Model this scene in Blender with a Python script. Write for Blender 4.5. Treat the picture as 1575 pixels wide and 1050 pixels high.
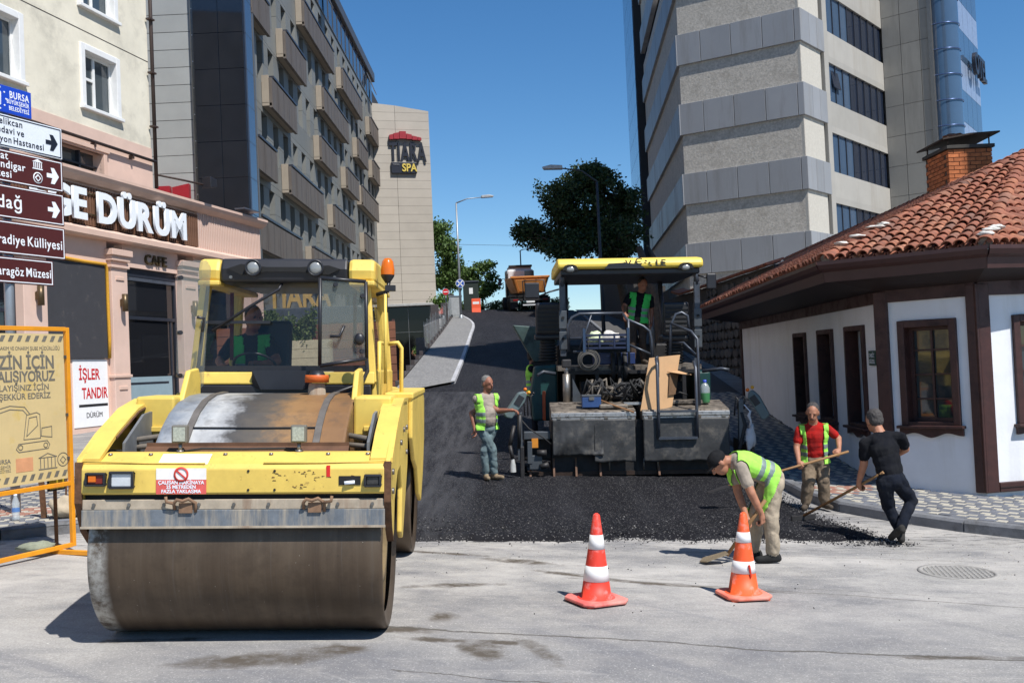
import bpy, bmesh, math, random
import numpy as np
from mathutils import Vector, Matrix, Quaternion, noise as mnoise
random.seed(7); RNG = np.random.default_rng(7)
R = math.radians
scene = bpy.context.scene
COL = scene.collection
for o in list(bpy.data.objects): bpy.data.objects.remove(o)

# ------------------------------------------------------------------ camera
cam_d = bpy.data.cameras.new("camera"); cam = bpy.data.objects.new("camera", cam_d); COL.objects.link(cam)
cam_d.sensor_width = 36.0; cam_d.lens = 35.0; cam_d.clip_start = 0.05; cam_d.clip_end = 6000
cam.matrix_world = Matrix.Translation((0, 0, 1.9)) @ Matrix.Rotation(math.pi/2 + math.atan(39/1531), 4, 'X') @ Matrix.Rotation(R(-2.58), 4, 'Z')
scene.camera = cam
# ------------------------------------------------------------------ sky, sun, exposure
SUN_EL, SUN_AZ = R(55), R(140)            # azimuth clockwise from +Y
SUN = Vector((math.sin(SUN_AZ)*math.cos(SUN_EL), math.cos(SUN_AZ)*math.cos(SUN_EL), math.sin(SUN_EL)))
world = bpy.data.worlds.new("World"); scene.world = world; world.use_nodes = True
wn = world.node_tree.nodes; wl = world.node_tree.links
sky = wn.new('ShaderNodeTexSky'); sky.sky_type = 'NISHITA'; sky.sun_disc = False
sky.sun_elevation = SUN_EL; sky.sun_rotation = SUN_AZ; sky.altitude = 300; sky.air_density = 1.0; sky.dust_density = 0.0; sky.ozone_density = 4.0
bg = wn['Background']; bg.inputs['Strength'].default_value = 0.104
hsv = wn.new('ShaderNodeHueSaturation'); hsv.inputs['Saturation'].default_value = 1.24      # clear dry summer air
wl.new(sky.outputs[0], hsv.inputs['Color']); wl.new(hsv.outputs[0], bg.inputs[0])
sun_d = bpy.data.lights.new("sun", 'SUN'); sun_d.energy = 5.0; sun_d.angle = R(0.53); sun_d.color = (1.0, 0.97, 0.925)
sun_o = bpy.data.objects.new("sun", sun_d); COL.objects.link(sun_o); sun_o.rotation_euler = SUN.to_track_quat('Z', 'Y').to_euler()
sun_o.location = (20, -20, 40)
vs = scene.view_settings; vs.view_transform = 'Standard'; vs.look = 'None'; vs.gamma = 1; vs.exposure = 0.3; vs.use_curve_mapping = False

# ------------------------------------------------------------------ ground shape
def hgt(y):
    a = .113*1.5*np.logaddexp(0, (np.asarray(y, float)-15.5)/1.5)
    b = .113*2.5*np.logaddexp(0, (np.asarray(y, float)-68)/2.5)
    return a-b
def _ss(t): t = max(0., min(1., t)); return t*t*(3-2*t)
def gz(x, y):
    """hill street on the right of x = -3, a flatter forecourt on the left, everything falling gently to the right"""
    tilt = -.6*math.tanh(x/12) if x > 0 else .3*math.tanh(-x/6)
    h = float(hgt(y)); hl = .03*2*float(np.logaddexp(0, (y-16)/2)) if y < 50 else h
    w = _ss((x+6)/2.9) if y < 60 else 1
    return tilt + hl + (h-hl)*w
def gnormal(x, y):
    e = .3; return Vector((-(gz(x+e, y)-gz(x-e, y))/(2*e), -(gz(x, y+e)-gz(x, y-e))/(2*e), 1)).normalized()
def ground_matrix(x, y, rz=0, dz=0):
    q = Vector((0, 0, 1)).rotation_difference(gnormal(x, y))
    return Matrix.Translation((x, y, gz(x, y)+dz)) @ q.to_matrix().to_4x4() @ Matrix.Rotation(rz, 4, 'Z')

# ------------------------------------------------------------------ materials
MATS = {}
def srgb(r, g=None, b=None):
    if g is None: g = b = r
    f = lambda c: (c/255/12.92) if c/255 <= .04045 else ((c/255+.055)/1.055)**2.4
    return (f(r), f(g), f(b))
class NT:
    """small node-tree helper"""
    def __init__(s, name):
        s.m = bpy.data.materials.new(name); s.m.use_nodes = True; s.t = s.m.node_tree; s.p = s.t.nodes['Principled BSDF']
        s.co = None
    def n(s, kind, **kw):
        n = s.t.nodes.new(kind)
        for k, v in kw.items(): setattr(n, k, v)
        return n
    def link(s, a, b): s.t.links.new(a, b)
    def coord(s, which='Object'):
        if s.co is None: s.co = s.n('ShaderNodeTexCoord')
        return s.co.outputs[which]
    def noise(s, scale, detail=4, rough=.6, vec=None, dist=0):
        n = s.n('ShaderNodeTexNoise'); n.inputs['Scale'].default_value = scale; n.inputs['Detail'].default_value = detail
        n.inputs['Roughness'].default_value = rough; n.inputs['Distortion'].default_value = dist
        s.link(vec if vec is not None else s.coord(), n.inputs['Vector']); return n.outputs['Fac']
    def mapping(s, scale=(1, 1, 1), loc=(0, 0, 0), rot=(0, 0, 0), vec=None):
        n = s.n('ShaderNodeMapping'); n.inputs['Scale'].default_value = scale; n.inputs['Location'].default_value = loc; n.inputs['Rotation'].default_value = rot
        s.link(vec if vec is not None else s.coord(), n.inputs['Vector']); return n.outputs[0]
    def ramp(s, fac, a, b, c0=(0, 0, 0, 1), c1=(1, 1, 1, 1)):
        n = s.n('ShaderNodeValToRGB'); e = n.color_ramp.elements; e[0].position = a; e[1].position = b; e[0].color = c0; e[1].color = c1
        s.link(fac, n.inputs[0]); return n.outputs[0]
    def mix(s, fac, a, b, mode='MIX'):
        n = s.n('ShaderNodeMix'); n.data_type = 'RGBA'; n.blend_type = mode
        for i, v in ((0, fac), (6, a), (7, b)):
            if hasattr(v, 'is_linked'): s.link(v, n.inputs[i])
            elif i == 0: n.inputs[0].default_value = v
            else: n.inputs[i].default_value = (*v, 1) if len(v) == 3 else v
        return n.outputs[2]
    def math(s, op, a, b=None, c=None, clamp=False):
        n = s.n('ShaderNodeMath'); n.operation = op; n.use_clamp = clamp
        for i, v in enumerate((a, b, c)):
            if v is None: continue
            if hasattr(v, 'is_linked'): s.link(v, n.inputs[i])
            else: n.inputs[i].default_value = v
        return n.outputs[0]
    def bump(s, h, strength=.3, dist=.01):
        n = s.n('ShaderNodeBump'); n.inputs['Strength'].default_value = strength; n.inputs['Distance'].default_value = dist
        s.link(h, n.inputs['Height']); s.link(n.outputs[0], s.p.inputs['Normal'])
    def base(s, v):
        if hasattr(v, 'is_linked'): s.link(v, s.p.inputs['Base Color'])
        else: s.p.inputs['Base Color'].default_value = (*v, 1)
def mat(name, col, rough=.6, metal=0, var=.18, scale=6, bump=0, bscale=60, dirt=None, dirt_amt=.5, dirt_scale=3, spec=.5, perobj=0, coat=0, streak=False):
    """plain procedural material: base colour, soft tone variation, optional dirt colour and fine bump"""
    if name in MATS: return MATS[name]
    t = NT(name); p = t.p
    p.inputs['Roughness'].default_value = rough; p.inputs['Metallic'].default_value = metal; p.inputs['Specular IOR Level'].default_value = spec
    p.inputs['Coat Weight'].default_value = coat
    c = col
    if var:
        f = t.ramp(t.noise(scale, 5, .65), .3, .72)
        c = t.mix(f, tuple(x*(1-var) for x in col), tuple(min(1, x*(1+var*.7)) for x in col))
    if perobj:
        oi = t.n('ShaderNodeObjectInfo'); k = t.math('MULTIPLY_ADD', oi.outputs['Random'], 2*perobj, 1-perobj)
        hs = t.n('ShaderNodeHueSaturation'); t.link(k, hs.inputs['Value'])
        if hasattr(c, 'is_linked'): t.link(c, hs.inputs['Color'])
        else: hs.inputs['Color'].default_value = (*c, 1)
        c = hs.outputs[0]
    if dirt:
        v = t.mapping((1, 1, .12)) if streak else None
        f = t.ramp(t.noise(dirt_scale, 6, .7, v), .62-dirt_amt*.35, .78-dirt_amt*.2)
        c = t.mix(f, c, dirt)
        rr = t.math('MULTIPLY_ADD', f, min(.3, .9-rough), rough); t.link(rr, p.inputs['Roughness'])
    t.base(c)
    if bump: t.bump(t.noise(bscale, 3, .6), bump, .01)
    MATS[name] = t.m; return t.m
def glass_mat(name, col, rough=.03, alpha=None, spec=.9, var=.1, trans=0.0):
    if name in MATS: return MATS[name]
    t = NT(name); p = t.p; p.inputs['Roughness'].default_value = rough; p.inputs['Specular IOR Level'].default_value = spec; p.inputs['IOR'].default_value = 1.5
    if alpha is not None:
        p.inputs['Alpha'].default_value = alpha
    t.base(t.mix(t.noise(1.7, 3), tuple(x*(1-var) for x in col), tuple(x*(1+var) for x in col)))
    MATS[name] = t.m; return t.m

# ------------------------------------------------------------------ mesh helpers
class MB:
    def __init__(s): s.v = []; s.f = []; s.sm = []; s.mi = []
    def add(s, vs, fs, smooth=False, mi=0, M=None):
        b = len(s.v)
        s.v += [tuple(M @ Vector(v)) for v in vs] if M is not None else [tuple(v) for v in vs]
        s.f += [tuple(i+b for i in f) for f in fs]; s.sm += [smooth]*len(fs); s.mi += [mi]*len(fs); return s
    def box(s, x0, x1, y0, y1, z0, z1, M=None, mi=0):
        vs = [(x0, y0, z0), (x1, y0, z0), (x1, y1, z0), (x0, y1, z0), (x0, y0, z1), (x1, y0, z1), (x1, y1, z1), (x0, y1, z1)]
        return s.add(vs, [(0, 3, 2, 1), (4, 5, 6, 7), (0, 1, 5, 4), (1, 2, 6, 5), (2, 3, 7, 6), (3, 0, 4, 7)], False, mi, M)
    def cbox(s, c, d, M=None, rot=None, mi=0):
        T = Matrix.Translation(c)
        if rot is not None: T = T @ (rot if isinstance(rot, Matrix) else Matrix.Rotation(rot, 4, 'Z'))
        if M is not None: T = M @ T
        return s.box(-d[0]/2, d[0]/2, -d[1]/2, d[1]/2, -d[2]/2, d[2]/2, T, mi)
    def extr(s, pts, vec, smooth=False, mi=0, M=None):
        n = len(pts); v = Vector(vec); vs = [Vector(p) for p in pts]; vs += [p+v for p in vs]
        fs = [tuple(range(n-1, -1, -1)), tuple(range(n, 2*n))] + [(i, (i+1) % n, n+(i+1) % n, n+i) for i in range(n)]
        s.add(vs, fs, False, mi, M)
        if smooth:
            for k in range(len(s.sm)-n, len(s.sm)): s.sm[k] = True
        return s
    def prism_x(s, poly, x0, x1, M=None, mi=0, smooth=False): return s.extr([(x0, a, b) for a, b in poly], (x1-x0, 0, 0), smooth, mi, M)
    def prism_y(s, poly, y0, y1, M=None, mi=0, smooth=False): return s.extr([(a, y0, b) for a, b in poly], (0, y1-y0, 0), smooth, mi, M)
    def prism_z(s, poly, z0, z1, M=None, mi=0, smooth=False): return s.extr([(a, b, z0) for a, b in poly], (0, 0, z1-z0), smooth, mi, M)
    def cyl(s, p0, p1, r0, r1=None, n=14, caps=True, mi=0, M=None, smooth=True):
        r1 = r0 if r1 is None else r1; p0 = Vector(p0); p1 = Vector(p1); d = (p1-p0).normalized()
        a = d.orthogonal().normalized(); b = d.cross(a); vs = []
        for p, r in ((p0, r0), (p1, r1)):
            vs += [p + (a*math.cos(2*math.pi*i/n)+b*math.sin(2*math.pi*i/n))*r for i in range(n)]
        s.add(vs, [(i, (i+1) % n, n+(i+1) % n, n+i) for i in range(n)], smooth, mi, M)
        if caps: s.add(vs, [tuple(range(n-1, -1, -1)), tuple(range(n, 2*n))], False, mi, M)
        return s
    def tube(s, pts, r, n=8, mi=0, M=None, caps=True):
        pts = [Vector(p) for p in pts]; rings = []; up = None
        for i, p in enumerate(pts):
            d = ((pts[min(i+1, len(pts)-1)]-p).normalized() + (p-pts[max(i-1, 0)]).normalized())
            d = d.normalized() if d.length > 1e-6 else Vector((0, 0, 1))
            if up is None: up = d.orthogonal().normalized()
            else:
                up = (up - d*up.dot(d)); up = up.normalized() if up.length > 1e-6 else d.orthogonal().normalized()
            b = d.cross(up); rr = r[i] if isinstance(r, (list, tuple)) else r
            rings.append([p + (up*math.cos(2*math.pi*k/n)+b*math.sin(2*math.pi*k/n))*rr for k in range(n)])
        vs = [q for rg in rings for q in rg]; fs = []
        for i in range(len(pts)-1):
            fs += [(i*n+k, i*n+(k+1) % n, (i+1)*n+(k+1) % n, (i+1)*n+k) for k in range(n)]
        s.add(vs, fs, True, mi, M)
        if caps: s.add(rings[0]+rings[-1], [tuple(range(n-1, -1, -1)), tuple(range(n, 2*n))], False, mi, M)
        return s
    def lathe(s, prof, n=24, M=None, mi=0, smooth=True):
        vs = []; fs = []
        for r, z in prof: vs += [(r*math.cos(2*math.pi*i/n), r*math.sin(2*math.pi*i/n), z) for i in range(n)]
        for k in range(len(prof)-1): fs += [(k*n+i, k*n+(i+1) % n, (k+1)*n+(i+1) % n, (k+1)*n+i) for i in range(n)]
        return s.add(vs, fs, smooth, mi, M)
    def ball(s, c, r, n=14, m=9, M=None, mi=0):
        r = (r, r, r) if not isinstance(r, (tuple, list)) else r
        vs = []; fs = []
        for j in range(m+1):
            t = math.pi*j/m
            vs += [(c[0]+r[0]*math.sin(t)*math.cos(2*math.pi*i/n), c[1]+r[1]*math.sin(t)*math.sin(2*math.pi*i/n), c[2]+r[2]*math.cos(t)) for i in range(n)]
        for j in range(m): fs += [(j*n+i, (j+1)*n+i, (j+1)*n+(i+1) % n, j*n+(i+1) % n) for i in range(n)]
        return s.add(vs, fs, True, mi, M)
    def mesh(s, name, mats, fix=True):
        me = bpy.data.meshes.new(name); me.from_pydata(s.v, [], s.f)
        for m in (mats if isinstance(mats, (list, tuple)) else [mats]): me.materials.append(m)
        me.polygons.foreach_set('use_smooth', s.sm); me.polygons.foreach_set('material_index', s.mi)
        if fix:
            bm = bmesh.new(); bm.from_mesh(me); bmesh.ops.remove_doubles(bm, verts=bm.verts, dist=1e-5); bmesh.ops.recalc_face_normals(bm, faces=bm.faces); bm.to_mesh(me); bm.free()
        me.update(); return me
    def build(s, name, mats, parent=None, bev=0, fix=True, **tags):
        o = bpy.data.objects.new(name, s.mesh(name, mats, fix)); COL.objects.link(o); o.parent = parent
        if bev:
            b = o.modifiers.new('bevel', 'BEVEL'); b.width = bev; b.segments = 2; b.limit_method = 'ANGLE'; b.angle_limit = R(38); b.harden_normals = False
        return tag(o, **tags)
def tag(o, label=None, cat=None, group=None, kind=None):
    if label: o['label'] = label
    if cat: o['category'] = cat
    if group: o['group'] = group
    if kind: o['kind'] = kind
    return o
def thing(name, label, cat, M=None, group=None, loc=None, rz=0):
    o = bpy.data.objects.new(name, None); COL.objects.link(o); o.empty_display_size = .2
    if M is None: M = Matrix.Translation(loc or (0, 0, 0)) @ Matrix.Rotation(rz, 4, 'Z')
    o.matrix_world = M
    return tag(o, label, cat, group)
def inst(name, me, M, parent=None, **tags):
    o = bpy.data.objects.new(name, me); COL.objects.link(o); o.parent = parent; o.matrix_local = M; return tag(o, **tags)
def copy_tree(o, parent=None):
    c = o.copy(); COL.objects.link(c); c.parent = parent
    for ch in list(o.children): copy_tree(ch, c)
    return c
def text(name, s, size, mat_, parent, M, depth=.004, bold=0, sx=1.0, align='LEFT', spacing=1.0, fit=None, **tags):
    cu = bpy.data.curves.new(name, 'FONT'); cu.body = s; cu.size = size; cu.extrude = depth; cu.offset = bold; cu.align_x = align; cu.space_character = spacing
    cu.resolution_u = 4
    t = bpy.data.objects.new(name, cu); COL.objects.link(t)
    bpy.context.view_layer.update()
    me = bpy.data.meshes.new_from_object(t.evaluated_get(bpy.context.evaluated_depsgraph_get()))
    bpy.data.objects.remove(t); bpy.data.curves.remove(cu)
    me.materials.clear(); me.materials.append(mat_); me.name = name
    if fit:
        xs_ = [v.co.x for v in me.vertices]; sx = fit/(max(xs_)-min(xs_))
    o = bpy.data.objects.new(name, me); COL.objects.link(o); o.parent = parent
    o.matrix_local = M @ Matrix.Diagonal((sx, 1, 1, 1)); return tag(o, **tags)
def frame(origin, xdir, up=(0, 0, 1)):
    """matrix with local x along xdir (horizontal), z up, y = inward (away from the viewer of a facade whose x runs to the right)"""
    x = Vector((xdir[0], xdir[1], 0)).normalized(); z = Vector(up); y = z.cross(x).normalized(); z = x.cross(y)
    M = Matrix.Identity(4)
    for i, c in enumerate((x, y, z)):
        for k in range(3): M[k][i] = c[k]
    return Matrix.Translation(origin) @ M
TXT = Matrix.Rotation(math.pi/2, 4, 'X')      # text plane -> facing local -y
def T(x, y, z): return Matrix.Translation((x, y, z))
def rotated(v, a): return (v[0]*math.cos(a)-v[1]*math.sin(a), v[0]*math.sin(a)+v[1]*math.cos(a))
def inpoly(x, y, poly):
    c = False; n = len(poly)
    for i in range(n):
        x0, y0 = poly[i]; x1, y1 = poly[(i+1) % n]
        if (y0 > y) != (y1 > y) and x < (x1-x0)*(y-y0)/(y1-y0)+x0: c = not c
    return c
# ================================================================== GROUND, ROAD, PAVEMENTS
def old_asphalt():
    t = NT('dusty_old_asphalt'); p = t.p
    co = t.coord(); sep = t.n('ShaderNodeSeparateXYZ'); t.link(co, sep.inputs[0]); X, Y = sep.outputs[0], sep.outputs[1]
    big = t.noise(.35, 5, .62); mid = t.noise(2.2, 6, .7); fine = t.noise(55, 4, .75); grit = t.noise(190, 2, .8)
    c = t.mix(t.ramp(big, .40, .62), srgb(120, 119, 120), srgb(158, 155, 150))
    c = t.mix(t.math('MULTIPLY', t.ramp(mid, .42, .68), .55), c, srgb(170, 165, 158))
    # tyre-dragged streaks across the junction
    st = t.noise(1.0, 6, .68, t.mapping((.5, 3.4, 1), rot=(0, 0, R(9))), .6)
    c = t.mix(t.math('MULTIPLY', t.ramp(st, .5, .66), .6), c, srgb(118, 118, 120))
    # arcs swept by turning wheels
    rad = t.math('SQRT', t.math('ADD', t.math('POWER', t.math('ADD', X, 9.0), 2.0), t.math('POWER', t.math('SUBTRACT', Y, -3.0), 2.0)))
    ra = t.n('ShaderNodeCombineXYZ'); t.link(t.math('MULTIPLY', rad, 2.6), ra.inputs[0]); t.link(t.math('MULTIPLY', t.math('ARCTAN2', t.math('SUBTRACT', Y, -3.0), t.math('ADD', X, 9.0)), 2.2), ra.inputs[1])
    an = t.noise(1.0, 6, .66, ra.outputs[0]); c = t.mix(t.math('MULTIPLY', t.ramp(an, .52, .64), .55), c, srgb(112, 112, 116)); c = t.mix(t.math('MULTIPLY', t.ramp(an, .30, .42, (1, 1, 1, 1), (0, 0, 0, 1)), .5), c, srgb(184, 180, 174))
    st2 = t.noise(1.0, 7, .7, t.mapping((1.1, 7.5, 1), rot=(0, 0, R(-12)), loc=(3, 7, 0)), .5)
    c = t.mix(t.math('MULTIPLY', t.ramp(st2, .57, .7), .5), c, srgb(182, 178, 172))
    c = t.mix(t.math('MULTIPLY', t.ramp(fine, .45, .62), .35), c, srgb(104, 102, 100))
    c = t.mix(t.math('MULTIPLY', t.ramp(grit, .6, .75), .4), c, srgb(192, 187, 180))
    dust = t.math('MULTIPLY', t.ramp(t.noise(.55, 6, .7, t.mapping((1, 1.6, 1), loc=(2.3, 1.1, 0))), .42, .62), t.math('MULTIPLY', t.math('DIVIDE', t.math('SUBTRACT', Y, 6.4), 2.2, clamp=True), t.math('DIVIDE', t.math('SUBTRACT', 13.5, Y), 2.0, clamp=True)))
    c = t.mix(t.math('MULTIPLY', dust, .8), c, srgb(186, 181, 174))
    agg = t.n('ShaderNodeTexVoronoi'); agg.inputs['Scale'].default_value = 120; t.link(co, agg.inputs['Vector']); ag = t.n('ShaderNodeSeparateColor'); t.link(agg.outputs['Color'], ag.inputs[0])
    c = t.mix(t.math('MULTIPLY', t.math('GREATER_THAN', ag.outputs[0], .84), .2), c, srgb(96, 94, 92)); c = t.mix(t.math('MULTIPLY', t.math('GREATER_THAN', ag.outputs[1], .92), .28), c, srgb(206, 202, 196))
    # stains and cracks
    wob = t.noise(2.6, 5, .72); wob2 = t.noise(9, 4, .7)
    def ell(cx, cy, rx, ry, rot=0, soft=.5, amp=1.3):
        ca, sa = math.cos(rot), math.sin(rot)
        dx = t.math('SUBTRACT', X, cx); dy = t.math('SUBTRACT', Y, cy)
        u = t.math('MULTIPLY_ADD', dy, sa/rx, t.math('MULTIPLY', dx, ca/rx)); v = t.math('MULTIPLY_ADD', dy, ca/ry, t.math('MULTIPLY', dx, -sa/ry))
        r = t.math('SQRT', t.math('ADD', t.math('MULTIPLY', u, u), t.math('MULTIPLY', v, v)))
        r = t.math('ADD', r, t.math('MULTIPLY_ADD', wob, amp*1.6, -amp*.8)); r = t.math('ADD', r, t.math('MULTIPLY_ADD', wob2, amp, -amp*.5))
        return t.math('DIVIDE', t.math('SUBTRACT', 1.0, r), soft, clamp=True)
    def line(pts, w):
        out = None
        for (x0, y0), (x1, y1) in zip(pts[:-1], pts[1:]):
            s = (y1-y0)/(x1-x0)
            yl = t.math('MULTIPLY_ADD', t.math('SUBTRACT', X, x0), s, y0)
            d = t.math('ABSOLUTE', t.math('ADD', t.math('SUBTRACT', Y, yl), t.math('MULTIPLY_ADD', wob, .16, -.08)))
            m = t.math('DIVIDE', t.math('SUBTRACT', w, d), w*.6, clamp=True)
            m = t.math('MULTIPLY', m, t.math('GREATER_THAN', X, x0)); m = t.math('MULTIPLY', m, t.math('LESS_THAN', X, x1))
            out = m if out is None else t.math('MAXIMUM', out, m)
        return out
    wet = None
    for e in [(-1.75, 6.5, .6, .2, .25), (-1.3, 6.72, .34, .14, .1), (-2.55, 6.95, .42, .06, .1), (-.62, 7.6, .13, .2, -.4), (-.45, 6.95, .55, .07, -.15), (-.3, 6.75, .16, .3, .5), (.1, 6.7, .1, .36, .35),
              (.0, 9.75, .5, .12, -.35), (.55, 9.1, .8, .08, -.5), (-.75, 10.15, .6, .07, -.3), (-.55, 8.7, .5, .1, .1), (-.95, 7.25, .5, .1, -.1), (2.86, 6.6, .5, .06, 0), (1.4, 8.72, 1.2, .05, -.3)]:
        m = ell(*e); wet = m if wet is None else t.math('MAXIMUM', wet, m)
    brk = t.ramp(t.noise(4.5, 5, .7), .3, .55)
    c = t.mix(t.math('MULTIPLY', t.math('MULTIPLY', wet, brk), .95), c, srgb(84, 76, 66))
    cr = t.math('MAXIMUM', line([(-1.2, 7.36), (-.08, 7.13), (.87, 6.97), (1.62, 6.75), (2.54, 6.64), (3.6, 6.46)], .022), line([(-.85, 6.28), (-.12, 6.09), (1.2, 5.9)], .012))
    cr2 = t.math('MAXIMUM', line([(.56, 9.03), (2.08, 8.57), (4.2, 7.9)], .022), line([(2.6, 10.12), (4.4, 9.8)], .012))
    cr2 = t.math('MAXIMUM', cr2, line([(.2, 9.3), (2.1, 8.72), (3.6, 8.3)], .01))
    c = t.mix(t.math('MULTIPLY', cr, .85), c, srgb(84, 80, 74)); c = t.mix(t.math('MULTIPLY', cr2, .6), c, srgb(98, 94, 88))
    # tar smear in front of the fresh mat
    sm = t.math('MULTIPLY', t.math('DIVIDE', t.math('SUBTRACT', Y, 10.0), .9, clamp=True), t.math('LESS_THAN', Y, 13.5))
    sm = t.math('MULTIPLY', sm, t.ramp(t.noise(1, 6, .75, t.mapping((3, 14, 1), rot=(0, 0, R(-6)))), .52, .62))
    c = t.mix(t.math('MULTIPLY', sm, .8), c, srgb(60, 59, 60))
    # dropped white chips
    vo = t.n('ShaderNodeTexVoronoi'); vo.inputs['Scale'].default_value = 7; t.link(co, vo.inputs['Vector'])
    ch = t.math('LESS_THAN', vo.outputs['Distance'], .05); ch = t.math('MULTIPLY', ch, t.ramp(t.noise(.9, 3), .52, .6))
    c = t.mix(t.math('MULTIPLY', ch, .8), c, srgb(225, 222, 215))
    t.base(c); p.inputs['Roughness'].default_value = .88; p.inputs['Specular IOR Level'].default_value = .3
    t.bump(t.math('ADD', grit, t.math('MULTIPLY', mid, .6)), .35, .006); return t.m
def new_asphalt_mat(name, loose):
    t = NT(name); p = t.p
    a = t.noise(1.1, 5, .65); f = t.noise(130, 3, .8); v = t.n('ShaderNodeTexVoronoi'); v.inputs['Scale'].default_value = 95; t.link(t.coord(), v.inputs['Vector'])
    c = t.mix(t.ramp(a, .35, .7), (.006, .0058, .0074), (.0115, .011, .0142))
    c = t.mix(t.math('MULTIPLY', t.ramp(f, .5, .7), .5), c, (.029, .0285, .035))
    s = t.noise(1, 4, .6, t.mapping((2.2, .25, 1)))
    c = t.mix(t.math('MULTIPLY', t.ramp(s, .48, .7), .4), c, (.034, .034, .038))
    vc = t.n('ShaderNodeSeparateColor'); t.link(v.outputs['Color'], vc.inputs[0])
    c = t.mix(t.math('MULTIPLY', t.math('GREATER_THAN', vc.outputs[0], .95), .6), c, (.28, .27, .26))
    sp = t.n('ShaderNodeSeparateXYZ'); t.link(t.coord(), sp.inputs[0])
    tr = t.math('DIVIDE', t.math('SUBTRACT', -.55, sp.outputs[0]), .35, clamp=True); tr = t.math('MULTIPLY', tr, t.ramp(t.noise(1, 5, .7, t.mapping((5, .5, 1))), .35, .65)); tr = t.math('MULTIPLY', tr, t.math('LESS_THAN', sp.outputs[1], 26.0))
    c = t.mix(t.math('MULTIPLY', tr, .75), c, (.075, .074, .078))      # dusty compacted lane
    t.base(c); p.inputs['Roughness'].default_value = .72; p.inputs['Specular IOR Level'].default_value = .18
    t.bump(t.math('ADD', v.outputs['Distance'], f), .8, .012); return t.m
M_old = old_asphalt(); M_new = new_asphalt_mat('fresh_black_asphalt', True)
def crumbmat():
    t = NT('asphalt_crumb'); geo = t.n('ShaderNodeNewGeometry'); k = geo.outputs['Random Per Island']
    c = t.mix(t.math('GREATER_THAN', k, .93), (.014, .014, .017), (.22, .21, .20)); t.base(c); t.p.inputs['Roughness'].default_value = .6; t.p.inputs['Specular IOR Level'].default_value = .35; return t.m
M_crumb = crumbmat()
M_kerb = mat('kerb_stone', srgb(112, 113, 116), .85, var=.25, scale=5, bump=.3, bscale=70, perobj=.14, dirt=srgb(70, 68, 66), dirt_amt=.35)
M_kerbl = mat('kerb_pale_stone', srgb(176, 176, 178), .85, var=.25, scale=5, bump=.3, perobj=.12)
M_mort = mat('paving_bed', srgb(78, 76, 74), .95, var=.3, scale=14)
M_pave = mat('grey_paver', srgb(104, 106, 112), .85, var=.25, scale=9, bump=.25, bscale=90, perobj=.16)
M_pavc = mat('cream_paver', srgb(170, 164, 150), .85, var=.2, scale=9, bump=.25, bscale=90, perobj=.1)
M_pavr = mat('red_paver', srgb(150, 108, 92), .85, var=.2, scale=9, bump=.25, bscale=90, perobj=.1)
M_gran = None
def granite():
    t = NT('speckled_grey_setts'); v = t.n('ShaderNodeTexVoronoi'); v.inputs['Scale'].default_value = 11; t.link(t.coord(), v.inputs['Vector'])
    c = t.mix(v.outputs['Distance'], srgb(158, 156, 152), srgb(112, 111, 110)); c = t.mix(t.ramp(t.noise(26, 3, .8), .42, .62), c, srgb(98, 97, 96))
    t.base(t.mix(t.math('MULTIPLY', t.ramp(t.noise(.9, 4), .45, .7), .4), c, srgb(104, 103, 102))); t.p.inputs['Roughness'].default_value = .85
    t.bump(v.outputs['Distance'], .5, .02); return t.m
M_gran = granite()

def strip(left, right, nx, dz, mat_, name, thick=None, **tags):
    """sheet between two polylines of equal length, following the ground"""
    m = MB(); n = len(left)
    for i in range(n):
        for k in range(nx+1):
            f = k/nx; x = left[i][0]*(1-f)+right[i][0]*f; y = left[i][1]*(1-f)+right[i][1]*f
            m.v.append((x, y, gz(x, y)+dz))
    for i in range(n-1):
        for k in range(nx):
            a = i*(nx+1)+k; m.f.append((a, a+1, a+nx+2, a+nx+1)); m.sm.append(True); m.mi.append(0)
    o = m.build(name, mat_, None, fix=False, **tags)
    if thick:
        s = o.modifiers.new('solid', 'SOLIDIFY'); s.thickness = thick; s.offset = -1
    return o
def curve(pts, step):
    """Catmull-Rom through pts, resampled at about step metres"""
    P = [Vector((*p, 0)) for p in pts]; P = [P[0]*2-P[1]] + P + [P[-1]*2-P[-2]]; out = []
    for i in range(1, len(P)-2):
        n = max(1, int((P[i+1]-P[i]).length/step*3))
        for k in range(n):
            u = k/n; a, b, c, d = P[i-1:i+3]
            out.append(.5*((2*b)+(c-a)*u+(2*a-5*b+4*c-d)*u*u+(3*b-a-3*c+d)*u**3))
    out.append(P[-2]); res = [out[0]]; acc = 0
    for p, q in zip(out[:-1], out[1:]):
        acc += (q-p).length
        if acc >= step: res.append(q); acc = 0
    return [(p.x, p.y) for p in res]

# --- the one ground sheet
xs = np.concatenate([[-2500, -900, -300, -120, -60, -40, -28, -20, -14], np.arange(-12, -3.2, 1.1), [-3.1], np.arange(-2.5, 14, .75), [16, 20, 28, 40, 60, 120, 300, 900, 2500]])
ys = np.concatenate([[-900, -300, -100, -40, -20, -8, 0], np.arange(3, 26, .75), [26], np.arange(27, 49, 1.0), [49], np.arange(50, 80, 1.5), [84, 92, 110, 150, 260, 600, 1200, 2500]])
m = MB()
for y in ys:
    for x in xs: m.v.append((x, y, gz(x, y)))
nx = len(xs)
for j in range(len(ys)-1):
    for i in range(nx-1):
        if -6.6 <= xs[i] and xs[i+1] <= -3.05 and 25.9 <= ys[j] and ys[j+1] <= 49.1: continue     # sunken hotel terrace
        a = j*nx+i; m.f.append((a, a+1, a+nx+1, a+nx)); m.sm.append(True); m.mi.append(0)
m.build('ground', M_old, None, fix=False, kind='structure')

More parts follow.
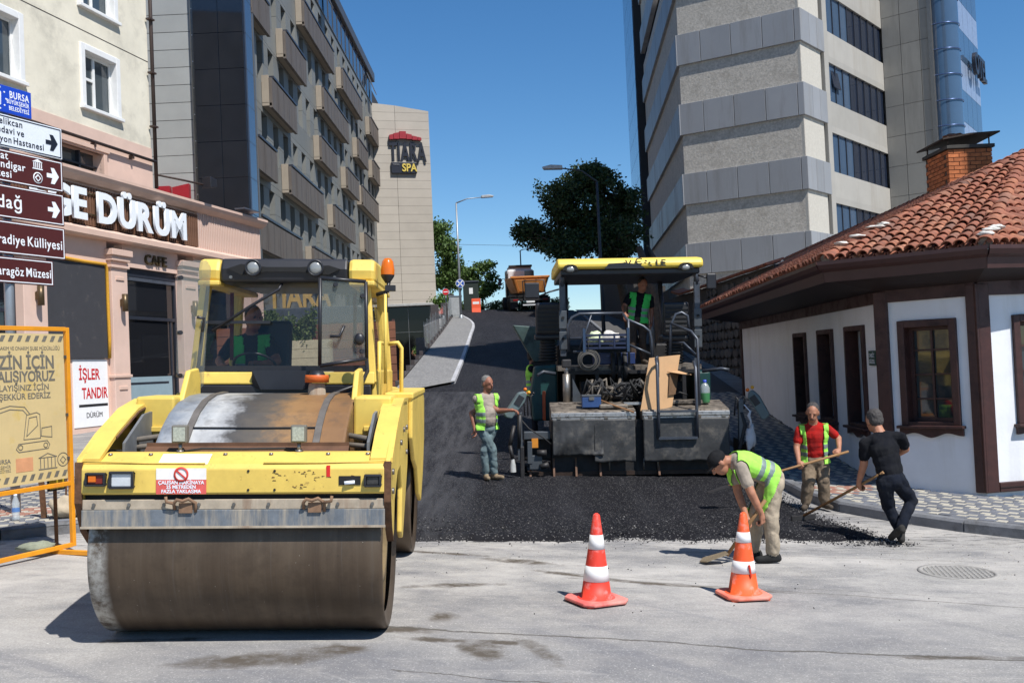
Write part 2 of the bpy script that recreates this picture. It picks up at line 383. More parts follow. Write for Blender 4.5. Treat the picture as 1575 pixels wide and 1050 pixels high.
# --- fresh asphalt mat: raised 5 cm, ragged loose front edge
rows = list(np.arange(10.62, 12.2, .045)) + list(np.arange(12.25, 17, .14)) + list(np.arange(17.2, 72, .6))
NX = 130; m = MB()
def mat_lr(y):
    l = np.interp(y, [10, 11, 22, 25.5, 27.6, 37, 50, 57.6, 62, 75], [-3.7, -3.9, -3.9, -3.2, -1.62, -1.66, -1.84, -2.72, -3.4, -4])
    r = np.interp(y, [10, 10.7, 11.3, 12.2, 12.9, 14, 15.2, 20, 30, 45, 75], [4.05, 4.0, 3.9, 3.72, 3.66, 3.62, 3.72, 3.95, 4.08, 4.14, 4.2]); return float(l), float(r)
for y in rows:
    l, r = mat_lr(y)
    for k in range(NX+1):
        x = l+(r-l)*k/NX
        nz = mnoise.noise((x*1.3, y*1.3, 0))*.22 + mnoise.noise((x*6, y*6, 3))*.09 + mnoise.noise((x*23, y*23, 5))*.03
        front = (y-10.88-nz-(.12 if x > 1.0 else 0)+(.18*max(0, x-3.2)))
        side = (r-x)/.16 + mnoise.noise((y*5, x, 9))*.5; e = max(0, min(1, front/.10))*max(0, min(1, side if y < 15.5 else 1))
        loose = max(0, 1-max(0, front)/1.5)*(1 if y < 13.5 else 0)
        bumpz = loose*(mnoise.noise((x*17, y*17, 1))*.012+mnoise.noise((x*40, y*40, 2))*.010+mnoise.noise((x*3, y*3, 8))*.012)
        m.v.append((x, y, gz(x, y)+(-.012 if e <= 0 else .055*e**.6+bumpz*e+.003)))
for j in range(len(rows)-1):
    for k in range(NX):
        a = j*(NX+1)+k; m.f.append((a, a+1, a+NX+2, a+NX+1)); m.sm.append(True); m.mi.append(0)
m.build('fresh_asphalt', M_new, None, fix=False, kind='structure')

# --- loose asphalt crumbs along the ragged edge (nobody could count them)
m = MB()
def crumb(m, x, y, z, s):
    a = random.random()*6.28; q = Matrix.Translation((x, y, z)) @ Matrix.Rotation(a, 4, (random.random(), random.random(), random.random()+.1))
    vs = [(s*random.uniform(.6, 1.2), 0, 0), (-s, s*.3, 0), (0, s, 0), (0, -s*random.uniform(.6, 1.1), 0), (0, 0, s*.8), (0, 0, -s*.7)]
    m.add(vs, [(0, 2, 4), (2, 1, 4), (1, 3, 4), (3, 0, 4), (2, 0, 5), (1, 2, 5), (3, 1, 5), (0, 3, 5)], False, 0, q)
for i in range(9000):
    if random.random() < .74:
        x = random.uniform(-1.6, 4.0); y = 10.95 - random.gauss(0, .11) - .18*max(0, x-3.2) + random.random()**2*1.3
        if x > 3.2 and random.random() < .5: y -= random.uniform(0, .25)
    else:
        y = random.uniform(10.6, 14.6); x = mat_lr(y)[1] + random.gauss(-.02, .13)
    on = y > 11.1 and x < mat_lr(y)[1]-.1
    crumb(m, x, y, gz(x, y)+(.058 if on else .008), random.choice([.004, .005, .006, .008, .010, .015 if random.random() < .4 else .007]))
for i in range(170):
    x = random.uniform(-3, 5.4); y = 10.7-abs(random.gauss(0, 1.5)); crumb(m, x, y, gz(x, y)+.004, random.choice([.003, .004, .005, .008]))
m.build('asphalt_crumbs', M_crumb, None, fix=False, kind='stuff', label='loose black asphalt crumbs along the ragged front edge', cat='gravel')
m = MB()
for i in range(900):
    y = random.uniform(9.6, 13.0); x = random.uniform(3.7, 5.4) if random.random() < .6 else random.uniform(-1, 4.5)
    crumb(m, x, y-.6, gz(x, y-.6)+.003, random.choice([.003, .005, .007]))
m.build('pale_grit', mat('pale_grit', srgb(190, 182, 170), .9), None, fix=False, kind='stuff', label='pale grit scattered on the old road surface', cat='gravel')

# --- right pavement
KR = curve([(14, 8.0), (9.2, 9.35), (7.0, 10.25), (5.52, 11.0), (4.89, 11.77), (4.14, 12.98), (3.94, 14.63), (4.05, 17), (4.1, 25), (4.15, 45), (4.2, 66)], .78)
inner = []
for x, y in KR:
    if y < 11.2: inner.append((x+.9, max(13.5, 13.45+(x+.9-6.3)*.2)))
    elif y < 13.2: f = (y-11.2)/2; inner.append((6.35-.95*f, 13.42+1.0*f))
    else: inner.append((5.42+.035*(y-14.4), y+1.2))
strip([(a+.03, b+.03) for a, b in KR], inner, 8, .108, M_mort, 'pavement', kind='structure')
pav_r = bpy.data.objects['pavement']
def kerbline(pts, parent, mat_, h=.135, w=.15, inward=1, maxn=80, name='kerb_stone'):
    for i in range(min(len(pts)-1, maxn)):
        a = Vector((*pts[i], 0)); b = Vector((*pts[i+1], 0)); d = (b-a); L = d.length-.018; u = d.normalized(); nrm = Vector((-u.y, u.x, 0))*inward
        c0 = a+u*.009; c1 = c0+u*L; z0 = gz(c0.x, c0.y); z1 = gz(c1.x, c1.y); vs = []
        for c, z in ((c0, z0), (c1, z1)):
            for off, hh in ((0, -.1), (0.006, h-.03), (.03, h), (w, h), (w, -.1)):
                p = c+nrm*off; vs.append((p.x, p.y, z+hh))
        mm = MB().add(vs, [(0, 1, 6, 5), (1, 2, 7, 6), (2, 3, 8, 7), (3, 4, 9, 8), (0, 4, 3, 2, 1), (5, 6, 7, 8, 9)])
        mm.build(name, mat_, parent)
# inward = left of travel direction for KR (travelling from the right edge up the hill keeps the house on the right)
kerbline(KR, pav_r, M_kerb, inward=-1, maxn=70)
def block_mesh(name, lx, ly, mat_, h=.05):
    b = .006; hx, hy = lx/2-.004, ly/2-.004
    vs = [(sx*hx, sy*hy, -h) for sx, sy in ((-1, -1), (1, -1), (1, 1), (-1, 1))] + [(sx*hx, sy*hy, -b) for sx, sy in ((-1, -1), (1, -1), (1, 1), (-1, 1))] + [(sx*(hx-b), sy*(hy-b), 0) for sx, sy in ((-1, -1), (1, -1), (1, 1), (-1, 1))]
    fs = [(8, 9, 10, 11)] + [(i, (i+1) % 4, 4+(i+1) % 4, 4+i) for i in range(4)] + [(4+i, 4+(i+1) % 4, 8+(i+1) % 4, 8+i) for i in range(4)]
    return MB().add(vs, fs).mesh(name, mat_)
B_dark = block_mesh('paver', .2, .115, M_pave); B_crm = block_mesh('paver_cream', .115, .115, M_pavc); B_red = block_mesh('paver_red', .2, .115, M_pavr)
def pave(poly, ang, parent, nmax, view, redpoly=None, dz=.128):
    items = []; xs_ = [p[0] for p in poly]; ys_ = [p[1] for p in poly]; cx, cy = sum(xs_)/len(xs_), sum(ys_)/len(ys_)
    for j in range(-140, 140):
        for i in range(-60, 60):
            for kind, off in ((0, 0), (1, .16)):
                u = i*.32+off+(.16 if j % 2 else 0)+(.0 if j % 4 < 2 else .08); v = j*.117
                x, y = rotated((u, v), ang); x += cx; y += cy
                if not inpoly(x, y, poly): continue
                if redpoly and inpoly(x, y, redpoly): kind = 2 if kind == 0 else 3
                items.append((x, y, kind))
    items.sort(key=lambda t: (t[0]-view[0])**2+(t[1]-view[1])**2)
    rest = MB()
    for k, (x, y, kind) in enumerate(items):
        me = (B_dark, B_crm, B_red, B_crm)[kind]
        M = ground_matrix(x, y, ang, dz+random.uniform(-.003, .003)) @ Matrix.Rotation(random.gauss(0, .012), 4, 'Z') @ Matrix.Rotation(random.gauss(0, .006), 4, 'X')
        if k < nmax: inst('paver', me, M, parent)
        else: rest.add([v.co for v in me.vertices], [tuple(p.vertices) for p in me.polygons], False, (0, 1, 2, 1)[kind], M)
    if rest.v: rest.build('paver_field', [M_pave, M_pavc, M_pavr], parent, fix=False, kind='stuff')
KI = [(x+.22, y+.16) if y < 12.5 else (x+.19, y+.05) for x, y in KR if y < 26]
inn = [(5.73, 25.6), (5.36, 14.42), (6.28, 13.4), (11.5, 14.3)]
pave([p for p in KI if p[0] < 11.5]+inn, R(-42), pav_r, 300, (5.0, 12.0), redpoly=[(4.1, 13.6), (4.9, 13.9), (5.1, 14.6), (4.2, 14.5)])

# --- left pavement by the cafe
KL = curve([(-13, 9.6), (-8, 10.55), (-5.6, 11.2), (-4.75, 12.1), (-4.5, 14), (-4.35, 18), (-4.1, 23), (-3.3, 25.3)], .8)
strip([(-13.5, 11), *[(-8.9+.235*(y-10), y) for x, y in KL[1:]]], KL, 8, .108, M_mort, 'cafe_pavement', kind='structure'); pav_l = bpy.data.objects['cafe_pavement']
kerbline(KL, pav_l, M_kerb, inward=1)
pave([(x-.19, y+.1) for x, y in KL if y < 17 and x > -8.5]+[(-7.05, 17), (-8.4, 11.5)], R(20), pav_l, 220, (-5.3, 11.6), redpoly=[(-9, 12.2), (-4, 12.2), (-4, 12.8), (-9, 12.8)])

# --- hotel pavement climbing the hill on the left
LK = [(-1.62, 27.6), (-1.62, 29), (-1.63, 33), (-1.66, 37), (-1.74, 44), (-1.83, 50), (-2.2, 54), (-2.75, 57.6), (-3.2, 62), (-3.5, 70)]
LI = [(-3.1, 25.2), (-3.1, 29), (-3.1, 33), (-3.1, 37), (-3.12, 44), (-3.2, 50), (-3.5, 54), (-4.2, 57.6), (-5, 62), (-6, 70)]
def dense(a): return [tuple(np.array(a[i])*(1-k/6)+np.array(a[i+1])*k/6) for i in range(len(a)-1) for k in range(6)]+[a[-1]]
strip(dense(LI), dense(LK), 5, .13, M_gran, 'hillside_pavement', kind='structure')
kerbline(curve(LK, .85), bpy.data.objects['hillside_pavement'], M_kerbl, h=.145, w=.13, inward=1, maxn=42)
# --- manhole grate in the road
mh = thing('drain_cover', 'worn round iron drain cover with a grid of bars set in the road', 'drain cover', ground_matrix(4.04, 9.3, R(-12), .004))
M_iron = mat('worn_iron', srgb(150, 147, 142), .8, .1, var=.2, dirt=srgb(160, 156, 150), dirt_amt=.7, dirt_scale=20)
MB().lathe([(0, -.03), (.35, -.03), (.35, .006), (.31, .008), (.31, -.001), (0, -.002)], 40).build('rim', M_iron, mh)
for i in range(-6, 7):
    L = math.sqrt(.3**2-(i*.045)**2); MB().box(i*.045-.009, i*.045+.009, -L, L, -.004, .005).build('bar', M_iron, mh)
for i in range(-4, 5):
    L = math.sqrt(.3**2-(i*.065)**2); MB().box(-L, L, i*.065-.007, i*.065+.007, -.004, .006).build('bar', M_iron, mh)
# ================================================================== LEFT SIDE: CREAM BUILDING WITH CAFE, HOTEL
def facade_panel(name, m_, parent, x0, x1, z0, z1, y0=-.02, y1=.1, bev=.006): return MB().box(x0, x1, y0, y1, z0, z1).build(name, m_, parent, bev=bev)
M_cream = mat('cream_render', srgb(222, 215, 196), .9, var=.12, scale=1.1, bump=.25, bscale=18, dirt=srgb(190, 184, 168), dirt_amt=.35, dirt_scale=.8)
M_pink = mat('pink_render', srgb(214, 184, 168), .85, var=.08, scale=1.5, bump=.12, bscale=25)
M_pinkd = mat('pink_moulding', srgb(208, 177, 160), .8, var=.08, scale=2)
M_white = mat('white_frame', srgb(228, 228, 226), .5, var=.06)
M_pane = glass_mat('window_glass', (.05, .065, .075), .04)
M_panel_dk = mat('dark_board', srgb(58, 58, 62), .75, var=.1, scale=3, dirt=srgb(92, 88, 84), dirt_amt=.1)
M_shopframe = mat('shop_frame_dark', srgb(40, 44, 54), .4, var=.1)
M_frost = mat('frosted_film', srgb(142, 162, 170), .35, var=.1, scale=2)
M_bronze = mat('bronze_lamp', srgb(96, 80, 58), .4, .6, var=.15)
M_brpipe = mat('brown_pipe', srgb(62, 48, 42), .6, var=.2)
M_foam = mat('yellow_foam', srgb(204, 150, 42), .9, var=.25, scale=30, bump=.6, bscale=60)
M_ltr = mat('white_letter', srgb(236, 240, 245), .35, var=.03)
M_wood = mat('dark_brown_wood', srgb(62, 38, 34), .6, var=.2, scale=6)
CB = thing('cafe_building', 'cream rendered building with a pink cafe front and white DÜRÜM letters', 'building', frame((-9.34, 37.27, 0), (.2307, .973)))
XE = -6.4                                       # right end of the upper storeys
# upper walls built round the windows
wins = [(-9.59, -8.07, 9.84, 11.47), (-13.7, -12.15, 9.84, 11.47), (-17.8, -16.2, 9.84, 11.47), (-9.59, -8.07, 12.75, 14.4), (-13.7, -12.15, 12.75, 14.4), (-17.8, -16.2, 12.75, 14.4)]
m = MB()
def wall_with_holes(m, x0, x1, z0, z1, y0, y1, holes):
    xs_ = sorted({x0, x1, *[h[0] for h in holes], *[h[1] for h in holes]}); zs_ = sorted({z0, z1, *[h[2] for h in holes], *[h[3] for h in holes]})
    for i in range(len(xs_)-1):
        for j in range(len(zs_)-1):
            cx, cz = (xs_[i]+xs_[i+1])/2, (zs_[j]+zs_[j+1])/2
            if x0 <= cx <= x1 and z0 <= cz <= z1 and not any(h[0] < cx < h[1] and h[2] < cz < h[3] for h in holes): m.box(xs_[i], xs_[i+1], y0, y1, zs_[j], zs_[j+1])
wall_with_holes(m, -30, XE, 9.24, 19, .25, .6, wins); m.box(XE-.34, XE, .6, 12, 9.24, 19); m.box(-30, XE-.34, 11.7, 12, 9.24, 19); m.box(-30, XE-.34, .6, 11.7, 18.7, 19)
m.build('upper_wall', M_cream, CB)
m = MB(); wall_with_holes(m, -30, XE-.003, 7.5, 9.24, .22, .6, [(-12.2, -8.95, 7.78, 8.55)]); m.box(XE-.34, XE-.003, .6, 12, 6.5, 9.24); m.build('pink_wall', M_pink, CB)
# string course drawn by the render joint
MB().box(-30, XE-.01, .243, .26, 11.98, 12.0).build('joint_line', M_brpipe, CB)
for (x0, x1, z0, z1) in wins:
    w = thing('window', None, None); w.parent = CB; w.matrix_local = T((x0+x1)/2, .25, z0); hw = (x1-x0)/2; H = z1-z0
    m = MB(); e = .14
    m.box(-hw-e, -hw+.04, -.06, .3, -.02, H+e); m.box(hw-.04, hw+e, -.06, .3, -.02, H+e); m.box(-hw+.04, hw-.04, -.06, .3, H-.04, H+e); m.build('surround', M_white, w, bev=.012)
    MB().box(-hw-e-.05, hw+e+.05, -.13, .3, -.12, -.02).build('sill', M_white, w, bev=.012)
    m = MB(); m.box(-hw+.04, -hw+.11, .16, .24, 0, H-.04); m.box(hw-.11, hw-.04, .16, .24, 0, H-.04); m.box(-hw+.11, hw-.11, .16, .24, 0, .08); m.box(-hw+.11, hw-.11, .16, .24, H-.12, H-.04); m.box(-.12, -.03, .15, .24, .08, H-.12); m.box(-hw+.11, -.12, .155, .24, H*.5, H*.5+.08)
    m.build('frame', M_white, w, bev=.006)
    MB().box(-hw+.05, hw-.05, .2, .215, .02, H-.06).build('pane', M_pane, w)
    MB().box(-hw+.02, hw-.02, .33, .36, -.05, H+.02).build('curtain', mat('grey_curtain', srgb(120, 124, 120), .9, var=.25, scale=3), w)
MB().box(-12.2, -8.95, .5, .56, 7.78, 8.55).build('vent_glass', M_pane, CB)
m = MB()
for x in np.arange(-12.1, -8.9, .8): m.box(x-.03, x+.03, .38, .5, 7.78, 8.55)
m.box(-12.2, -8.95, .38, .5, 8.14, 8.19); m.build('vent_bars', M_shopframe, CB)
m = MB(); m.box(-12.5, -8.7, .1, .3, 8.6, 8.72); m.box(-12.4, -8.8, .14, .3, 8.55, 8.6); m.box(-8.95, -8.8, .12, .3, 7.6, 8.55); m.build('vent_moulding', M_pinkd, CB, bev=.01)
MB().tube([(-20, .1, 8.82), (XE+.02, .1, 8.82)], .05).build('wall_pipe', M_brpipe, CB)
for x in (-13, -11.2, -9.4, -7.6): MB().box(x-.03, x+.03, .06, .26, 8.68, 8.8).build('pipe_bracket', M_brpipe, CB)
MB().tube([(XE+.08, .15, 8.0), (XE+.08, .15, 18.9)], .06).build('downpipe', M_brpipe, CB)
for z in (9.9, 11.6, 13.3, 15): MB().box(XE-.12, XE+.12, .03, .2, z, z+.05).build('pipe_clip', M_brpipe, CB)
# ground floor: pilasters, bays, fascia
gl = .2
pils = [(-16.3, -15.6), (-12.72, -11.85), (-9.14, -8.40), (-5.50, -4.55), (-1.75, -.95), (-.42, -.02)]
for i, (a, b) in enumerate(pils):
    m = MB(); m.box(a, b, -.12, .3, gl, 5.45); m.build('pilaster', M_pink, CB, bev=.015)
    p = CB.children[-1] if False else None
    m = MB(); m.box(a-.06, b+.06, -.2, .3, 5.45, 5.6); m.box(a-.11, b+.11, -.26, .3, 5.6, 5.78); m.box(a-.05, b+.05, -.18, .3, 5.25, 5.33); m.build('capital', M_pinkd, CB, bev=.015)
    for bx in ((a-.06, b+.06, -.18, .3, gl, .75), (a-.04, b+.04, -.16, .3, 2.1, 2.18), (a+.18, b-.18, -.15, -.1, 1.75, 1.85), (a+.18, b-.18, -.15, -.1, 4.9, 5.0)): MB().box(*bx).build('pilaster_trim', M_pinkd, CB, bev=.01)
    if b-a > .6:
        m = MB(); cx = (a+b)/2; m.cyl((cx, -.27, 4.0), (cx, -.27, 4.5), .085, n=16); m.box(cx-.03, cx+.03, -.22, -.1, 4.15, 4.35); m.build('wall_lamp', M_bronze, CB)
m = MB()
for (a, b), (c, d) in zip(pils[:-1], pils[1:]):
    m.box(b, c, .02, .3, 5.36, 6.05)
    if b == -11.85: m.box(b, c, .05, .3, gl, 2.63)
m.box(-30, -.02, .3, .5, gl, .3); m.box(-30, -.02, .35, 8, 6.4, 6.5); m.box(-.34, -.02, .3, 9, gl, 6.4); m.box(-30, -16.3, 0, .3, gl, 6.05); m.build('lower_wall', M_pink, CB)
# dark board with foam edge
MB().box(-11.83, -9.3, -.02, .1, 2.66, 5.3).build('window_board', M_panel_dk, CB)
m = MB(); m.tube([(-11.8, -.02, 5.33), (-11, -.05, 5.34), (-10.2, -.02, 5.325), (-9.3, -.04, 5.33), (-9.22, -.02, 5.2), (-9.24, -.04, 4.2), (-9.21, -.03, 3.2), (-9.24, -.03, 2.66)], .05, 7); m.build('foam_seam', M_foam, CB)
# glazed bays
for b, c in ((-8.40, -5.50), (-4.55, -1.75), (-15.6, -12.72)):
    w = thing('shop_window', None, None); w.parent = CB; w.matrix_local = T(b, .12, 0); L = c-b
    m = MB(); m.box(0, .1, 0, .12, .3, 5.36); m.box(L-.1, L, 0, .12, .3, 5.36); m.box(.1, L-.1, 0, .12, 5.1, 5.36); m.box(.1, L-.1, 0, .12, 3.82, 3.92); m.box(.1, L-.1, 0, .12, .3, .45); m.box(L-.34, L-.28, .02, .12, .45, 3.82); m.build('frame', M_shopframe, w, bev=.008)
    MB().box(.1, L-.1, -.04, .02, 4.98, 5.08).build('shutter_box', mat('grey_metal_rail', srgb(120, 126, 138), .35, .7), w)
    MB().box(.05, L-.05, .05, .07, .35, 5.2).build('pane', glass_mat('shop_glass', (.012, .013, .016), .03), w)
    MB().box(.12, L-.36, .02, .045, .5, 2.1).build('frosted_panel', M_frost, w)
    MB().box(.3, L-.55, .012, .02, 1.88, 1.94).build('film_gap', M_shopframe, w)
m = MB(); m.prism_x([(.3, 6.0), (-.22, 6.0), (-.3, 6.05), (-.3, 6.2), (-.2, 6.27), (-.14, 6.3), (.3, 6.3)], -30, .04); m.build('lower_moulding', M_pinkd, CB)
m = MB(); m.prism_x([(.4, 7.5), (-.12, 7.5), (-.22, 7.56), (-.3, 7.62), (-.36, 7.72), (-.36, 7.8), (.4, 7.8)], -30, .1); m.build('cornice', M_pinkd, CB)
m = MB(); m.box(-30, .06, .0, .4, 7.8, 7.9); m.build('cornice_flashing', M_brpipe, CB)
MB().box(-30, -.02, -.02, .4, 6.3, 7.5).build('fascia', M_pink, CB)
MB().box(-30, -4.45, -.06, -.02, 6.33, 7.42).build('sign_backing', mat('sign_backing', srgb(74, 56, 48), .8), CB)  # brown deepened to hold the shade thrown by the cornice
# ribs of the fascia: each a slat
rib = MB().box(-.03, .03, -.1, -.015, 6.3, 7.5).mesh('slat', M_pink); ribd = MB().box(-.03, .03, -.12, -.05, 6.34, 7.41).mesh('slat', mat('shaded_slat', srgb(118, 84, 64), .7))  # sign slats coloured darker for the cornice shade
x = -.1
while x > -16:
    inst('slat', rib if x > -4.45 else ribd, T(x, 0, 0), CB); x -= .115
# letters standing off the fascia
s = 'EGE DÜRÜM'
widths = []; x = -5.4
for ch in reversed(s):
    if ch == ' ': x -= .38; continue
    o = text('letter', ch, 1.14, M_ltr, CB, T(0, 0, 0) @ TXT, depth=.035, bold=.045, sx=1.05)
    xs_ = [v.co.x for v in o.data.vertices]; w0, w1 = min(xs_)*1.05, max(xs_)*1.05
    o.matrix_local = T(x-w1, -.26, 6.47) @ TXT @ Matrix.Diagonal((1.05, 1, 1, 1)); x -= (w1-w0)+.1
    for k in (.25, .75):
        xx = x+.1+(w1-w0)*k
for z in (6.62, 7.2): MB().box(-11.2, -5.1, -.16, -.12, z, z+.04).build('letter_rail', M_bronze, CB)
text('cafe_lettering', 'CAFE', .42, mat('brass_letter', srgb(92, 76, 50), .45, .5), CB, T(-7.35, -.02, 5.52) @ TXT, depth=.03, bold=.008, sx=1.1, spacing=1.1)
# flood lights on arms
for x, z, L in ((-6.3, 8.35, 1.9), (-1.4, 7.95, .0)):
    f = thing('floodlight', None, None); f.parent = CB; f.matrix_local = T(x, 0, z)
    if L:
        MB().tube([(0, .2, .1), (1.0, -.2, .05), (L, -.5, .0)], .035).build('arm', M_brpipe, f)
        MB().prism_y([(L-.18, -.12), (L+.2, -.04), (L+.2, .22), (L-.2, .26)], -.75, -.42).build('lamp_head', mat('lamp_black', (.02, .02, .025), .4), f, bev=.02)
    else: MB().box(-.5, .6, -.5, -.1, 0, .05).build('lamp_head', mat('grey_metal_rail', srgb(120, 126, 138), .35, .7), f)
po = thing('wall_poster', 'white wall poster with red TANDIR lettering on the pink cafe wall', 'poster', CB.matrix_world @ T(-10.75, .03, .78))
MB().box(0, 1.48, 0, .02, 0, 1.85).build('board', mat('poster_white', srgb(236, 236, 236), .5, var=.04), po)
M_red = mat('red_print', srgb(196, 30, 38), .6, var=.08); M_blk = mat('black_print', srgb(28, 28, 32), .6, var=.05)
text('red_line', 'İŞLER', .42, M_red, po, T(1.12, -.004, 1.3) @ TXT, .002, .008, .8, align='RIGHT')
text('red_line', 'TANDIR', .42, M_red, po, T(1.44, -.004, .78) @ TXT, .002, .008, .72, align='RIGHT')
MB().box(.2, 1.44, -.006, 0, .55, .62).build('black_bar', M_blk, po)
text('small_line', 'DÜRÜM', .2, M_blk, po, T(1.2, -.004, .25) @ TXT, .002, 0, 1, align='RIGHT')

# ------------------------------------------------------------------ hotel
M_clad = mat('grey_cladding', srgb(156, 158, 156), .6, .08, var=.08, scale=.8, perobj=.06)
M_cladl = mat('pale_cladding', srgb(172, 164, 152), .65, .05, var=.07, scale=.8, perobj=.05)
M_balc = mat('bronze_balcony', srgb(106, 97, 89), .6, .2, var=.12, scale=2, dirt=srgb(86, 78, 71), dirt_amt=.4, streak=True)
M_bend = mat('beige_balcony_end', srgb(154, 142, 126), .65, .1, var=.1, scale=2)
M_rail = mat('balcony_rail', srgb(70, 72, 80), .4, .5)
M_blackg = glass_mat('black_glass_panel', (.012, .014, .02), .06, spec=.7, var=.4)
M_blueg = glass_mat('blue_glass', (.03, .05, .09), .03, spec=1.0)
M_back = mat('dark_backing', (.03, .03, .033), .8)
M_alu = mat('aluminium', srgb(130, 128, 124), .4, .7, var=.1)
M_cladf = mat('grazed_grey_cladding', srgb(124, 125, 121), .6, .1, var=.1, scale=.6, perobj=.07)  # darker copy of the grey cladding, grazing sun put into its colour
HO = thing('hotel_building', 'grey clad hotel with staggered bronze balconies climbing the left side of the street', 'building', loc=(0, 0, 0))
XF = -10.35
m = MB(); m.box(-24, XF-.35, 39.3, 86, .3, 25.3); m.build('core_wall', M_back, HO)
# camera-facing end wall: grey strips
z = 1.0
while z < 26.5:
    MB().box(-24, -12.15, 39.0, 39.2, z, z+.68).build('cladding_panel', M_clad, HO, bev=.008); z += .7
MB().box(-12.13, -11.98, 38.86, 39.3, .8, 25.6).build('cover_strip', M_alu, HO, bev=.01)
for z in np.arange(5, 25, 1.05): MB().ball((-12.05, 38.86, z), .022, 8, 5).build('rivet', M_ltr, HO)
for c in range(2):
    for r in range(17):
        x0 = -11.96+c*.99; z0 = 1.2+r*1.43; MB().box(x0, x0+.975, 38.7, 38.85, z0, z0+1.415).build('glass_panel', M_blackg, HO, bev=.006)
for r in range(17): MB().box(-9.99, -9.93, 38.87, 39.9, 1.2+r*1.43, 1.2+r*1.43+1.415).build('glass_panel', glass_mat('side_glass', (.05, .07, .11), .06), HO, bev=.006)
MB().box(-11.95, -10.0, 38.86, 39.3, 1, 25.6).build('corner_core', M_back, HO)
MB().box(-10.02, -9.9, 39.92, 40.05, 1, 25.6).build('cover_strip', M_alu, HO)
floors = [4.0, 7.2, 10.45, 13.67, 16.77, 19.93]
# windows in every bay: (y0, y1); panels fill the rest
ybays = []
y = 40.6
while y < 77: ybays.append((y, y+1.0)); ybays.append((y+2.0, y+3.0)); y += 4.1
M_wframe = mat('window_frame_grey', srgb(92, 94, 98), .4, .5)
M_winf = glass_mat('hotel_window', (.012, .016, .03), .03)
for fi, zf in enumerate(floors):
    zt = floors[fi+1] if fi+1 < len(floors) else 23.3
    off = [0, .9, 0, 1.6, .5, 0][fi]
    wl = [(a+off, b+off) for a, b in ybays if b+off < 78.6]
    edges = [40.06] + [v for w in wl for v in w] + [79.0]
    for z0, z1 in ((zf, zf+1.05), (zf+1.05, zf+2.0), (zf+2.0, zf+2.95), (zf+2.95, zt)):
        if z0 >= zf+1.04 and z1 <= zf+2.96: segs = [(edges[i], edges[i+1]) for i in range(0, len(edges), 2)]
        else: segs = [(a, min(a+4.1, 79.0)) for a in np.arange(40.06, 78.9, 4.1)]
        for a, b in segs:
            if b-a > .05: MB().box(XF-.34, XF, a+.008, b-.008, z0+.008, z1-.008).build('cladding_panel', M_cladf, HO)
    for a, b in wl:
        w = thing('window', None, None); w.parent = HO; w.matrix_local = T(XF-.30, a, zf+1.06)
        MB().box(0, .02, 0, b-a, 0, 1.88).build('pane', M_winf, w)
        m = MB(); m.box(.02, .06, 0, .06, 0, 1.88); m.box(.02, .06, b-a-.06, b-a, 0, 1.88); m.box(.02, .06, .06, b-a-.06, 0, .06); m.box(.02, .06, .06, b-a-.06, 1.82, 1.88); m.box(.02, .055, (b-a)*.5-.025, (b-a)*.5+.025, .06, 1.82); m.build('frame', M_wframe, w)
balc = {19.93: [(50.6, 59.2), (62.3, 70.4), (74.7, 78.9)], 16.77: [(39.9, 42.9), (45.9, 50.6), (55.3, 63.8), (67.9, 72.4), (75.3, 78.8)], 13.67: [(42.8, 47.8), (54, 58.9), (62.6, 67.3), (69, 77.2)],
        10.45: [(39.95, 43.3), (46, 54), (57.4, 64.8), (69.5, 73.8)], 7.2: [(39.95, 47.9), (50.7, 58.6), (62, 68.5), (71.7, 78)], 23.1: [(42.5, 47.5)]}
for zb, lst in balc.items():
    for a, b in lst:
        bo = thing('balcony', None, None); bo.parent = HO; bo.matrix_local = T(XF, a, zb); L = b-a; d = .44; H = 1.32
        MB().box(0.01, d, 0, L, -.02, .12).build('slab', M_bend, bo, bev=.01)
        MB().box(d-.12, d+.02, .0, L, -.1, H-.12).build('front', M_balc, bo, bev=.01)
        for e in (0, 1): MB().box(0.01, d-.12, e*(L-.12)-.01*(1-e), e*(L-.12)+.12, .12, H).build('end', M_bend, bo, bev=.01)
        MB().box(d-.16, d+.05, .3, L+.02, H-.06, H+.04).build('rail', M_rail, bo)
        for k in range(1, int(L/1.1)): MB().box(d+.02, d+.026, k*1.1-.006, k*1.1+.006, -.1, H-.14).build('joint', M_rail, bo)
# glazed top storey with roof edge
y = 39.3
while y < 79:
    MB().box(XF+.0, XF+.04, y+.02, min(y+1.58, 79), 23.4, 25.2).build('top_pane', M_blueg, HO)
    MB().box(XF+.0, XF+.08, y-.03, y+.02, 23.35, 25.25).build('mullion', M_wframe, HO); y += 1.6
MB().box(XF-.2, XF+.06, 39.3, 79, 23.3, 23.39).build('top_sill', M_alu, HO)
MB().box(-24, XF+.25, 39.0, 79.6, 25.25, 25.95).build('roof_edge', mat('roof_edge_dark', srgb(84, 84, 88), .5, .4), HO, bev=.03)
for y in (57.2, 76):
    m = MB(); m.add([(XF+.05, y, 25.1), (XF+.05, y+1.4, 25.1), (XF+.6, y+1.4, 23.6), (XF+.6, y, 23.6), (XF+.1, y, 25.12), (XF+.1, y+1.4, 25.12), (XF+.65, y+1.4, 23.62), (XF+.65, y, 23.62)], [(0, 1, 2, 3), (4, 5, 6, 7), (0, 1, 5, 4), (1, 2, 6, 5), (2, 3, 7, 6), (3, 0, 4, 7)]); m.build('open_sash', M_alu, HO)
# perforated vent strip at the far end
m = MB()
for k in range(175):
    z = 5+k*.075*1.35; m.box(XF+.02, XF+.1, 78.9, 79.7, z, z+.05)
m.build('vent_grille', M_wframe, HO); MB().box(XF-.1, XF+.02, 78.85, 79.8, 4, 22.6).build('vent_backing', M_back, HO)
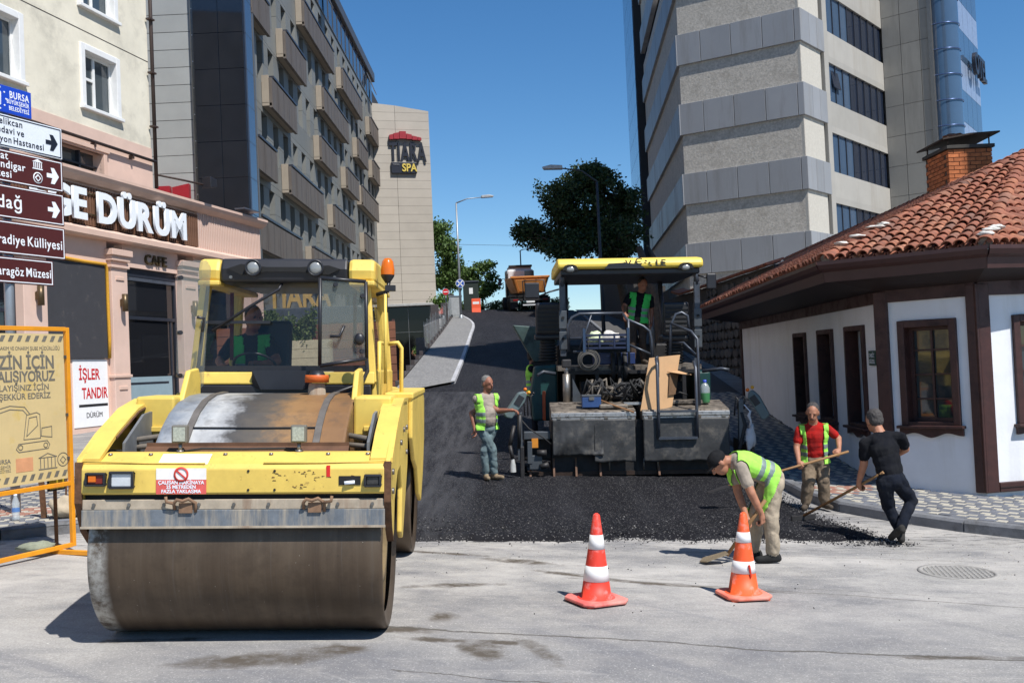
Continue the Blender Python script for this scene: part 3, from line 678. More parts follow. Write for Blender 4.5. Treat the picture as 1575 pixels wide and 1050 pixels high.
# pale stair tower with the sign
TW = frame((-9.85, 79, -.1), (.96, .28)) @ Matrix.Scale(1.053, 4)
tw = MB(); tw.box(-1, 3.85, .15, 7, 1, 21.5, TW); tw.build('tower_core', mat('tower_core', srgb(120, 112, 100), .8), HO)
pz = 1.5; k = 0
while pz < 22.2:
    for x0, x1 in ((-.9, 1.25), (1.26, 3.88)):
        top = 22.35-(x1/3.88)*.55
        if pz+.64 < top:
            MB().box(x0, x1-.012, 0, .14, pz, pz+.635, TW).build('cladding_panel', M_cladl, HO)
        else:
            MB().prism_y([(x0, pz), (x1-.012, pz), (x1-.012, max(pz+.02, 22.35-x1/3.88*.55)), (x0, 22.35-max(x0, 0)/3.88*.55)], 0, .14, TW).build('cladding_panel', M_cladl, HO)
    pz += .65
for r in range(31): MB().box(3.76, 3.88, .16, 7, 1.5+r*.65, 1.5+r*.65+.635, TW).build('cladding_panel', M_cladl, HO)
M_sgn = mat('sign_black', srgb(34, 36, 46), .4, var=.05); M_sgr = mat('sign_red', srgb(150, 28, 40), .5, var=.06); M_sgy = mat('sign_gold', srgb(206, 182, 84), .5, var=.05)
tl = text('sign_letters', 'TIARA', 2.05, M_sgn, HO, TW @ T(.70, -.12, 17.9) @ TXT, depth=.05, bold=.05, fit=2.85, spacing=1.06)
for i, (x, z, w, h) in enumerate([(.72, 19.52, .3, .32), (1.05, 19.55, .42, .42), (1.5, 19.58, .5, .56), (2.03, 19.55, .42, .42), (2.48, 19.5, .4, .32), (2.92, 19.48, .26, .26)]):
    MB().prism_y([(x, z), (x+w, z), (x+w, z+h+(.1 if i < 2 else -.1 if i > 2 else 0)*.8), (x, z+h)], -.32, -.02, TW).build('crown_block', M_sgr, HO)
MB().box(.8, 2.75, -.22, -.02, 16.95, 17.8, TW).build('spa_board', M_sgn, HO, bev=.02)
text('spa_letters', 'SPA', .82, M_sgy, HO, TW @ T(1.6, -.25, 17.1) @ TXT, depth=.03, bold=.02, sx=.85)
text('small_letters', 'TERMAL', .18, mat('sign_grey', srgb(130, 130, 132), .5), HO, TW @ T(.9, -.25, 17.55) @ TXT, depth=.01, sx=.8)
# second crown sign on the end wall
for x0, x1, zz in ((-13.62, -13.1, .06), (-13.0, -12.35, 0)):
    MB().prism_y([(x0, 9.05), (x1, 9.05), (x1, 9.62-zz), (x0, 9.5+zz)], 38.72, 38.98).build('crown_block', M_sgr, HO)
m = MB(); m.prism_y([(-13.5, 9.0), (-12.5, 9.0), (-12.95, 8.3), (-13.3, 8.3)], 38.75, 38.98); m.cyl((-12.85, 38.7, 7.75), (-12.85, 38.95, 7.75), .62, n=28); m.build('sign_letter', M_sgn, HO)
# entrance canopy with gold letters under the balconies
MB().box(-10.3, -6.4, 41.4, 44.6, 4.05, 4.75).build('canopy', mat('canopy_grey', srgb(92, 98, 106), .4, .3), HO, bev=.03)
text('canopy_letters', 'TIARA', 1.25, mat('gold_letter', srgb(214, 178, 108), .5, .2), HO, T(-10.1, 41.5, 4.8) @ TXT, depth=.08, bold=.03, sx=.75)
MB().box(-10.3, -3.7, 48.9, 49.3, .8, 4.9).build('lower_dark_wall', M_back, HO)
# ------------------------------------------------------------------ sunken hotel terrace
TZ = 1.05
MB().box(-6.6, -3.1, 25.9, 49, TZ-.3, TZ).build('terrace_floor', mat('terrace_stone', srgb(104, 100, 98), .8, var=.2, scale=3), None, kind='structure')
GP = thing('glass_pavilion', 'black glass pavilion with a thin flat roof on the sunken hotel terrace', 'building', loc=(-4.6, 44.5, TZ))
for i, (x0, x1) in enumerate(((-2.2, -1.1), (-1.1, 0.02), (.02, 1.0))):
    for z0, z1 in ((.05, 1.45), (1.47, 2.6), (2.62, 3.72)): MB().box(x0+.02, x1-.02, 0, .04, z0, z1).build('glass_pane', glass_mat('pavilion_glass', (.004, .004, .005), .05, spec=.35), GP)
m = MB()
for x in (-2.2, -1.1, .02, 1.0): m.box(x-.012, x+.012, -.03, .05, 0, 3.75)
m.box(-2.2, 1.0, -.025, .05, 2.6, 2.62); m.build('mullions', M_alu, GP)
MB().box(-2.6, 1.15, -.35, 4.2, 3.75, 3.87).build('roof', mat('roof_pale', srgb(170, 168, 162), .6), GP, bev=.02)
MB().box(-2.2, 1.0, .9, 1.0, 0, 3.75).build('dark_interior', M_back, GP); MB().box(.96, 1.05, .05, 4.2, 0, 3.75).build('side_wall', M_back, GP)
M_granw = mat('dark_granite', srgb(72, 64, 62), .35, var=.3, scale=14, perobj=.1)
RW = thing('terrace_wall', 'dark granite retaining wall with glass panels between hotel terrace and pavement', 'wall', loc=(0, 0, 0))
yy = 28.6
while yy < 56:
    z0 = gz(-2.9, yy+.5)+.13; x = -3.12-.04*max(0, yy-44)*.3
    MB().box(x-.12, x, yy+.01, yy+1.49, TZ-.2, z0+.12).build('wall_slab', M_granw, RW, bev=.008)
    if yy > 35:
        if int(yy*10) % 3 != 9: MB().box(x-.075, x-.055, yy+.06, yy+1.44, z0+.12, z0+1.05).build('glass_panel', glass_mat('balustrade_glass', (.25, .28, .30), .03, alpha=.32), RW)
    yy += 1.5
for y_, h_ in ((43.5, 1.35), (50, 1.1), (56.2, 1.3), (36.2, .5)):
    z0 = gz(-2.9, y_)+.13; MB().box(-3.5, -3.18, y_, y_+.5, TZ-.1, z0+h_).build('pier', M_granw, RW, bev=.01)
MB().box(-3.24, -3.1, 27.2, 28.55, TZ-.1, TZ+.62).build('end_slab', M_granw, RW, bev=.02)
# wooden wind fence and planter in front of the hotel (seen through the cab)
FE = thing('timber_fence', 'reddish brown timber wind fence behind the roller', 'fence', loc=(-8.9, 30, .55))
for k in range(10): MB().box(0, 5.4, 0, .05, .3+k*.26, .3+k*.26+.245).build('board', mat('red_brown_timber', srgb(118, 74, 52), .7, var=.2, scale=5, perobj=.12), FE, bev=.008)
for x in (.02, 1.8, 3.6, 5.3): MB().box(x, x+.08, .05, .13, 0, 2.95).build('post', M_wood, FE)
PL = thing('planter_box', 'pale plank planter box standing against the timber fence', 'planter', loc=(-8.0, 29.62, .55))
for k in range(9): MB().box(0, 2.6, 0, .04, k*.27, k*.27+.26).build('plank', mat('pale_plank', srgb(196, 184, 152), .75, var=.15, scale=5, perobj=.08), PL, bev=.006)
for k in (0, 1): MB().box(k*2.56, k*2.56+.04, .04, .36, 0, 2.42).build('side', mat('pale_plank', srgb(196, 184, 152)), PL)
MB().box(.04, 2.56, .04, .36, 2.2, 2.3).build('soil', mat('soil', (.03, .022, .016), .95), PL)
# ================================================================== RIGHT SIDE: OFFICE TOWER, OLD HOUSE, STONE WALL
M_stucco = mat('rough_stucco', srgb(186, 179, 168), .95, var=.3, scale=9, bump=1.0, bscale=14, dirt=srgb(156, 149, 138), dirt_amt=.3, dirt_scale=1.5)
M_band = mat('grey_band_panel', srgb(146, 147, 149), .5, .1, var=.06, scale=.7, perobj=.07, dirt=srgb(130, 130, 130), dirt_amt=.3, dirt_scale=1.2, streak=True)
M_conc = mat('beige_panel', srgb(162, 158, 150), .7, var=.08, scale=.8, perobj=.06, dirt=srgb(150, 144, 134), dirt_amt=.3, dirt_scale=1.0, streak=True)
M_concd = mat('grazed_beige_panel', srgb(146, 143, 136), .7, var=.08, scale=.8, perobj=.06, dirt=srgb(128, 125, 119), dirt_amt=.3, dirt_scale=1.0, streak=True)  # beige panel copy, greyed in colour for the grazing sun on its face
M_tglass = glass_mat('tower_window', (.015, .022, .04), .04)
M_tglass2 = glass_mat('curtain_glass', (.06, .10, .16), .04, spec=1.0)
TW2 = thing('office_tower', 'tall grey office tower with stucco storeys and jutting metal bands', 'building', loc=(0, 0, 0))
FB = frame((8.75, 48.35, 0), (5.03, -3.15)); LB = 5.935
FC = frame((13.78, 45.2, 0), (.64, .768)); LC = 10.95
FA = frame((10.15, 73.6, 0), (-1.4, -25.25)); LA = 25.29
M_stuccoC = mat('pale_stucco', srgb(186, 181, 170), .95, var=.1, scale=8, bump=.7, bscale=22)
m = MB(); m.prism_z([(9.1, 48.5), (13.8, 45.6), (20.9, 54.1), (22.9, 52.9), (24.25, 53.2), (27.8, 58.4), (24.5, 65), (9.9, 58.5)], 0, 22.2); m.build('core', mat('tower_core_grey', srgb(120, 116, 110), .9), TW2)
m = MB(); m.prism_z([(9.85, 58.52), (24.5, 65.02), (24, 75), (10.6, 74)], 0, 32); m.build('rear_core', mat('tower_core_grey', srgb(120, 116, 110)), TW2)
for k in range(-4, 5):
    z = 16.2+3.41*k; zs, ze = z+1.5, min(z+3.41, 22.2 if k < 2 else 40)
    far = k > 1
    for j in range(9):
        if far and j < 4: continue
        MB().box(LA-(j+1)*2.2+.012, LA-j*2.2-.012 if j else LA+.08, -.10, .2, z, z+1.5, FA).build('band_panel', M_band, TW2)
    MB().box(LA-19.8, LA-.02 if not far else LA-9.0, .06, .4, zs-.05, ze+.05, FA).build('stucco_wall', M_stucco, TW2)
    if far: continue
    MB().box(.02, LB-.005, .02, .5, zs-.05, ze+.05, FB).build('stucco_wall', M_stucco, TW2)
    MB().box(.0, 2.32, .02, .5, zs-.05, ze+.05, FC).build('stucco_wall', M_stuccoC, TW2)
    xs_ = [-.10, 1.18, 2.70, 4.22, 5.72, LB+.09]
    for a, b in zip(xs_[:-1], xs_[1:]): MB().box(a+.012, b-.012, -.10, .3, z, z+1.5, FB).build('band_panel', M_band, TW2, bev=.012)
    for a, b in ((-.08, .9), (.9, 1.75), (1.75, 2.6)): MB().box(a+.01 if a > 0 else a, b-.01, -.10, .12, z, z+1.5, FC).build('band_panel', M_band, TW2, bev=.012)
    # window strip and spandrel on the flank of the recess
    MB().box(3.15, LC+.0, .0, .25, z+.0, z+1.2, FC).build('spandrel', M_conc, TW2)
    for j in range(8):
        a = 3.2+j*.96; MB().box(a+.02, a+.94, .10, .14, z+1.22, z+3.1, FC).build('window_pane', M_tglass2 if j < 3 else M_tglass, TW2)
        MB().box(a-.02, a+.02, .04, .14, z+1.22, z+3.1, FC).build('mullion', M_rail, TW2)
    MB().box(3.15, LC, .0, .25, z+3.1, z+3.41, FC).build('lintel', M_conc, TW2)
MB().box(0, .9, -.05, 0, 0, 1.7, FC @ T(3.7, .0, 14.75) @ Matrix.Rotation(R(-10), 4, 'X')).build('open_sash', M_tglass, TW2)
m = MB(); m.box(2.62, 3.14, -.06, .4, 0, 23, FC); m.build('pier', M_conc, TW2, bev=.02)
FE_ = frame((20.79, 53.62, 0), (1.93, -1.62)); LE = 2.52
for r in range(13):
    z = 2+r*1.62
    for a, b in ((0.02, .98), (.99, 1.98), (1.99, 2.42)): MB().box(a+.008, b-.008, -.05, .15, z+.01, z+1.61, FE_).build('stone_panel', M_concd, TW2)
MB().box(2.43, 2.62, -.12, .4, 0, 23, FE_).build('corner_strip', M_alu, TW2)
m = MB(); CC = Vector((23.55, 52.55, 0)); m.lathe([(.86, 0), (.86, 24)], 28, Matrix.Translation(CC)); m.build('glass_cylinder', M_tglass2, TW2)
for r in range(15): MB().lathe([(.9, 4+r*1.35), (.92, 4.0+r*1.35), (.92, 4.05+r*1.35), (.9, 4.05+r*1.35)], 28, Matrix.Translation(CC)).build('ring', mat('ring_blue_grey', srgb(70, 90, 130), .3, .5), TW2)
FG = frame((24.35, 52.9, 0), (4.0, 5.6)); gw = 0
for k in range(5):
    for r in range(6):
        MB().box(k*1.35+.02, k*1.35+1.33, 0, .05, 4+r*3.4, 4+r*3.4+1.75, FG).build('glass_pane', M_tglass2, TW2)
        MB().box(k*1.35+.02, k*1.35+1.33, 0, .08, 5.77+r*3.4, 7.38+r*3.4, FG).build('spandrel', mat('blue_spandrel', srgb(150, 164, 186), .35, .3), TW2)
text('roof_sign', 'OTEL', 1.7, M_sgn, TW2, FG @ T(3.2, -.35, 17.2) @ TXT, depth=.1, bold=.04, sx=.8)
# projecting glass bay at the far end of the left flank
for k in range(4):
    for r in range(17):
        MB().box(-4.5+k*2.2+.02, -4.5+k*2.2+2.18, -.45, -.38, 3+r*1.7, 3+r*1.7+1.67, FA).build('glass_pane', M_tglass2, TW2)
MB().box(-4.6, 4.4, -.37, .6, 2, 32, FA).build('bay_core', M_back, TW2)
# unseen block added on the right to shade the street and the trees
e1 = Vector((SUN.x, SUN.y)).normalized(); e2 = Vector((-e1.y, e1.x))
def sc(s, c): v = e1*s+e2*c; return (v.x, v.y)
NB = thing('shade_block', 'tall unseen block added on the right to shade the street and trees', 'building', loc=(0, 0, 0))
MB().prism_z([sc(-6, 20), sc(4, 20), sc(4, 31), sc(-6, 31)], -.6, 38).build('wall', M_conc, NB)
for k in range(11):
    MB().prism_z([sc(-6.05, 20.5), sc(-6.0, 20.5), sc(-6.0, 30.5), sc(-6.05, 30.5)], 3+k*3.1, 4.7+k*3.1).build('window', M_tglass, NB)

# ------------------------------------------------------------------ old white house
M_lime = mat('white_limewash', srgb(224, 225, 228), .9, var=.06, scale=1.6, bump=.45, bscale=5, dirt=srgb(206, 205, 203), dirt_amt=.25, dirt_scale=1.3, streak=True)
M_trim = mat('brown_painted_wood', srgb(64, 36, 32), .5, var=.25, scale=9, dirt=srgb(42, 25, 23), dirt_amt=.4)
M_eave = mat('shaded_eave_wood', srgb(40, 27, 25), .6, var=.2, scale=5)  # wood tone darkened to carry the shade under the eaves
M_gut = mat('brown_gutter', srgb(70, 46, 44), .45, .1, var=.15)
M_hglass = glass_mat('house_glass', (.03, .04, .045), .03)
M_dark = mat('dark_interior', (.012, .012, .012), .9)
WH = thing('old_house', 'white limewashed old house with brown timber posts and red tiled hip roof', 'house', loc=(0, 0, 0))
PL_, PR_ = (5.37, 14.42), (6.3, 13.46)
FL = frame((5.76, 25.0, 0), (PL_[0]-5.76, PL_[1]-25)); LL = math.hypot(PL_[0]-5.76, PL_[1]-25)
FCh = frame((*PL_, 0), (PR_[0]-PL_[0], PR_[1]-PL_[1])); LCh = math.hypot(PR_[0]-PL_[0], PR_[1]-PL_[1])
FF = frame((*PR_, 0), (.98, .2)); ZT = 2.74
ly = lambda y: 25.0-y                                    # distance along the left wall from its far end (nearly parallel to Y)
slits = [(ly(19.6), ly(18.68)), (ly(17.85), ly(16.9)), (ly(16.2), ly(15.2))]
def house_wall(F, L, holes, name='wall', zb=-.6):
    m = MB(); wall_with_holes(m, 0, L, zb, ZT, 0, .3, holes); m2 = MB(); m2.add(m.v, m.f, False, 0, F); return m2.build(name, M_lime, WH)
house_wall(FL, LL, [(a+.07, b-.07, .74, 2.24) for a, b in slits], zb=-.3)
house_wall(FCh, LCh, [(.3, .99, .84, 2.22)]); house_wall(FF, 7, [(.6, 1.35, .84, 2.22), (3.0, 3.75, .84, 2.22)])
MB().prism_z([(5.9, 25), (5.75, 14.6), (6.5, 13.95), (12.8, 15.2), (12.8, 25)], -.3, 2.7).build('interior_core', M_dark, WH)
def wavy(x0, x1, z, y0, y1, F, amp=.05, n=24):
    top = z; pts = [(x0, top), (x1, top)]
    for i in range(n+1):
        f = i/n; x = x1+(x0-x1)*f; pts.append((x, top-.075-amp*math.cos(f*math.pi*4)*.5-amp*.6*(1-abs(2*f-1))))
    m = MB().prism_y(pts, y0, y1); m2 = MB(); m2.add(m.v, m.f, False, 0, F); return m2
def house_window(F, x0, x1, z0, z1, cols, rows, deep=.12, sill=True, e=.08):
    w = thing('window', None, None); w.parent = WH; w.matrix_local = F @ T(0, 0, 0)
    m = MB(); m.box(x0-e, x0+.02, -.05, .16, z0-.02, z1+e); m.box(x1-.02, x1+e, -.05, .16, z0-.02, z1+e); m.box(x0+.02, x1-.02, -.05, .16, z1-.02, z1+e); m.box(x0+.02, x1-.02, -.04, .16, z0-.04, z0+.03); m.build('frame', M_trim, w, bev=.008)
    MB().box(x0, x1, deep+.05, deep+.06, z0, z1).build('pane', M_hglass, w)
    m = MB(); m.box(x0+.02, x0+.075, deep, deep+.06, z0+.03, z1-.02); m.box(x1-.075, x1-.02, deep, deep+.06, z0+.03, z1-.02); m.box(x0+.075, x1-.075, deep, deep+.06, z0+.03, z0+.08); m.box(x0+.075, x1-.075, deep, deep+.06, z1-.07, z1-.02)
    for i in range(1, cols): xm = x0+(x1-x0)*i/cols; m.box(xm-.015, xm+.015, deep+.005, deep+.055, z0+.08, z1-.07)
    for i in range(1, rows):
        zm = z0+(z1-z0)*i/rows; m.box(x0+.075, x1-.075, deep+.01, deep+.052, zm-.012, zm+.012)
    m.build('muntins', M_trim, w)
    if sill:
        MB().box(x0-e-.05, x1+e+.05, -.12, .02, z0-.06, z0-.02).build('sill', M_trim, w, bev=.008)
        s_ = wavy(x0-e-.03, x1+e+.03, z0-.06, -.055, -.012, Matrix.Identity(4)); s_.build('apron', M_trim, w)
house_window(FCh, .31, .98, .84, 2.22, 2, 4)
house_window(FF, .6, 1.35, .84, 2.22, 2, 4); house_window(FF, 3.0, 3.75, .84, 2.22, 2, 4)
for a, b in slits: house_window(FL, a+.07, b-.07, .74, 2.24, 2, 1, deep=.2, e=.06)
for a, b in slits: MB().box(a+.09, b-.09, .245, .29, .76, 2.22, FL).build('closed_shutter', mat('black_brown_shutter', srgb(34, 24, 24), .6), WH)
for F, x0, x1, zt, y0 in ((FCh, -.1, .1, ZT, -.055), (FCh, LCh-.13, LCh+.045, ZT, -.05), (FF, -.05, .16, ZT, -.055), (FL, -.02, .14, ZT, -.04)): MB().box(x0, x1, y0, .1, -.08 if F is not FL else .4, zt, F).build('timber_post', M_trim, WH, bev=.012)
MB().box(.17, 7, -.05, .1, -.08, .05, FF).build('skirting_board', M_trim, WH, bev=.01)
MB().box(.17, 7, -.06, .1, -.02, -.012, FF).build('skirting_groove', M_eave, WH)
MB().box(-.02, .35, -.16, .0, -.6, -.1, FF @ T(.75, 0, 0)).build('buttress', M_lime, WH, bev=.05)
for F, L in ((FCh, LCh), (FF, 7), (FL, LL)): MB().box(0, L, -.045, .1, ZT-.16, ZT+.03, F).build('top_plate', M_trim, WH)
# wall plaque
pq = MB().box(ly(15.02), ly(14.72), -.03, 0, 1.68, 1.9, FL).build('plaque', mat('green_plaque', srgb(28, 66, 52), .4), WH, bev=.005)
text('plaque_text', 'TABİZ', .085, M_ltr, WH, FL @ T(ly(14.99), -.034, 1.8) @ TXT, .001); text('plaque_text', 'GÜZEL', .085, M_ltr, WH, FL @ T(ly(14.99), -.034, 1.71) @ TXT, .001)
# eaves
ZE = 3.2; E0, E1, E2, E3 = (5.07, 26.2), (4.52, 14.19), (6.19, 12.89), (12.4, 14.7)
W0, W1, W2, W3 = (5.76, 25.0), PL_, PR_, (13.1, 14.8)
for (ea, eb, wa, wb) in ((E0, E1, W0, W1), (E1, E2, W1, W2), (E2, E3, W2, W3)):
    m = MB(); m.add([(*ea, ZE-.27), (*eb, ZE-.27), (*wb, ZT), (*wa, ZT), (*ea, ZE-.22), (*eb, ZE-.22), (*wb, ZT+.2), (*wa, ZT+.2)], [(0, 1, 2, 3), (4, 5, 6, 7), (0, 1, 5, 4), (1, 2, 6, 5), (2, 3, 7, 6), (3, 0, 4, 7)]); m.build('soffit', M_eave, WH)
    d = (Vector(eb)-Vector(ea)).normalized(); nrm = Vector((d.y, -d.x))
    if nrm.dot(Vector(ea)-Vector(wa)) < 0: nrm = -nrm
    prof = [(0, -.3), (.03, -.3), (.05, -.16), (.12, -.12), (.15, -.06), (.15, -.01), (.13, -.01), (.11, -.06), (.0, -.08)]
    vs = []; n = len(prof)
    for p, sg in ((ea, -1), (eb, 1)): vs += [(p[0]+nrm.x*o+d.x*sg*o*.42, p[1]+nrm.y*o+d.y*sg*o*.42, ZE+z) for o, z in prof]
    MB().add(vs, [(i, (i+1) % n, n+(i+1) % n, n+i) for i in range(n)]+[tuple(range(n)), tuple(range(2*n-1, n-1, -1))]).build('gutter', M_gut, WH)
# roof planes and tiles
AP, RF, RR = (8.92, 17.0, 5.1), (9.5, 34.0, 5.1), (14, 18.4, 5.1)
M_deck = mat('roof_deck', srgb(112, 66, 48), .95, var=.3, scale=6)
def tilemat():
    t = NT('terracotta_tile'); oi = t.n('ShaderNodeObjectInfo'); geo = t.n('ShaderNodeNewGeometry')
    k = t.math('FRACT', t.math('ADD', oi.outputs['Random'], geo.outputs['Random Per Island']))
    r = t.n('ShaderNodeValToRGB'); el = r.color_ramp.elements; el[0].color = (*srgb(138, 84, 64), 1); el[1].color = (*srgb(186, 128, 98), 1); el[0].position = .1; el[1].position = 1
    for pos, c in ((.3, srgb(164, 100, 74)), (.55, srgb(150, 92, 74)), (.75, srgb(174, 112, 82)), (.9, srgb(124, 92, 80))): e = el.new(pos); e.color = (*c, 1)
    t.link(k, r.inputs[0]); c = t.mix(t.ramp(t.noise(9, 5, .7), .45, .75), r.outputs[0], srgb(122, 82, 66)); c = t.mix(t.math('MULTIPLY', t.ramp(t.noise(26, 3, .7), .6, .75), .5), c, srgb(86, 66, 58))
    t.base(c); t.p.inputs['Roughness'].default_value = .85; t.bump(t.noise(60, 3), .25, .006); return t.m
M_tile = tilemat()
def tile_mesh(name, r0, r1, L, th=.014, n=6, flip=False):
    """half-round tile lying along +y (upslope), lower end at y=0"""
    vs = []
    for y, r in ((0, r0), (L, r1)):
        for rr in (r, r-th):
            for i in range(n+1):
                a = math.pi*i/n; z = rr*math.sin(a)*.85; vs.append((-rr*math.cos(a), y, -z if flip else z))
    k = n+1; fs = []
    for i in range(n):
        fs += [(i, i+1, 2*k+i+1, 2*k+i), (k+i, 3*k+i, 3*k+i+1, k+i+1), (i, k+i, k+i+1, i+1)]
    return MB().add(vs, fs, True).mesh(name, M_tile)
TC = tile_mesh('roof_tile', .08, .06, .33, th=.017); TPn = tile_mesh('pan_tile', .075, .062, .34, flip=True)
tiles = []
def tile_plane(P0, P1, poly, pitch_pts, name):
    P0 = Vector(P0); P1 = Vector(P1); ex = (P1-P0).normalized(); q = Vector(pitch_pts)-P0; up = (q-ex*q.dot(ex)).normalized(); nz = ex.cross(up)
    if nz.z < 0: nz = -nz
    loc = lambda p: ((Vector(p)-P0).dot(ex), (Vector(p)-P0).dot(up)); pl = [loc(p) for p in poly]
    B = Matrix.Identity(4)
    for i, c in enumerate((ex, up, nz)):
        for k in range(3): B[k][i] = c[k]
    x0, x1 = min(p[0] for p in pl), max(p[0] for p in pl); y1 = max(p[1] for p in pl)
    for i in range(int((x1-x0)/.158)+1):
        x = x0+.08+i*.158; wob = random.gauss(0, .012)
        for j in range(int(y1/.25)+1):
            y = j*.25-.06+wob
            for k, (me, dx, dz) in enumerate(((TC, 0, .062), (TPn, .079, .056))):
                if not inpoly(x+dx, max(.02, y+.12), pl): continue
                M = Matrix.Translation(P0) @ B @ T(x+dx+random.gauss(0, .006), y+random.gauss(0, .008), dz) @ Matrix.Rotation(random.gauss(0, .03), 4, 'Z') @ Matrix.Rotation(R(-5.5 if k == 0 else -2)+random.gauss(0, .015), 4, 'X')
                tiles.append((M, me, k))
    m = MB(); m.add(poly, [tuple(range(len(poly)))]); o = m.build('roof_deck', M_deck, WH)
z3 = lambda p: (*p, ZE)
tile_plane(z3(E1), z3(E2), [z3(E1), z3(E2), AP], AP, 'chamfer')
tile_plane(z3(E2), z3(E3), [z3(E2), z3(E3), RR, AP], AP, 'front')
tile_plane(z3(E0), z3(E1), [z3(E0), z3(E1), AP, RF], AP, 'left')
tiles.sort(key=lambda t: (t[0].translation-Vector((5.9, 13.1, 3.7))).length + (3 if t[2] else 0) + (2.2 if t[0].translation.x < 5 and t[0].translation.y > 14.5 else 0))
rest = MB()
for i, (M, me, k) in enumerate(tiles):
    if i < 300: inst('roof_tile', me, M, WH)
    else: rest.add([v.co for v in me.vertices], [tuple(p.vertices) for p in me.polygons], True, 0, M)
rest.build('roof_tile_field', M_tile, WH, fix=False, kind='stuff')
RT = tile_mesh('ridge_tile', .108, .09, .38, th=.016, n=8)
M_cem = mat('white_cement', srgb(208, 204, 196), .95, var=.2, scale=10, bump=.6, bscale=25)
def ridge_line(a, b, n0=0):
    a = Vector(a); b = Vector(b); d = (b-a).normalized(); L = (b-a).length; s = d.cross(Vector((0, 0, 1))).normalized(); nz = s.cross(d); B = Matrix.Identity(4)
    for i, c in enumerate((s, d, nz)):
        for k in range(3): B[k][i] = c[k]
    y = -.05
    while y < L:
        inst('ridge_tile', RT, Matrix.Translation(a) @ B @ T(random.gauss(0, .004), y, .045) @ Matrix.Rotation(random.gauss(0, .012), 4, 'Z') @ Matrix.Rotation(R(-2.5), 4, 'X'), WH); y += .3
    m = MB(); m.tube([a+d*(L*k/10)+Vector((0, 0, .02)) for k in range(11)], .085, 8); m.build('ridge_mortar', mat('grey_mortar', srgb(150, 138, 126), .95, var=.3, scale=20, bump=.6), WH)
ridge_line(z3(E1), AP); ridge_line(z3(E2), AP); ridge_line(AP, RF); ridge_line(AP, RR)
def lump(c, r, name, m_, parent, seed=0, flat=1.0):
    m = MB(); m.ball((0, 0, 0), 1, 16, 10); v2 = []
    for v in m.v:
        p = Vector(v); k = 1+mnoise.noise(p*1.6+Vector((seed, 0, 0)))*.45+mnoise.noise(p*4+Vector((seed, 3, 0)))*.18; v2.append((c[0]+p.x*r[0]*k, c[1]+p.y*r[1]*k, c[2]+p.z*r[2]*k*flat))
    m.v = v2; return m.build(name, m_, parent)
h1 = (Vector(AP)-Vector(z3(E1))); h2 = (Vector(AP)-Vector(z3(E2)))
for k, f in enumerate((.07, .13, .21, .235)):
    p = Vector(z3(E1))+h1*f; lump((p.x+.02*k, p.y-.03, p.z+.135), (.10+.02*(k%3), .08, .024), 'cement_patch', M_cem, WH, k)
for k, f in enumerate((.02, .055, .075)):
    p = Vector(z3(E2))+h2*f; lump((p.x+.05*k, p.y, p.z+.12), (.11, .1, .035), 'cement_patch', M_cem, WH, k+9)
# chimney
CH = thing('chimney_part', None, None); CH.name = 'chimney'; CH.parent = WH; CH.matrix_local = T(8.965, 20.0, 4.66) @ Matrix.Scale(1.05, 4)
M_brick = mat('orange_brick', srgb(186, 110, 66), .9, var=.25, scale=14, bump=.3, bscale=50, perobj=.22)
MB().box(.012, .83, .012, 1.06, 0, 1.17).build('mortar_core', mat('brick_mortar', srgb(92, 74, 62), .95, var=.3, scale=20), CH)
bl, bh, gp = .2, .066, .013
bx_ = MB().box(0, bl, 0, .1, 0, bh).mesh('brick', M_brick); bs_ = MB().box(0, .1, 0, bl, 0, bh).mesh('brick', M_brick); bq = MB().box(0, .095, 0, .1, 0, bh).mesh('brick', M_brick)
for r in range(14):
    z = .06+r*(bh+gp); off = (bl+gp)/2*(r % 2)
    if off: inst('brick', bq, T(0, -.001, z), CH)
    x = off
    while x+bl < .86:
        inst('brick', bx_, T(x, random.uniform(-.003, .003), z), CH); x += bl+gp
    if x+.09 < .86: inst('brick', bq, T(.845-.095, 0, z), CH)
    y = .105+((bl+gp)/2-off)
    while y+bl < 1.1:
        inst('brick', bs_, T(-.001+random.uniform(-.003, .003), y, z), CH); y += bl+gp
MB().box(-.04, .89, -.04, 1.12, 1.17, 1.24).build('top_slab', mat('chimney_slab', srgb(72, 70, 66), .9, var=.3), CH, bev=.01)
m = MB()
for x in (.03, .82):
    for y in (.05, 1.0): m.cyl((x, y, 1.24), (x, y, 1.42), .015, n=8)
m.build('cap_legs', M_brpipe, CH)
m = MB(); m.add([(-.13, -.1, 1.37), (.38, -.12, 1.44), (.98, -.08, 1.47), (.97, 1.15, 1.45), (.38, 1.2, 1.47), (-.13, 1.15, 1.37)], [(0, 1, 4, 5), (1, 2, 3, 4)]); o = m.build('cap_sheet', mat('rusty_sheet', srgb(64, 54, 48), .8, .2, var=.4, scale=5), CH); s = o.modifiers.new('s', 'SOLIDIFY'); s.thickness = .03
lump((.35, .5, 1.52), (.2, .12, .05), 'cap_brick', mat('old_brick', srgb(120, 78, 56), .9), CH, 4)
MB().tube([(-.04, -.04, .1), (.95, -.03, .55)], .025, 6).build('flashing', M_alu, CH)
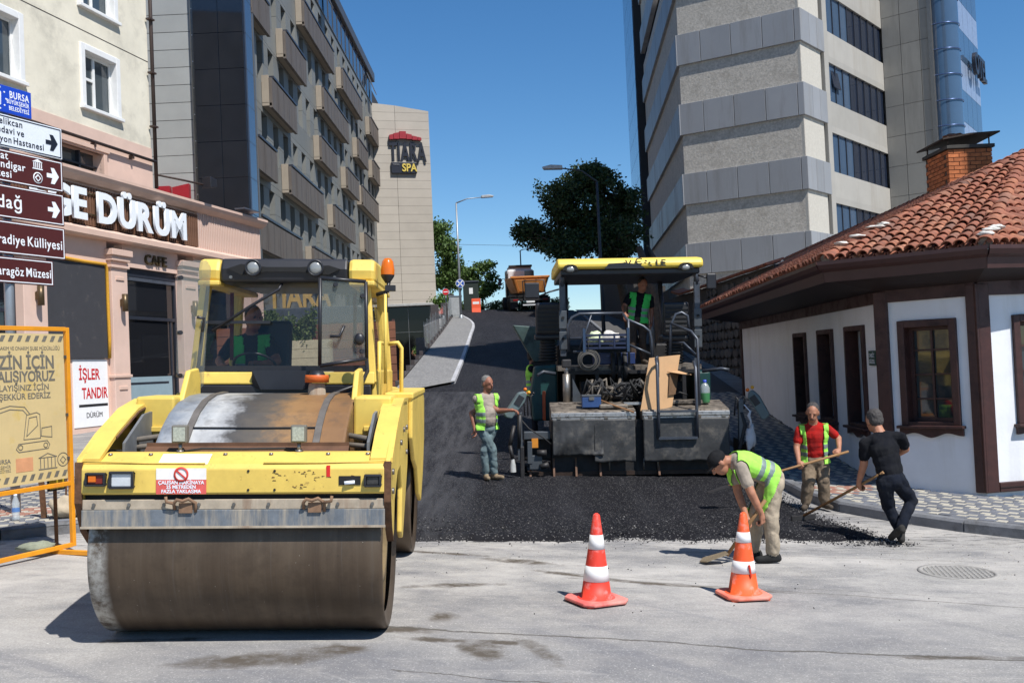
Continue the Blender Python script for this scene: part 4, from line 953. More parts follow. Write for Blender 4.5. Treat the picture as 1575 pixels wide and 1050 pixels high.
# ------------------------------------------------------------------ stone wall behind the house
M_stone = mat('dark_fieldstone', srgb(92, 86, 80), .9, var=.3, scale=6, bump=.6, bscale=20, perobj=.25)
M_joint = mat('wall_mortar', srgb(70, 66, 62), .95, var=.3, scale=10)
SW = thing('stone_wall', 'dark rubble stone wall with tile coping behind the old house', 'wall', loc=(0, 0, 0))
FW = frame((5.6, 60, 0), (1.25, -34.2)); LW = 34.2
m = MB(); seg = 12
for k in range(seg):
    a, b = LW*k/seg, LW*(k+1)/seg; ya = 60-a; zt = np.interp(60-b, [25, 37, 60], [4.25, 4.3, 7.4])
    m.box(a, b, .05, .5, .3, float(zt), FW)
m.build('wall_body', M_joint, SW)
n = 0
for r in range(14):
    x = LW-.1-random.random()*.2
    while x > LW-9.5 and n < 300:
        w = random.uniform(.28, .55); h = random.uniform(.24, .31); z = .45+r*.285; cx = x-w/2; cz = z+h/2
        if z+h < 4.15:
            pts = []
            for i in range(8):
                a = 2*math.pi*i/8+.39; pts.append((cx+math.cos(a)*w*.53*random.uniform(.86, 1.05), cz+math.sin(a)*h*.53*random.uniform(.86, 1.05)))
            mm = MB().prism_y(pts, -.03+random.uniform(-.03, .02), .1); m2 = MB(); m2.add(mm.v, mm.f, False, 0, FW); m2.build('stone', M_stone, SW, bev=.02); n += 1
        x -= w+.03
TCo = tile_mesh('coping_tile', .09, .07, .5)
for k in range(75):
    x = LW-.05-k*.17; zt = float(np.interp(60-x, [25, 37, 60], [4.25, 4.3, 7.4])); inst('coping_tile', TCo, FW @ T(x, -.15, zt-.02) @ Matrix.Rotation(R(14)+random.gauss(0, .03), 4, 'X'), SW)
# ================================================================== TREES, HEDGE, STREET FURNITURE FAR AWAY
def leafmat(name, c0, c1, trans=.25):
    t = NT(name); geo = t.n('ShaderNodeNewGeometry')
    c = t.mix(geo.outputs['Random Per Island'], c0, c1); t.base(c); t.p.inputs['Roughness'].default_value = .55; t.p.inputs['Specular IOR Level'].default_value = .35
    t.p.inputs['Transmission Weight'].default_value = 0
    tr = t.n('ShaderNodeBsdfTranslucent'); t.link(c, tr.inputs['Color']); mx = t.n('ShaderNodeMixShader'); mx.inputs[0].default_value = trans
    t.link(t.p.outputs[0], mx.inputs[1]); t.link(tr.outputs[0], mx.inputs[2]); t.link(mx.outputs[0], t.t.nodes['Material Output'].inputs['Surface']); return t.m
M_bark = mat('bark', srgb(84, 70, 58), .95, var=.35, scale=9, bump=.8, bscale=20)
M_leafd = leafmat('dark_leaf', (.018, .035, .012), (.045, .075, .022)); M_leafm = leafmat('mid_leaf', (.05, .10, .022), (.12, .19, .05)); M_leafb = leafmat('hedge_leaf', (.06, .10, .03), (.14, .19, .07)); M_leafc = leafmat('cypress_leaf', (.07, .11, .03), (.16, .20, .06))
def leaves(m, centers, per, spread, size, rng, aspect=.55):
    N = len(centers)*per; c = np.repeat(np.array(centers), per, axis=0); P = c+rng.normal(0, 1, (N, 3))*np.array(spread)
    a = rng.normal(0, 1, (N, 3)); a /= np.linalg.norm(a, axis=1)[:, None]; b = rng.normal(0, 1, (N, 3)); b -= a*(a*b).sum(1)[:, None]; b /= np.linalg.norm(b, axis=1)[:, None]
    s = size*rng.uniform(.6, 1.3, (N, 1)); A = a*s; B = b*s*aspect
    V = np.stack([P-A, P+B, P+A, P-B], 1).reshape(-1, 3); base = len(m.v); m.v += [tuple(v) for v in V]; m.f += [tuple(base+4*i+k for k in range(4)) for i in range(N)]; m.sm += [False]*N; m.mi += [0]*N
def tree(name, label, base, blobs, nclus, per, spread, size, leaf, group=None, trunk_r=.16, fork=None, seed=1, ntw=40, cat='tree'):
    rng = np.random.default_rng(seed); t = thing(name, label, cat, loc=base, group=group); bx = Vector(base); cl = []
    vol = np.array([b[1][0]*b[1][1]*b[1][2] for b in blobs]); pr = vol**.75/np.sum(vol**.75)
    blobs0 = blobs; nb = []
    for c, r in blobs:
        for q in range(5):
            d = rng.normal(0, 1, 3); d /= np.linalg.norm(d); f = rng.uniform(.45, .7); nb.append((tuple(np.array(c)+d*np.array(r)*rng.uniform(.3, .75)), tuple(np.array(r)*f)))
    vol = np.array([b[1][0]*b[1][1]*b[1][2] for b in nb]); pr = vol**.75/np.sum(vol**.75); blobs = nb
    for i in range(nclus):
        c, r = blobs[rng.choice(len(blobs), p=pr)]; d = rng.normal(0, 1, 3); d /= np.linalg.norm(d); k = rng.uniform(.45, 1.0)**.6
        if rng.random() < .15: k *= rng.uniform(1.1, 1.45)
        cl.append(np.array(c)+d*np.array(r)*k-np.array(base))
    m = MB(); leaves(m, cl, per, spread, size, rng); m.build('crown', leaf, t, fix=False)
    blobs = blobs0; cen = np.mean([b[0] for b in blobs], axis=0)-np.array(base); fk = Vector(fork)-bx if fork else Vector((cen[0]*.25, cen[1]*.25, cen[2]*.5))
    m = MB(); m.tube([(0, 0, -.2), (fk.x*.3, fk.y*.3+.05, fk.z*.35), (fk.x*.7, fk.y*.7-.04, fk.z*.7), tuple(fk)], [trunk_r*1.25, trunk_r, trunk_r*.85, trunk_r*.7], 10); m.build('trunk', M_bark, t)
    m = MB()
    for c, r in blobs:
        q = Vector(c)-bx; mid = (fk+q)/2+Vector(rng.normal(0, .15, 3)); m.tube([fk, mid, q], [trunk_r*.55, trunk_r*.36, trunk_r*.2], 7)
        near = [Vector(k) for k in cl if (Vector(k)-q).length < max(r)*1.2][:ntw]
        for k in near: m.tube([q, (q+k)/2+Vector(rng.normal(0, .08, 3)), k], [trunk_r*.16, trunk_r*.1, .008], 5)
    m.build('branches', M_bark, t); return t
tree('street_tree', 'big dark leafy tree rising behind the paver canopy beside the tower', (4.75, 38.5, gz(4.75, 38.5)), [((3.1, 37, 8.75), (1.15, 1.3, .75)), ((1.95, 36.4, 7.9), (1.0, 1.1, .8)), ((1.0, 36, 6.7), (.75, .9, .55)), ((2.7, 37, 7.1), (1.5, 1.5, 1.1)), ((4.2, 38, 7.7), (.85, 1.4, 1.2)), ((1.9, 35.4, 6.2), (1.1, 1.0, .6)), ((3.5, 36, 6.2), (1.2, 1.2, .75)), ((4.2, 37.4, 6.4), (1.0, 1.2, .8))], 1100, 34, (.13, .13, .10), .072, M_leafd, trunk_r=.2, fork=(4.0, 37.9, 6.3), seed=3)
tree('street_tree', 'leafy green tree rising behind the pale TIARA stair tower', (-5.6, 86, gz(-5.6, 86)), [((-5.3, 85, 12.6), (1.2, 1.2, 1.3)), ((-4.9, 85, 10.7), (1.3, 1.2, 1.1)), ((-6.2, 85.5, 13.6), (1.3, 1.2, 1.2)), ((-3.7, 85, 9.9), (1.0, .8, .65)), ((-5.4, 85, 9.4), (1.3, 1, .8))], 330, 26, (.26, .26, .2), .16, M_leafm, trunk_r=.2, seed=5, ntw=14)
tree('street_tree', 'small spreading tree standing on the crest of the hill road', (-2.1, 74.5, gz(-2.1, 74.5)), [((-2.05, 74, 9.25), (1.1, .8, .5)), ((-2.7, 74, 8.45), (.7, .7, .5)), ((-1.5, 74, 7.8), (.9, .7, .5)), ((-3.2, 74, 9.0), (.6, .5, .3)), ((-1.3, 74, 8.6), (.6, .5, .3)), ((-2.3, 74, 7.5), (.7, .6, .35))], 200, 22, (.18, .18, .12), .12, M_leafm, trunk_r=.09, seed=8, ntw=10, fork=(-2.05, 74.4, 7.4))
tree('round_bush', 'clipped round green bush behind the no entry sign', (-4.3, 64, gz(-4.3, 64)), [((-4.2, 64, 6.0), (1.0, .9, .7)), ((-4.9, 64, 5.8), (.7, .7, .6))], 130, 36, (.16, .16, .13), .08, leafmat('bush_leaf', (.07, .14, .02), (.14, .24, .05)), trunk_r=.06, seed=9, ntw=5, cat='bush')
tree('clipped_shrub', 'small potted shrub beside the dark granite pier on the terrace', (-3.55, 40.4, 1.75), [((-3.55, 40.4, 2.75), (.3, .3, .42))], 70, 26, (.07, .07, .07), .05, M_leafm, trunk_r=.025, seed=10, ntw=10, cat='shrub')
pt = thing('plant_pot', 'dark square pot holding the small shrub on the terrace', 'pot', loc=(-3.55, 40.4, TZ)); MB().prism_z([(-.2, -.2), (.2, -.2), (.2, .2), (-.2, .2)], 0, .72).build('pot', M_granw, pt, bev=.02); MB().box(-.17, .17, -.17, .17, .72, .73).build('soil', mat('soil', (.03, .022, .016), .95), pt)
for i, (x, h) in enumerate(((-7.25, .95), (-6.75, .75), (-6.15, .9))):
    tree('conifer_sprig', ('tall feathery green conifer at the left end of the planter box', 'short feathery conifer in the middle of the planter box', 'feathery conifer at the right end of the planter box')[i], (x, 29.8, 2.85), [((x, 29.8, 2.9+h*.3), (.3, .15, .4)), ((x+.1, 29.8, 2.9+h*.7), (.18, .12, .35)), ((x-.12, 29.8, 2.9+h*.6), (.14, .12, .35))], 60, 30, (.05, .05, .11), .055, M_leafc, trunk_r=.02, seed=20+i, ntw=6, group='conifers in the planter box', cat='plant')
m = MB(); rng = np.random.default_rng(4)
cl = [(rng.uniform(-4.2, 4.0), 71+rng.uniform(-.6, .6), 5.75+rng.uniform(0, .75)) for i in range(420)]; leaves(m, cl, 22, (.14, .14, .12), .08, rng)
m.build('hedge', M_leafb, None, fix=False, kind='stuff', label='low flowering hedge along the crest of the hill road', cat='hedge')
M_galv = mat('galvanised_steel', srgb(150, 154, 158), .45, .5, var=.12, scale=5)
M_galvd = mat('dark_grey_pole', srgb(84, 88, 96), .5, .4, var=.12)
def lamp(x, y, top, arm, label, m_):
    z = gz(x, y); t = thing('street_lamp', label, 'street lamp', loc=(x, y, z), group='street lamps'); H = top-z
    MB().tube([(0, 0, 0), (0, 0, H*.5), (0, 0, H)], [.075, .06, .042], 10).build('pole', m_, t); MB().lathe([(.16, 0), (.16, .05), (.1, .3), (.09, .31)], 12).build('base', m_, t)
    MB().tube([(0, 0, H), (arm[0]*.4, arm[1]*.4, H+arm[2]*.75), (arm[0], arm[1], H+arm[2])], [.038, .028, .022], 8).build('arm', m_, t)
    q = Vector(arm); d = Vector((arm[0], arm[1], 0)).normalized(); F = frame((arm[0], arm[1], H+arm[2]), (d.x, d.y))
    MB().prism_y([(-.1, -.05), (.55, -.02), (.6, .06), (.3, .12), (-.1, .08)], -.12, .12, F).build('lamp_head', mat('lamp_head_grey', srgb(160, 162, 164), .5, .1), t, bev=.02); return t
lamp(-2.75, 55, 11.1, (1.5, .2, .3), 'tall galvanised street lamp with its arm over the road, left kerb', M_galv)
lamp(3.15, 34, 8.1, (-1.25, .1, .55), 'dark street lamp in front of the big dark tree', mat('tarnished_pole', srgb(58, 60, 64), .6, .3))
lamp(.9, 73, 10.4, (.6, 0, .1), 'distant thin lamp pole just right of the dump truck', M_galvd)
def disc_sign(name, label, x, y, z, r, draw, pole=True):
    t = thing(name, label, 'road sign', loc=(x, y, gz(x, y)+(.13 if pole else 0))); b = t.location.z
    if pole: MB().cyl((0, 0, 0), (0, 0, z-b+r*.9), .035, n=8).build('post', M_galv, t)
    MB().cyl((0, -.06, z-b), (0, -.045, z-b), r, n=32).build('plate', M_white, t); draw(t, z-b, r); return t
def ns(t, z, r):
    bl_ = mat('sign_blue', srgb(30, 74, 160), .4, var=.04); MB().cyl((0, -.068, z), (0, -.06, z), r*.9, n=32).build('blue_disc', bl_, t)
    for a in (45, -45): MB().box(-r*.85, r*.85, -.078, -.068, -r*.13, r*.13, T(0, 0, z) @ Matrix.Rotation(R(a), 4, 'Y')).build('cross_bar', M_white, t)
def ne(t, z, r):
    MB().cyl((0, -.068, z), (0, -.06, z), r*.95, n=32).build('red_disc', mat('sign_red_bright', srgb(200, 26, 34), .4, var=.04), t); MB().box(-r*.65, r*.65, -.076, -.068, -r*.14, r*.14, T(0, 0, z)).build('white_bar', M_white, t)
disc_sign('traffic_sign', 'round blue no stopping sign with crossed bars on the lamp post', -2.72, 54.88, 6.62, .24, ns, pole=False)
disc_sign('traffic_sign', 'round red no entry sign with white bar beside the far pavement', -3.75, 58.2, 6.45, .19, ne)
s_ = thing('utility_cabinet', 'pale grey utility cabinet standing by the lamp post base', 'cabinet', loc=(-3.1, 56.3, gz(-3.1, 56.3)+.1)); MB().box(-.35, .35, -.2, .2, 0, 1.15).build('body', mat('cabinet_grey', srgb(168, 170, 168), .6), s_, bev=.02); MB().box(-.38, .38, -.23, .23, 1.15, 1.2).build('lid', M_galv, s_); MB().box(-.3, .3, -.215, -.2, .1, 1.05).build('door', mat('cabinet_door', srgb(158, 160, 160), .6), s_)
s_ = thing('kiosk', 'dark green kiosk box near the top of the hill', 'kiosk', loc=(-2.6, 66.5, gz(-2.6, 66.5))); MB().box(-.5, .5, -.4, .4, 0, 1.9).build('body', mat('kiosk_green', srgb(36, 46, 40), .6), s_, bev=.03); MB().box(-.56, .56, -.46, .46, 1.9, 1.98).build('roof', M_galvd, s_); MB().box(-.1, .15, -.42, -.4, 1.1, 1.5).build('notice', M_white, s_)
s_ = thing('road_barrier', 'orange plastic road barrier standing on the crest', 'barrier', loc=(-2.15, 62.5, gz(-2.15, 62.5))); MB().prism_x([(-.25, 0), (.25, 0), (.16, .3), (.1, .9), (-.1, .9), (-.16, .3)], -.28, .28).build('body', mat('barrier_orange', srgb(222, 84, 44), .5, var=.1), s_, bev=.02); MB().box(-.2, .2, -.135, -.09, .5, .7).build('reflector', M_white, s_)
# bare lower trunks of the trees along the stone wall
for i, (x, y, h) in enumerate(((4.7, 31.5, 3.0), (5.0, 35.0, 3.4))):
    t = thing('bare_trunk', ('dark tree trunk seen under the paver canopy, nearer one', 'dark tree trunk seen under the paver canopy, farther one')[i], 'tree', loc=(x, y, gz(x, y)))
    MB().tube([(0, 0, -.1), (.05, 0, h*.4), (-.04, .05, h*.8), (-.3, .6, h+.6)], [.24, .2, .18, .12], 10).build('trunk', M_bark, t)
    MB().tube([(-.04, .05, h*.8), (.2, .5, h+.2), (.1, 1.2, h+.7)], [.12, .09, .05], 8).build('limb', M_bark, t)
MB().tube([(-5.5, 74, 11.3), (0, 72, 10.7), (8, 70, 10.3)], .012, 5).build('overhead_wire', M_galvd, None, label='thin overhead wire crossing the sky above the hill', cat='wire')
# ================================================================== TANDEM ROLLER
M_yel = mat('roller_yellow', srgb(226, 194, 92), .54, var=.2, scale=2.2, dirt=srgb(176, 146, 84), dirt_amt=.12, dirt_scale=9, spec=.5)
M_rust = mat('rusty_edge', srgb(98, 66, 42), .8, var=.4, scale=18, bump=.4, bscale=50)
M_yelr = mat('chipped_yellow', srgb(224, 191, 92), .55, var=.2, scale=2.4, dirt=srgb(120, 86, 50), dirt_amt=.04, dirt_scale=15, bump=.12, bscale=5)
M_blk = mat('black_plastic', (.018, .018, .022), .42, var=.2, scale=8)
M_rub = mat('black_rubber', (.02, .02, .021), .75, var=.2, scale=12)
M_steel = mat('bare_steel', srgb(138, 134, 128), .4, .8, var=.2, scale=8, dirt=srgb(104, 88, 72), dirt_amt=.35)
M_dksteel = mat('dark_steel', srgb(60, 58, 58), .55, .5, var=.25, scale=9)
M_lens = mat('lamp_lens', srgb(210, 214, 216), .12, .2, var=.1, scale=30)
M_orange = mat('amber_lens', srgb(214, 106, 20), .2, var=.1)
def drum_mat():
    t = NT('rolled_drum_steel'); p = t.p; sep = t.n('ShaderNodeSeparateXYZ'); t.link(t.coord(), sep.inputs[0]); X = sep.outputs[0]
    n1 = t.noise(1, 5, .6, t.mapping((9, .5, .5))); n2 = t.noise(1, 3, .7, t.mapping((34, 1.2, 1.2), loc=(4, 0, 0))); n3 = t.noise(5, 5, .65); n4 = t.noise(28, 3, .7)
    c = t.mix(t.ramp(n1, .3, .7), srgb(78, 64, 51), srgb(100, 85, 69)); c = t.mix(t.math('MULTIPLY', t.ramp(n3, .45, .7), .5), c, srgb(60, 48, 38)); c = t.mix(t.math('MULTIPLY', t.ramp(n2, .58, .7), .3), c, srgb(100, 93, 86))
    c = t.mix(t.math('MULTIPLY', t.ramp(n4, .66, .74), .35), c, srgb(50, 42, 34)); vd = t.n('ShaderNodeTexVoronoi'); vd.inputs['Scale'].default_value = 16; t.link(t.coord(), vd.inputs['Vector']); c = t.mix(t.math('MULTIPLY', t.math('LESS_THAN', vd.outputs['Distance'], .045), .6), c, srgb(168, 160, 148))
    edge = t.math('DIVIDE', t.math('SUBTRACT', -.86, X), .06, clamp=True); edge = t.math('MULTIPLY', edge, t.ramp(t.noise(7, 5, .75), .38, .6))
    c = t.mix(edge, c, srgb(176, 172, 164)); t.base(c); p.inputs['Metallic'].default_value = .35
    t.link(t.math('MULTIPLY_ADD', n3, .25, .36), p.inputs['Roughness']); t.bump(n2, .12, .004); return t.m
M_drum = drum_mat()
def hood_mat():
    t = NT('weathered_hood'); sep = t.n('ShaderNodeSeparateXYZ'); t.link(t.coord(), sep.inputs[0]); X = t.math('ADD', sep.outputs[0], t.math('MULTIPLY_ADD', t.noise(2.4, 5, .7), .7, -.35))
    r = t.n('ShaderNodeValToRGB'); el = r.color_ramp.elements; t.link(t.math('MULTIPLY_ADD', X, .62, .5, clamp=True), r.inputs[0])
    el[0].color = (*srgb(122, 128, 136), 1); el[1].color = (*srgb(116, 86, 58), 1); el[0].position = 0; el[1].position = 1
    for pos, c in ((.12, srgb(120, 126, 134)), (.27, srgb(178, 178, 176)), (.36, srgb(150, 150, 150)), (.42, srgb(74, 72, 70)), (.56, srgb(92, 84, 74)), (.66, srgb(146, 112, 74)), (.82, srgb(132, 98, 64))): e = el.new(pos); e.color = (*c, 1)
    c = t.mix(t.math('MULTIPLY', t.ramp(t.noise(7, 5, .7), .5, .72), .55), r.outputs[0], srgb(70, 64, 58)); t.base(c); t.p.inputs['Roughness'].default_value = .45; t.bump(t.noise(14, 4), .1, .01); return t.m
RM = ground_matrix(-1.965, 7.3, R(2.2)) @ Matrix.Diagonal((.965, 1, 1, 1))
RO = thing('tandem_roller', 'yellow tandem road roller with a wide brown steel drum and glazed cab', 'road roller', RM)
def plate_x(poly, x0, x1): return MB().prism_x(poly, x0, x1)
def drum(yc, name):
    d = MB(); Mx = T(0, yc, .62) @ Matrix.Rotation(math.pi/2, 4, 'Y')
    d.lathe([(.50, -.985), (.56, -1.0), (.60, -1.015), (.616, -1.005), (.62, -.985), (.62, 0), (.62, .985), (.616, 1.005), (.60, 1.015), (.56, 1.0), (.50, .985)], 96, Mx)
    o = d.build(name, M_drum, RO)
    for s in (-1, 1):
        c = MB(); c.lathe([(.0, .93*s), (.20, .93*s), (.22, .97*s), (.30, .97*s), (.32, .93*s), (.51, .95*s)], 48, Mx); c.build('end_plate', mat('drum_end', srgb(150, 128, 92), .7, .2, var=.3, scale=6, dirt=srgb(96, 84, 70), dirt_amt=.5), o)
    return o
drum(0, 'drum'); drum(2.95, 'drum')
side = [(-.66, 1.27), (-.66, 1.0), (-.56, .80), (-.44, .70), (-.36, .74), (-.30, .95), (-.05, 1.12), (.3, 1.14), (.42, .95), (.36, .62), (.5, .55), (.75, .80), (1.02, 1.08), (1.05, 1.48), (.95, 1.62), (.5, 1.63), (.12, 1.57), (-.32, 1.42)]
for s in (-1, 1):
    x0, x1 = (1.035, 1.075) if s > 0 else (-1.075, -1.035)
    plate_x(side, x0, x1).build('side_plate', M_yelr, RO, bev=.012)
    plate_x([(-.668, 1.26), (-.668, .99), (-.565, .79), (-.44, .69), (-.44, .705), (-.555, .81), (-.645, 1.0), (-.645, 1.26)], x0-.004, x1+.004).build('worn_edge', M_rust, RO)
    # broad upper flange of the yoke
    fl = [(-.62, 1.28), (-.30, 1.43), (.14, 1.585), (.5, 1.645), (.97, 1.635)]
    vs = []; xi, xo = (.93, 1.085) if s > 0 else (-.93, -1.085)
    m = MB()
    for (ya, za), (yb, zb) in zip(fl[:-1], fl[1:]):
        m.add([(xi, ya, za), (xo, ya, za), (xo, yb, zb), (xi, yb, zb), (xi, ya, za-.03), (xo, ya, za-.03), (xo, yb, zb-.03), (xi, yb, zb-.03)], [(0, 1, 2, 3), (7, 6, 5, 4), (0, 4, 5, 1), (1, 5, 6, 2), (2, 6, 7, 3), (3, 7, 4, 0)])
    m.build('yoke_flange', M_yelr, RO)
    # inner grey plate below the flange
    plate_x([(-.3, 1.36), (-.3, 1.18), (.35, 1.18), (.35, 1.56), (.1, 1.54)], .88*s-.01, .88*s+.01).build('inner_plate', mat('inner_grey', srgb(122, 124, 126), .6, .3, var=.25, scale=7), RO)
    # tool box and lifting eye
    xb = .70 if s > 0 else -1.0
    MB().box(xb, xb+.30, .28, .74, 1.36, 1.665).build('tool_box', M_yel, RO, bev=.02)
    MB().box(xb+.08, xb+.22, .262, .28, 1.40, 1.44).build('box_latch', M_yelr, RO, bev=.006)
    hx = .66 if s > 0 else -.72
    m = MB(); m.prism_x([(.42, 1.5), (.42, 1.62), (.62, 1.86), (.86, 1.88), (.92, 1.8), (.92, 1.5)], hx, hx+.045)
    o = m.build('lifting_eye', M_yel, RO, bev=.012)
    mm = MB().prism_x([(.62, 1.64), (.70, 1.78), (.83, 1.80), (.85, 1.66)], hx-.02, hx+.065); ho = mm.build('cutter', M_yel, None)
    bo = o.modifiers.new('hole', 'BOOLEAN'); bo.object = ho; bo.operation = 'DIFFERENCE'; bo.solver = 'EXACT'
    bpy.context.view_layer.update(); me = bpy.data.meshes.new_from_object(o.evaluated_get(bpy.context.evaluated_depsgraph_get())); o.modifiers.clear(); o.data = me; bpy.data.objects.remove(ho)
    # hydraulic hoses
    for k in range(3):
        z = 1.24+k*.055; MB().tube([(.95*s, -.02, z), (.84*s, -.06, z+.02), (.72*s, .0, z+.015+.01*k), (.60*s, .12, z+.04)], .02, 7).build('hose', mat('dusty_hose', srgb(104, 96, 86), .8, var=.25, scale=20), RO)
# front beam, chamfered, with lamps and sticker
MB().prism_x([(-.66, 1.045), (-.67, 1.06), (-.67, 1.215), (-.645, 1.245), (-.46, 1.305), (-.36, 1.305), (-.36, 1.045)], -1.034, 1.034).build('front_beam', M_yelr, RO, bev=.008)
b = bpy.data.objects
def lamp_box(x, w, h, z, ml, nm):
    p = thing(nm, None, None); p.parent = RO; p.matrix_local = T(x, -.67, z)
    m = MB(); m.box(-w/2, w/2, -.035, .0, -h/2, -h/2+.014); m.box(-w/2, w/2, -.035, 0, h/2-.014, h/2); m.box(-w/2, -w/2+.014, -.035, 0, -h/2+.014, h/2-.014); m.box(w/2-.014, w/2, -.035, 0, -h/2+.014, h/2-.014); m.build('housing', M_blk, p, bev=.005)
    MB().box(-w/2+.014, w/2-.014, -.022, 0, -h/2+.014, h/2-.014).build('lens', ml, p, bev=.006); return p
lamp_box(-.93, .135, .09, 1.15, mat('indicator_red', srgb(120, 34, 26), .2), 'indicator'); MB().box(-.975, -.925, -.70, -.692, 1.135, 1.175).build('indicator_amber', M_orange, RO)
lamp_box(-.755, .165, .115, 1.145, M_lens, 'headlight')
lamp_box(.955, .115, .085, 1.135, mat('broken_lamp', srgb(70, 68, 66), .5, .3, var=.5, scale=30), 'headlight')
MB().box(.72, .87, -.675, -.655, 1.105, 1.165).build('lamp_opening', M_dark, RO); MB().cyl((.76, -.69, 1.12), (.83, -.68, 1.125), .012).build('loose_plug', M_ltr, RO)
st = thing('warning_sticker', None, None); st.parent = RO; st.matrix_local = T(-.36, -.672, 1.05)
MB().box(-.165, .175, -.004, 0, .0, .095).build('red_field', mat('sticker_red', srgb(214, 92, 84), .6, var=.2, scale=12), st); MB().box(-.165, .175, -.004, 0, .0955, .17).build('white_field', mat('sticker_white', srgb(236, 230, 224), .6, var=.12, scale=9), st)
MB().add([(-.165, .023, .195), (.175, .023, .195), (.175, .15, .252), (-.165, .15, .252)], [(0, 1, 2, 3)]).build('folded_top', mat('sticker_white', srgb(236, 230, 224)), st)
m = MB(); m.lathe([(.038, -.002), (.05, -.002), (.05, .002), (.038, .002)], 28, T(.005, -.007, .13) @ Matrix.Rotation(math.pi/2, 4, 'X')); m.box(-.04, .04, -.009, -.005, -.005, .005, T(.005, 0, .13) @ Matrix.Rotation(R(40), 4, 'Y')); m.build('prohibition_ring', mat('sticker_redprint', srgb(206, 60, 50), .6), st)
for i, s_ in enumerate(('ÇALIŞAN MAKİNAYA', '25 METREDEN', 'FAZLA YAKLAŞMA')): text('sticker_text', s_, .032, M_ltr, st, T(.005, -.006, .066-.029*i) @ TXT, .0005, .0008, 1.0, align='CENTER')
for x in (.12, .3, .13, .31): pass
for x, z in ((.1, 1.2), (.28, 1.2), (.1, 1.075), (.28, 1.075)): MB().cyl((x, -.675, z), (x, -.66, z), .009, n=8).build('bolt_hole', M_dark, RO)
MB().box(.635, .66, -.674, -.66, 1.16, 1.235).build('paint_mark', mat('red_paint', srgb(214, 38, 32), .5), RO)
rng_ = random.Random(5)
m = MB()
for k in range(40):
    cx_, cz_ = ((.30, 1.17), (.47, 1.19), (.56, 1.16), (.43, 1.10), (.78, 1.14))[k % 5]; x = rng_.gauss(cx_, .035); z = max(1.062, min(1.2, rng_.gauss(cz_, .014))); w = rng_.uniform(.004, .028); h = rng_.uniform(.0015, .007); m.prism_y([(x, z), (x+w, z+rng_.uniform(-.006, .006)), (x+w*.8, z+h), (x+w*.2, z+h*1.2)], -.6725, -.668)
m.build('paint_chips', M_rust, RO, kind='stuff')
for x in (-.44, .40):
    p = thing('work_lamp', None, None); p.parent = RO; p.matrix_local = T(x, -.42, 1.30)
    MB().cyl((0, 0, 0), (0, 0, .07), .014).build('stem', M_steel, p); MB().cyl((0, 0, -.005), (0, 0, .02), .028, n=6).build('nut', M_steel, p)
    MB().box(-.055, .055, -.03, .03, .07, .19).build('housing', mat('dusty_lamp', srgb(110, 106, 96), .6, var=.2), p, bev=.008); MB().box(-.042, .042, -.034, -.03, .082, .178).build('lens', mat('led_lens', srgb(168, 172, 158), .3, var=.35, scale=60), p)
# scraper: bracket strip, rubber strip, clamps
MB().box(-1.03, 1.03, -.655, -.63, .945, 1.012).build('scraper_strip', mat('dusty_strip', srgb(172, 158, 138), .85, var=.25, scale=9, dirt=srgb(118, 84, 60), dirt_amt=.25, streak=True), RO, bev=.004)
MB().box(-1.035, 1.035, -.66, -.632, .828, .944).build('scraper_rubber', mat('dusty_rubber', srgb(104, 110, 116), .7, var=.3, scale=10, dirt=srgb(158, 148, 132), dirt_amt=.5, dirt_scale=14, streak=True), RO, bev=.004)
MB().box(-1.04, 1.04, -.666, -.655, .822, .836).build('scraper_lip', mat('dusty_strip', srgb(172, 158, 138)), RO); MB().box(-1.03, 1.03, -.60, -.56, .9, 1.05).build('scraper_bracket', M_rub, RO)
for x in (-.38, .50):
    m = MB(); m.tube([(x-.02, -.665, .95), (x-.02, -.69, .99), (x-.0, -.69, 1.015), (x+.04, -.69, 1.005), (x+.08, -.69, 1.02), (x+.12, -.665, .99), (x+.12, -.66, .93)], .012, 7); m.tube([(x-.02, -.69, .99), (x-.07, -.69, 1.0), (x-.075, -.69, 1.035)] if x < 0 else [(x+.12, -.68, .99), (x+.17, -.69, 1.0), (x+.175, -.69, 1.035)], .011, 7); m.box(x+.01, x+.1, -.675, -.655, .925, .99); m.build('clamp', mat('rusty_clamp', srgb(130, 100, 76), .8, var=.3, scale=20), RO)
for x in np.linspace(-.95, .95, 9): MB().cyl((x, -.668, .98), (x, -.65, .98), .012, n=6).build('bolt', M_steel, RO)
# water tank hood, seams, brown tray in front of it
prof = [(-.24, 1.215), (-.25, 1.26), (-.20, 1.34), (-.06, 1.45), (.12, 1.55), (.34, 1.625), (.60, 1.665), (.95, 1.675), (.95, 1.215)]
def rounded(poly): return poly
MB().prism_x(prof, -.70, .70, smooth=False).build('tank_hood', hood_mat(), RO, bev=.05)
for x in (-.50, .46): MB().prism_x([(a-.012 if i < 7 else a, z+.012 if i > 1 else z) for i, (a, z) in enumerate(prof)], x, x+.05).build('hood_strap', mat('hood_strap', srgb(110, 104, 98), .6, .3, var=.3), RO)
MB().tube([(-.46, -.075, 1.452), (0, -.078, 1.45), (.46, -.075, 1.452)], .006, 5).build('hood_seam', M_rub, RO)
MB().prism_x([(-.35, 1.30), (-.34, 1.30), (-.28, 1.33), (-.28, 1.36), (-.29, 1.36), (-.29, 1.335)], -.72, .74).build('brown_tray', mat('rust_tray', srgb(96, 66, 46), .8, var=.3, scale=8), RO)
MB().box(-1.0, 1.0, -.36, 1.05, 1.13, 1.19).build('yoke_deck', M_dksteel, RO)
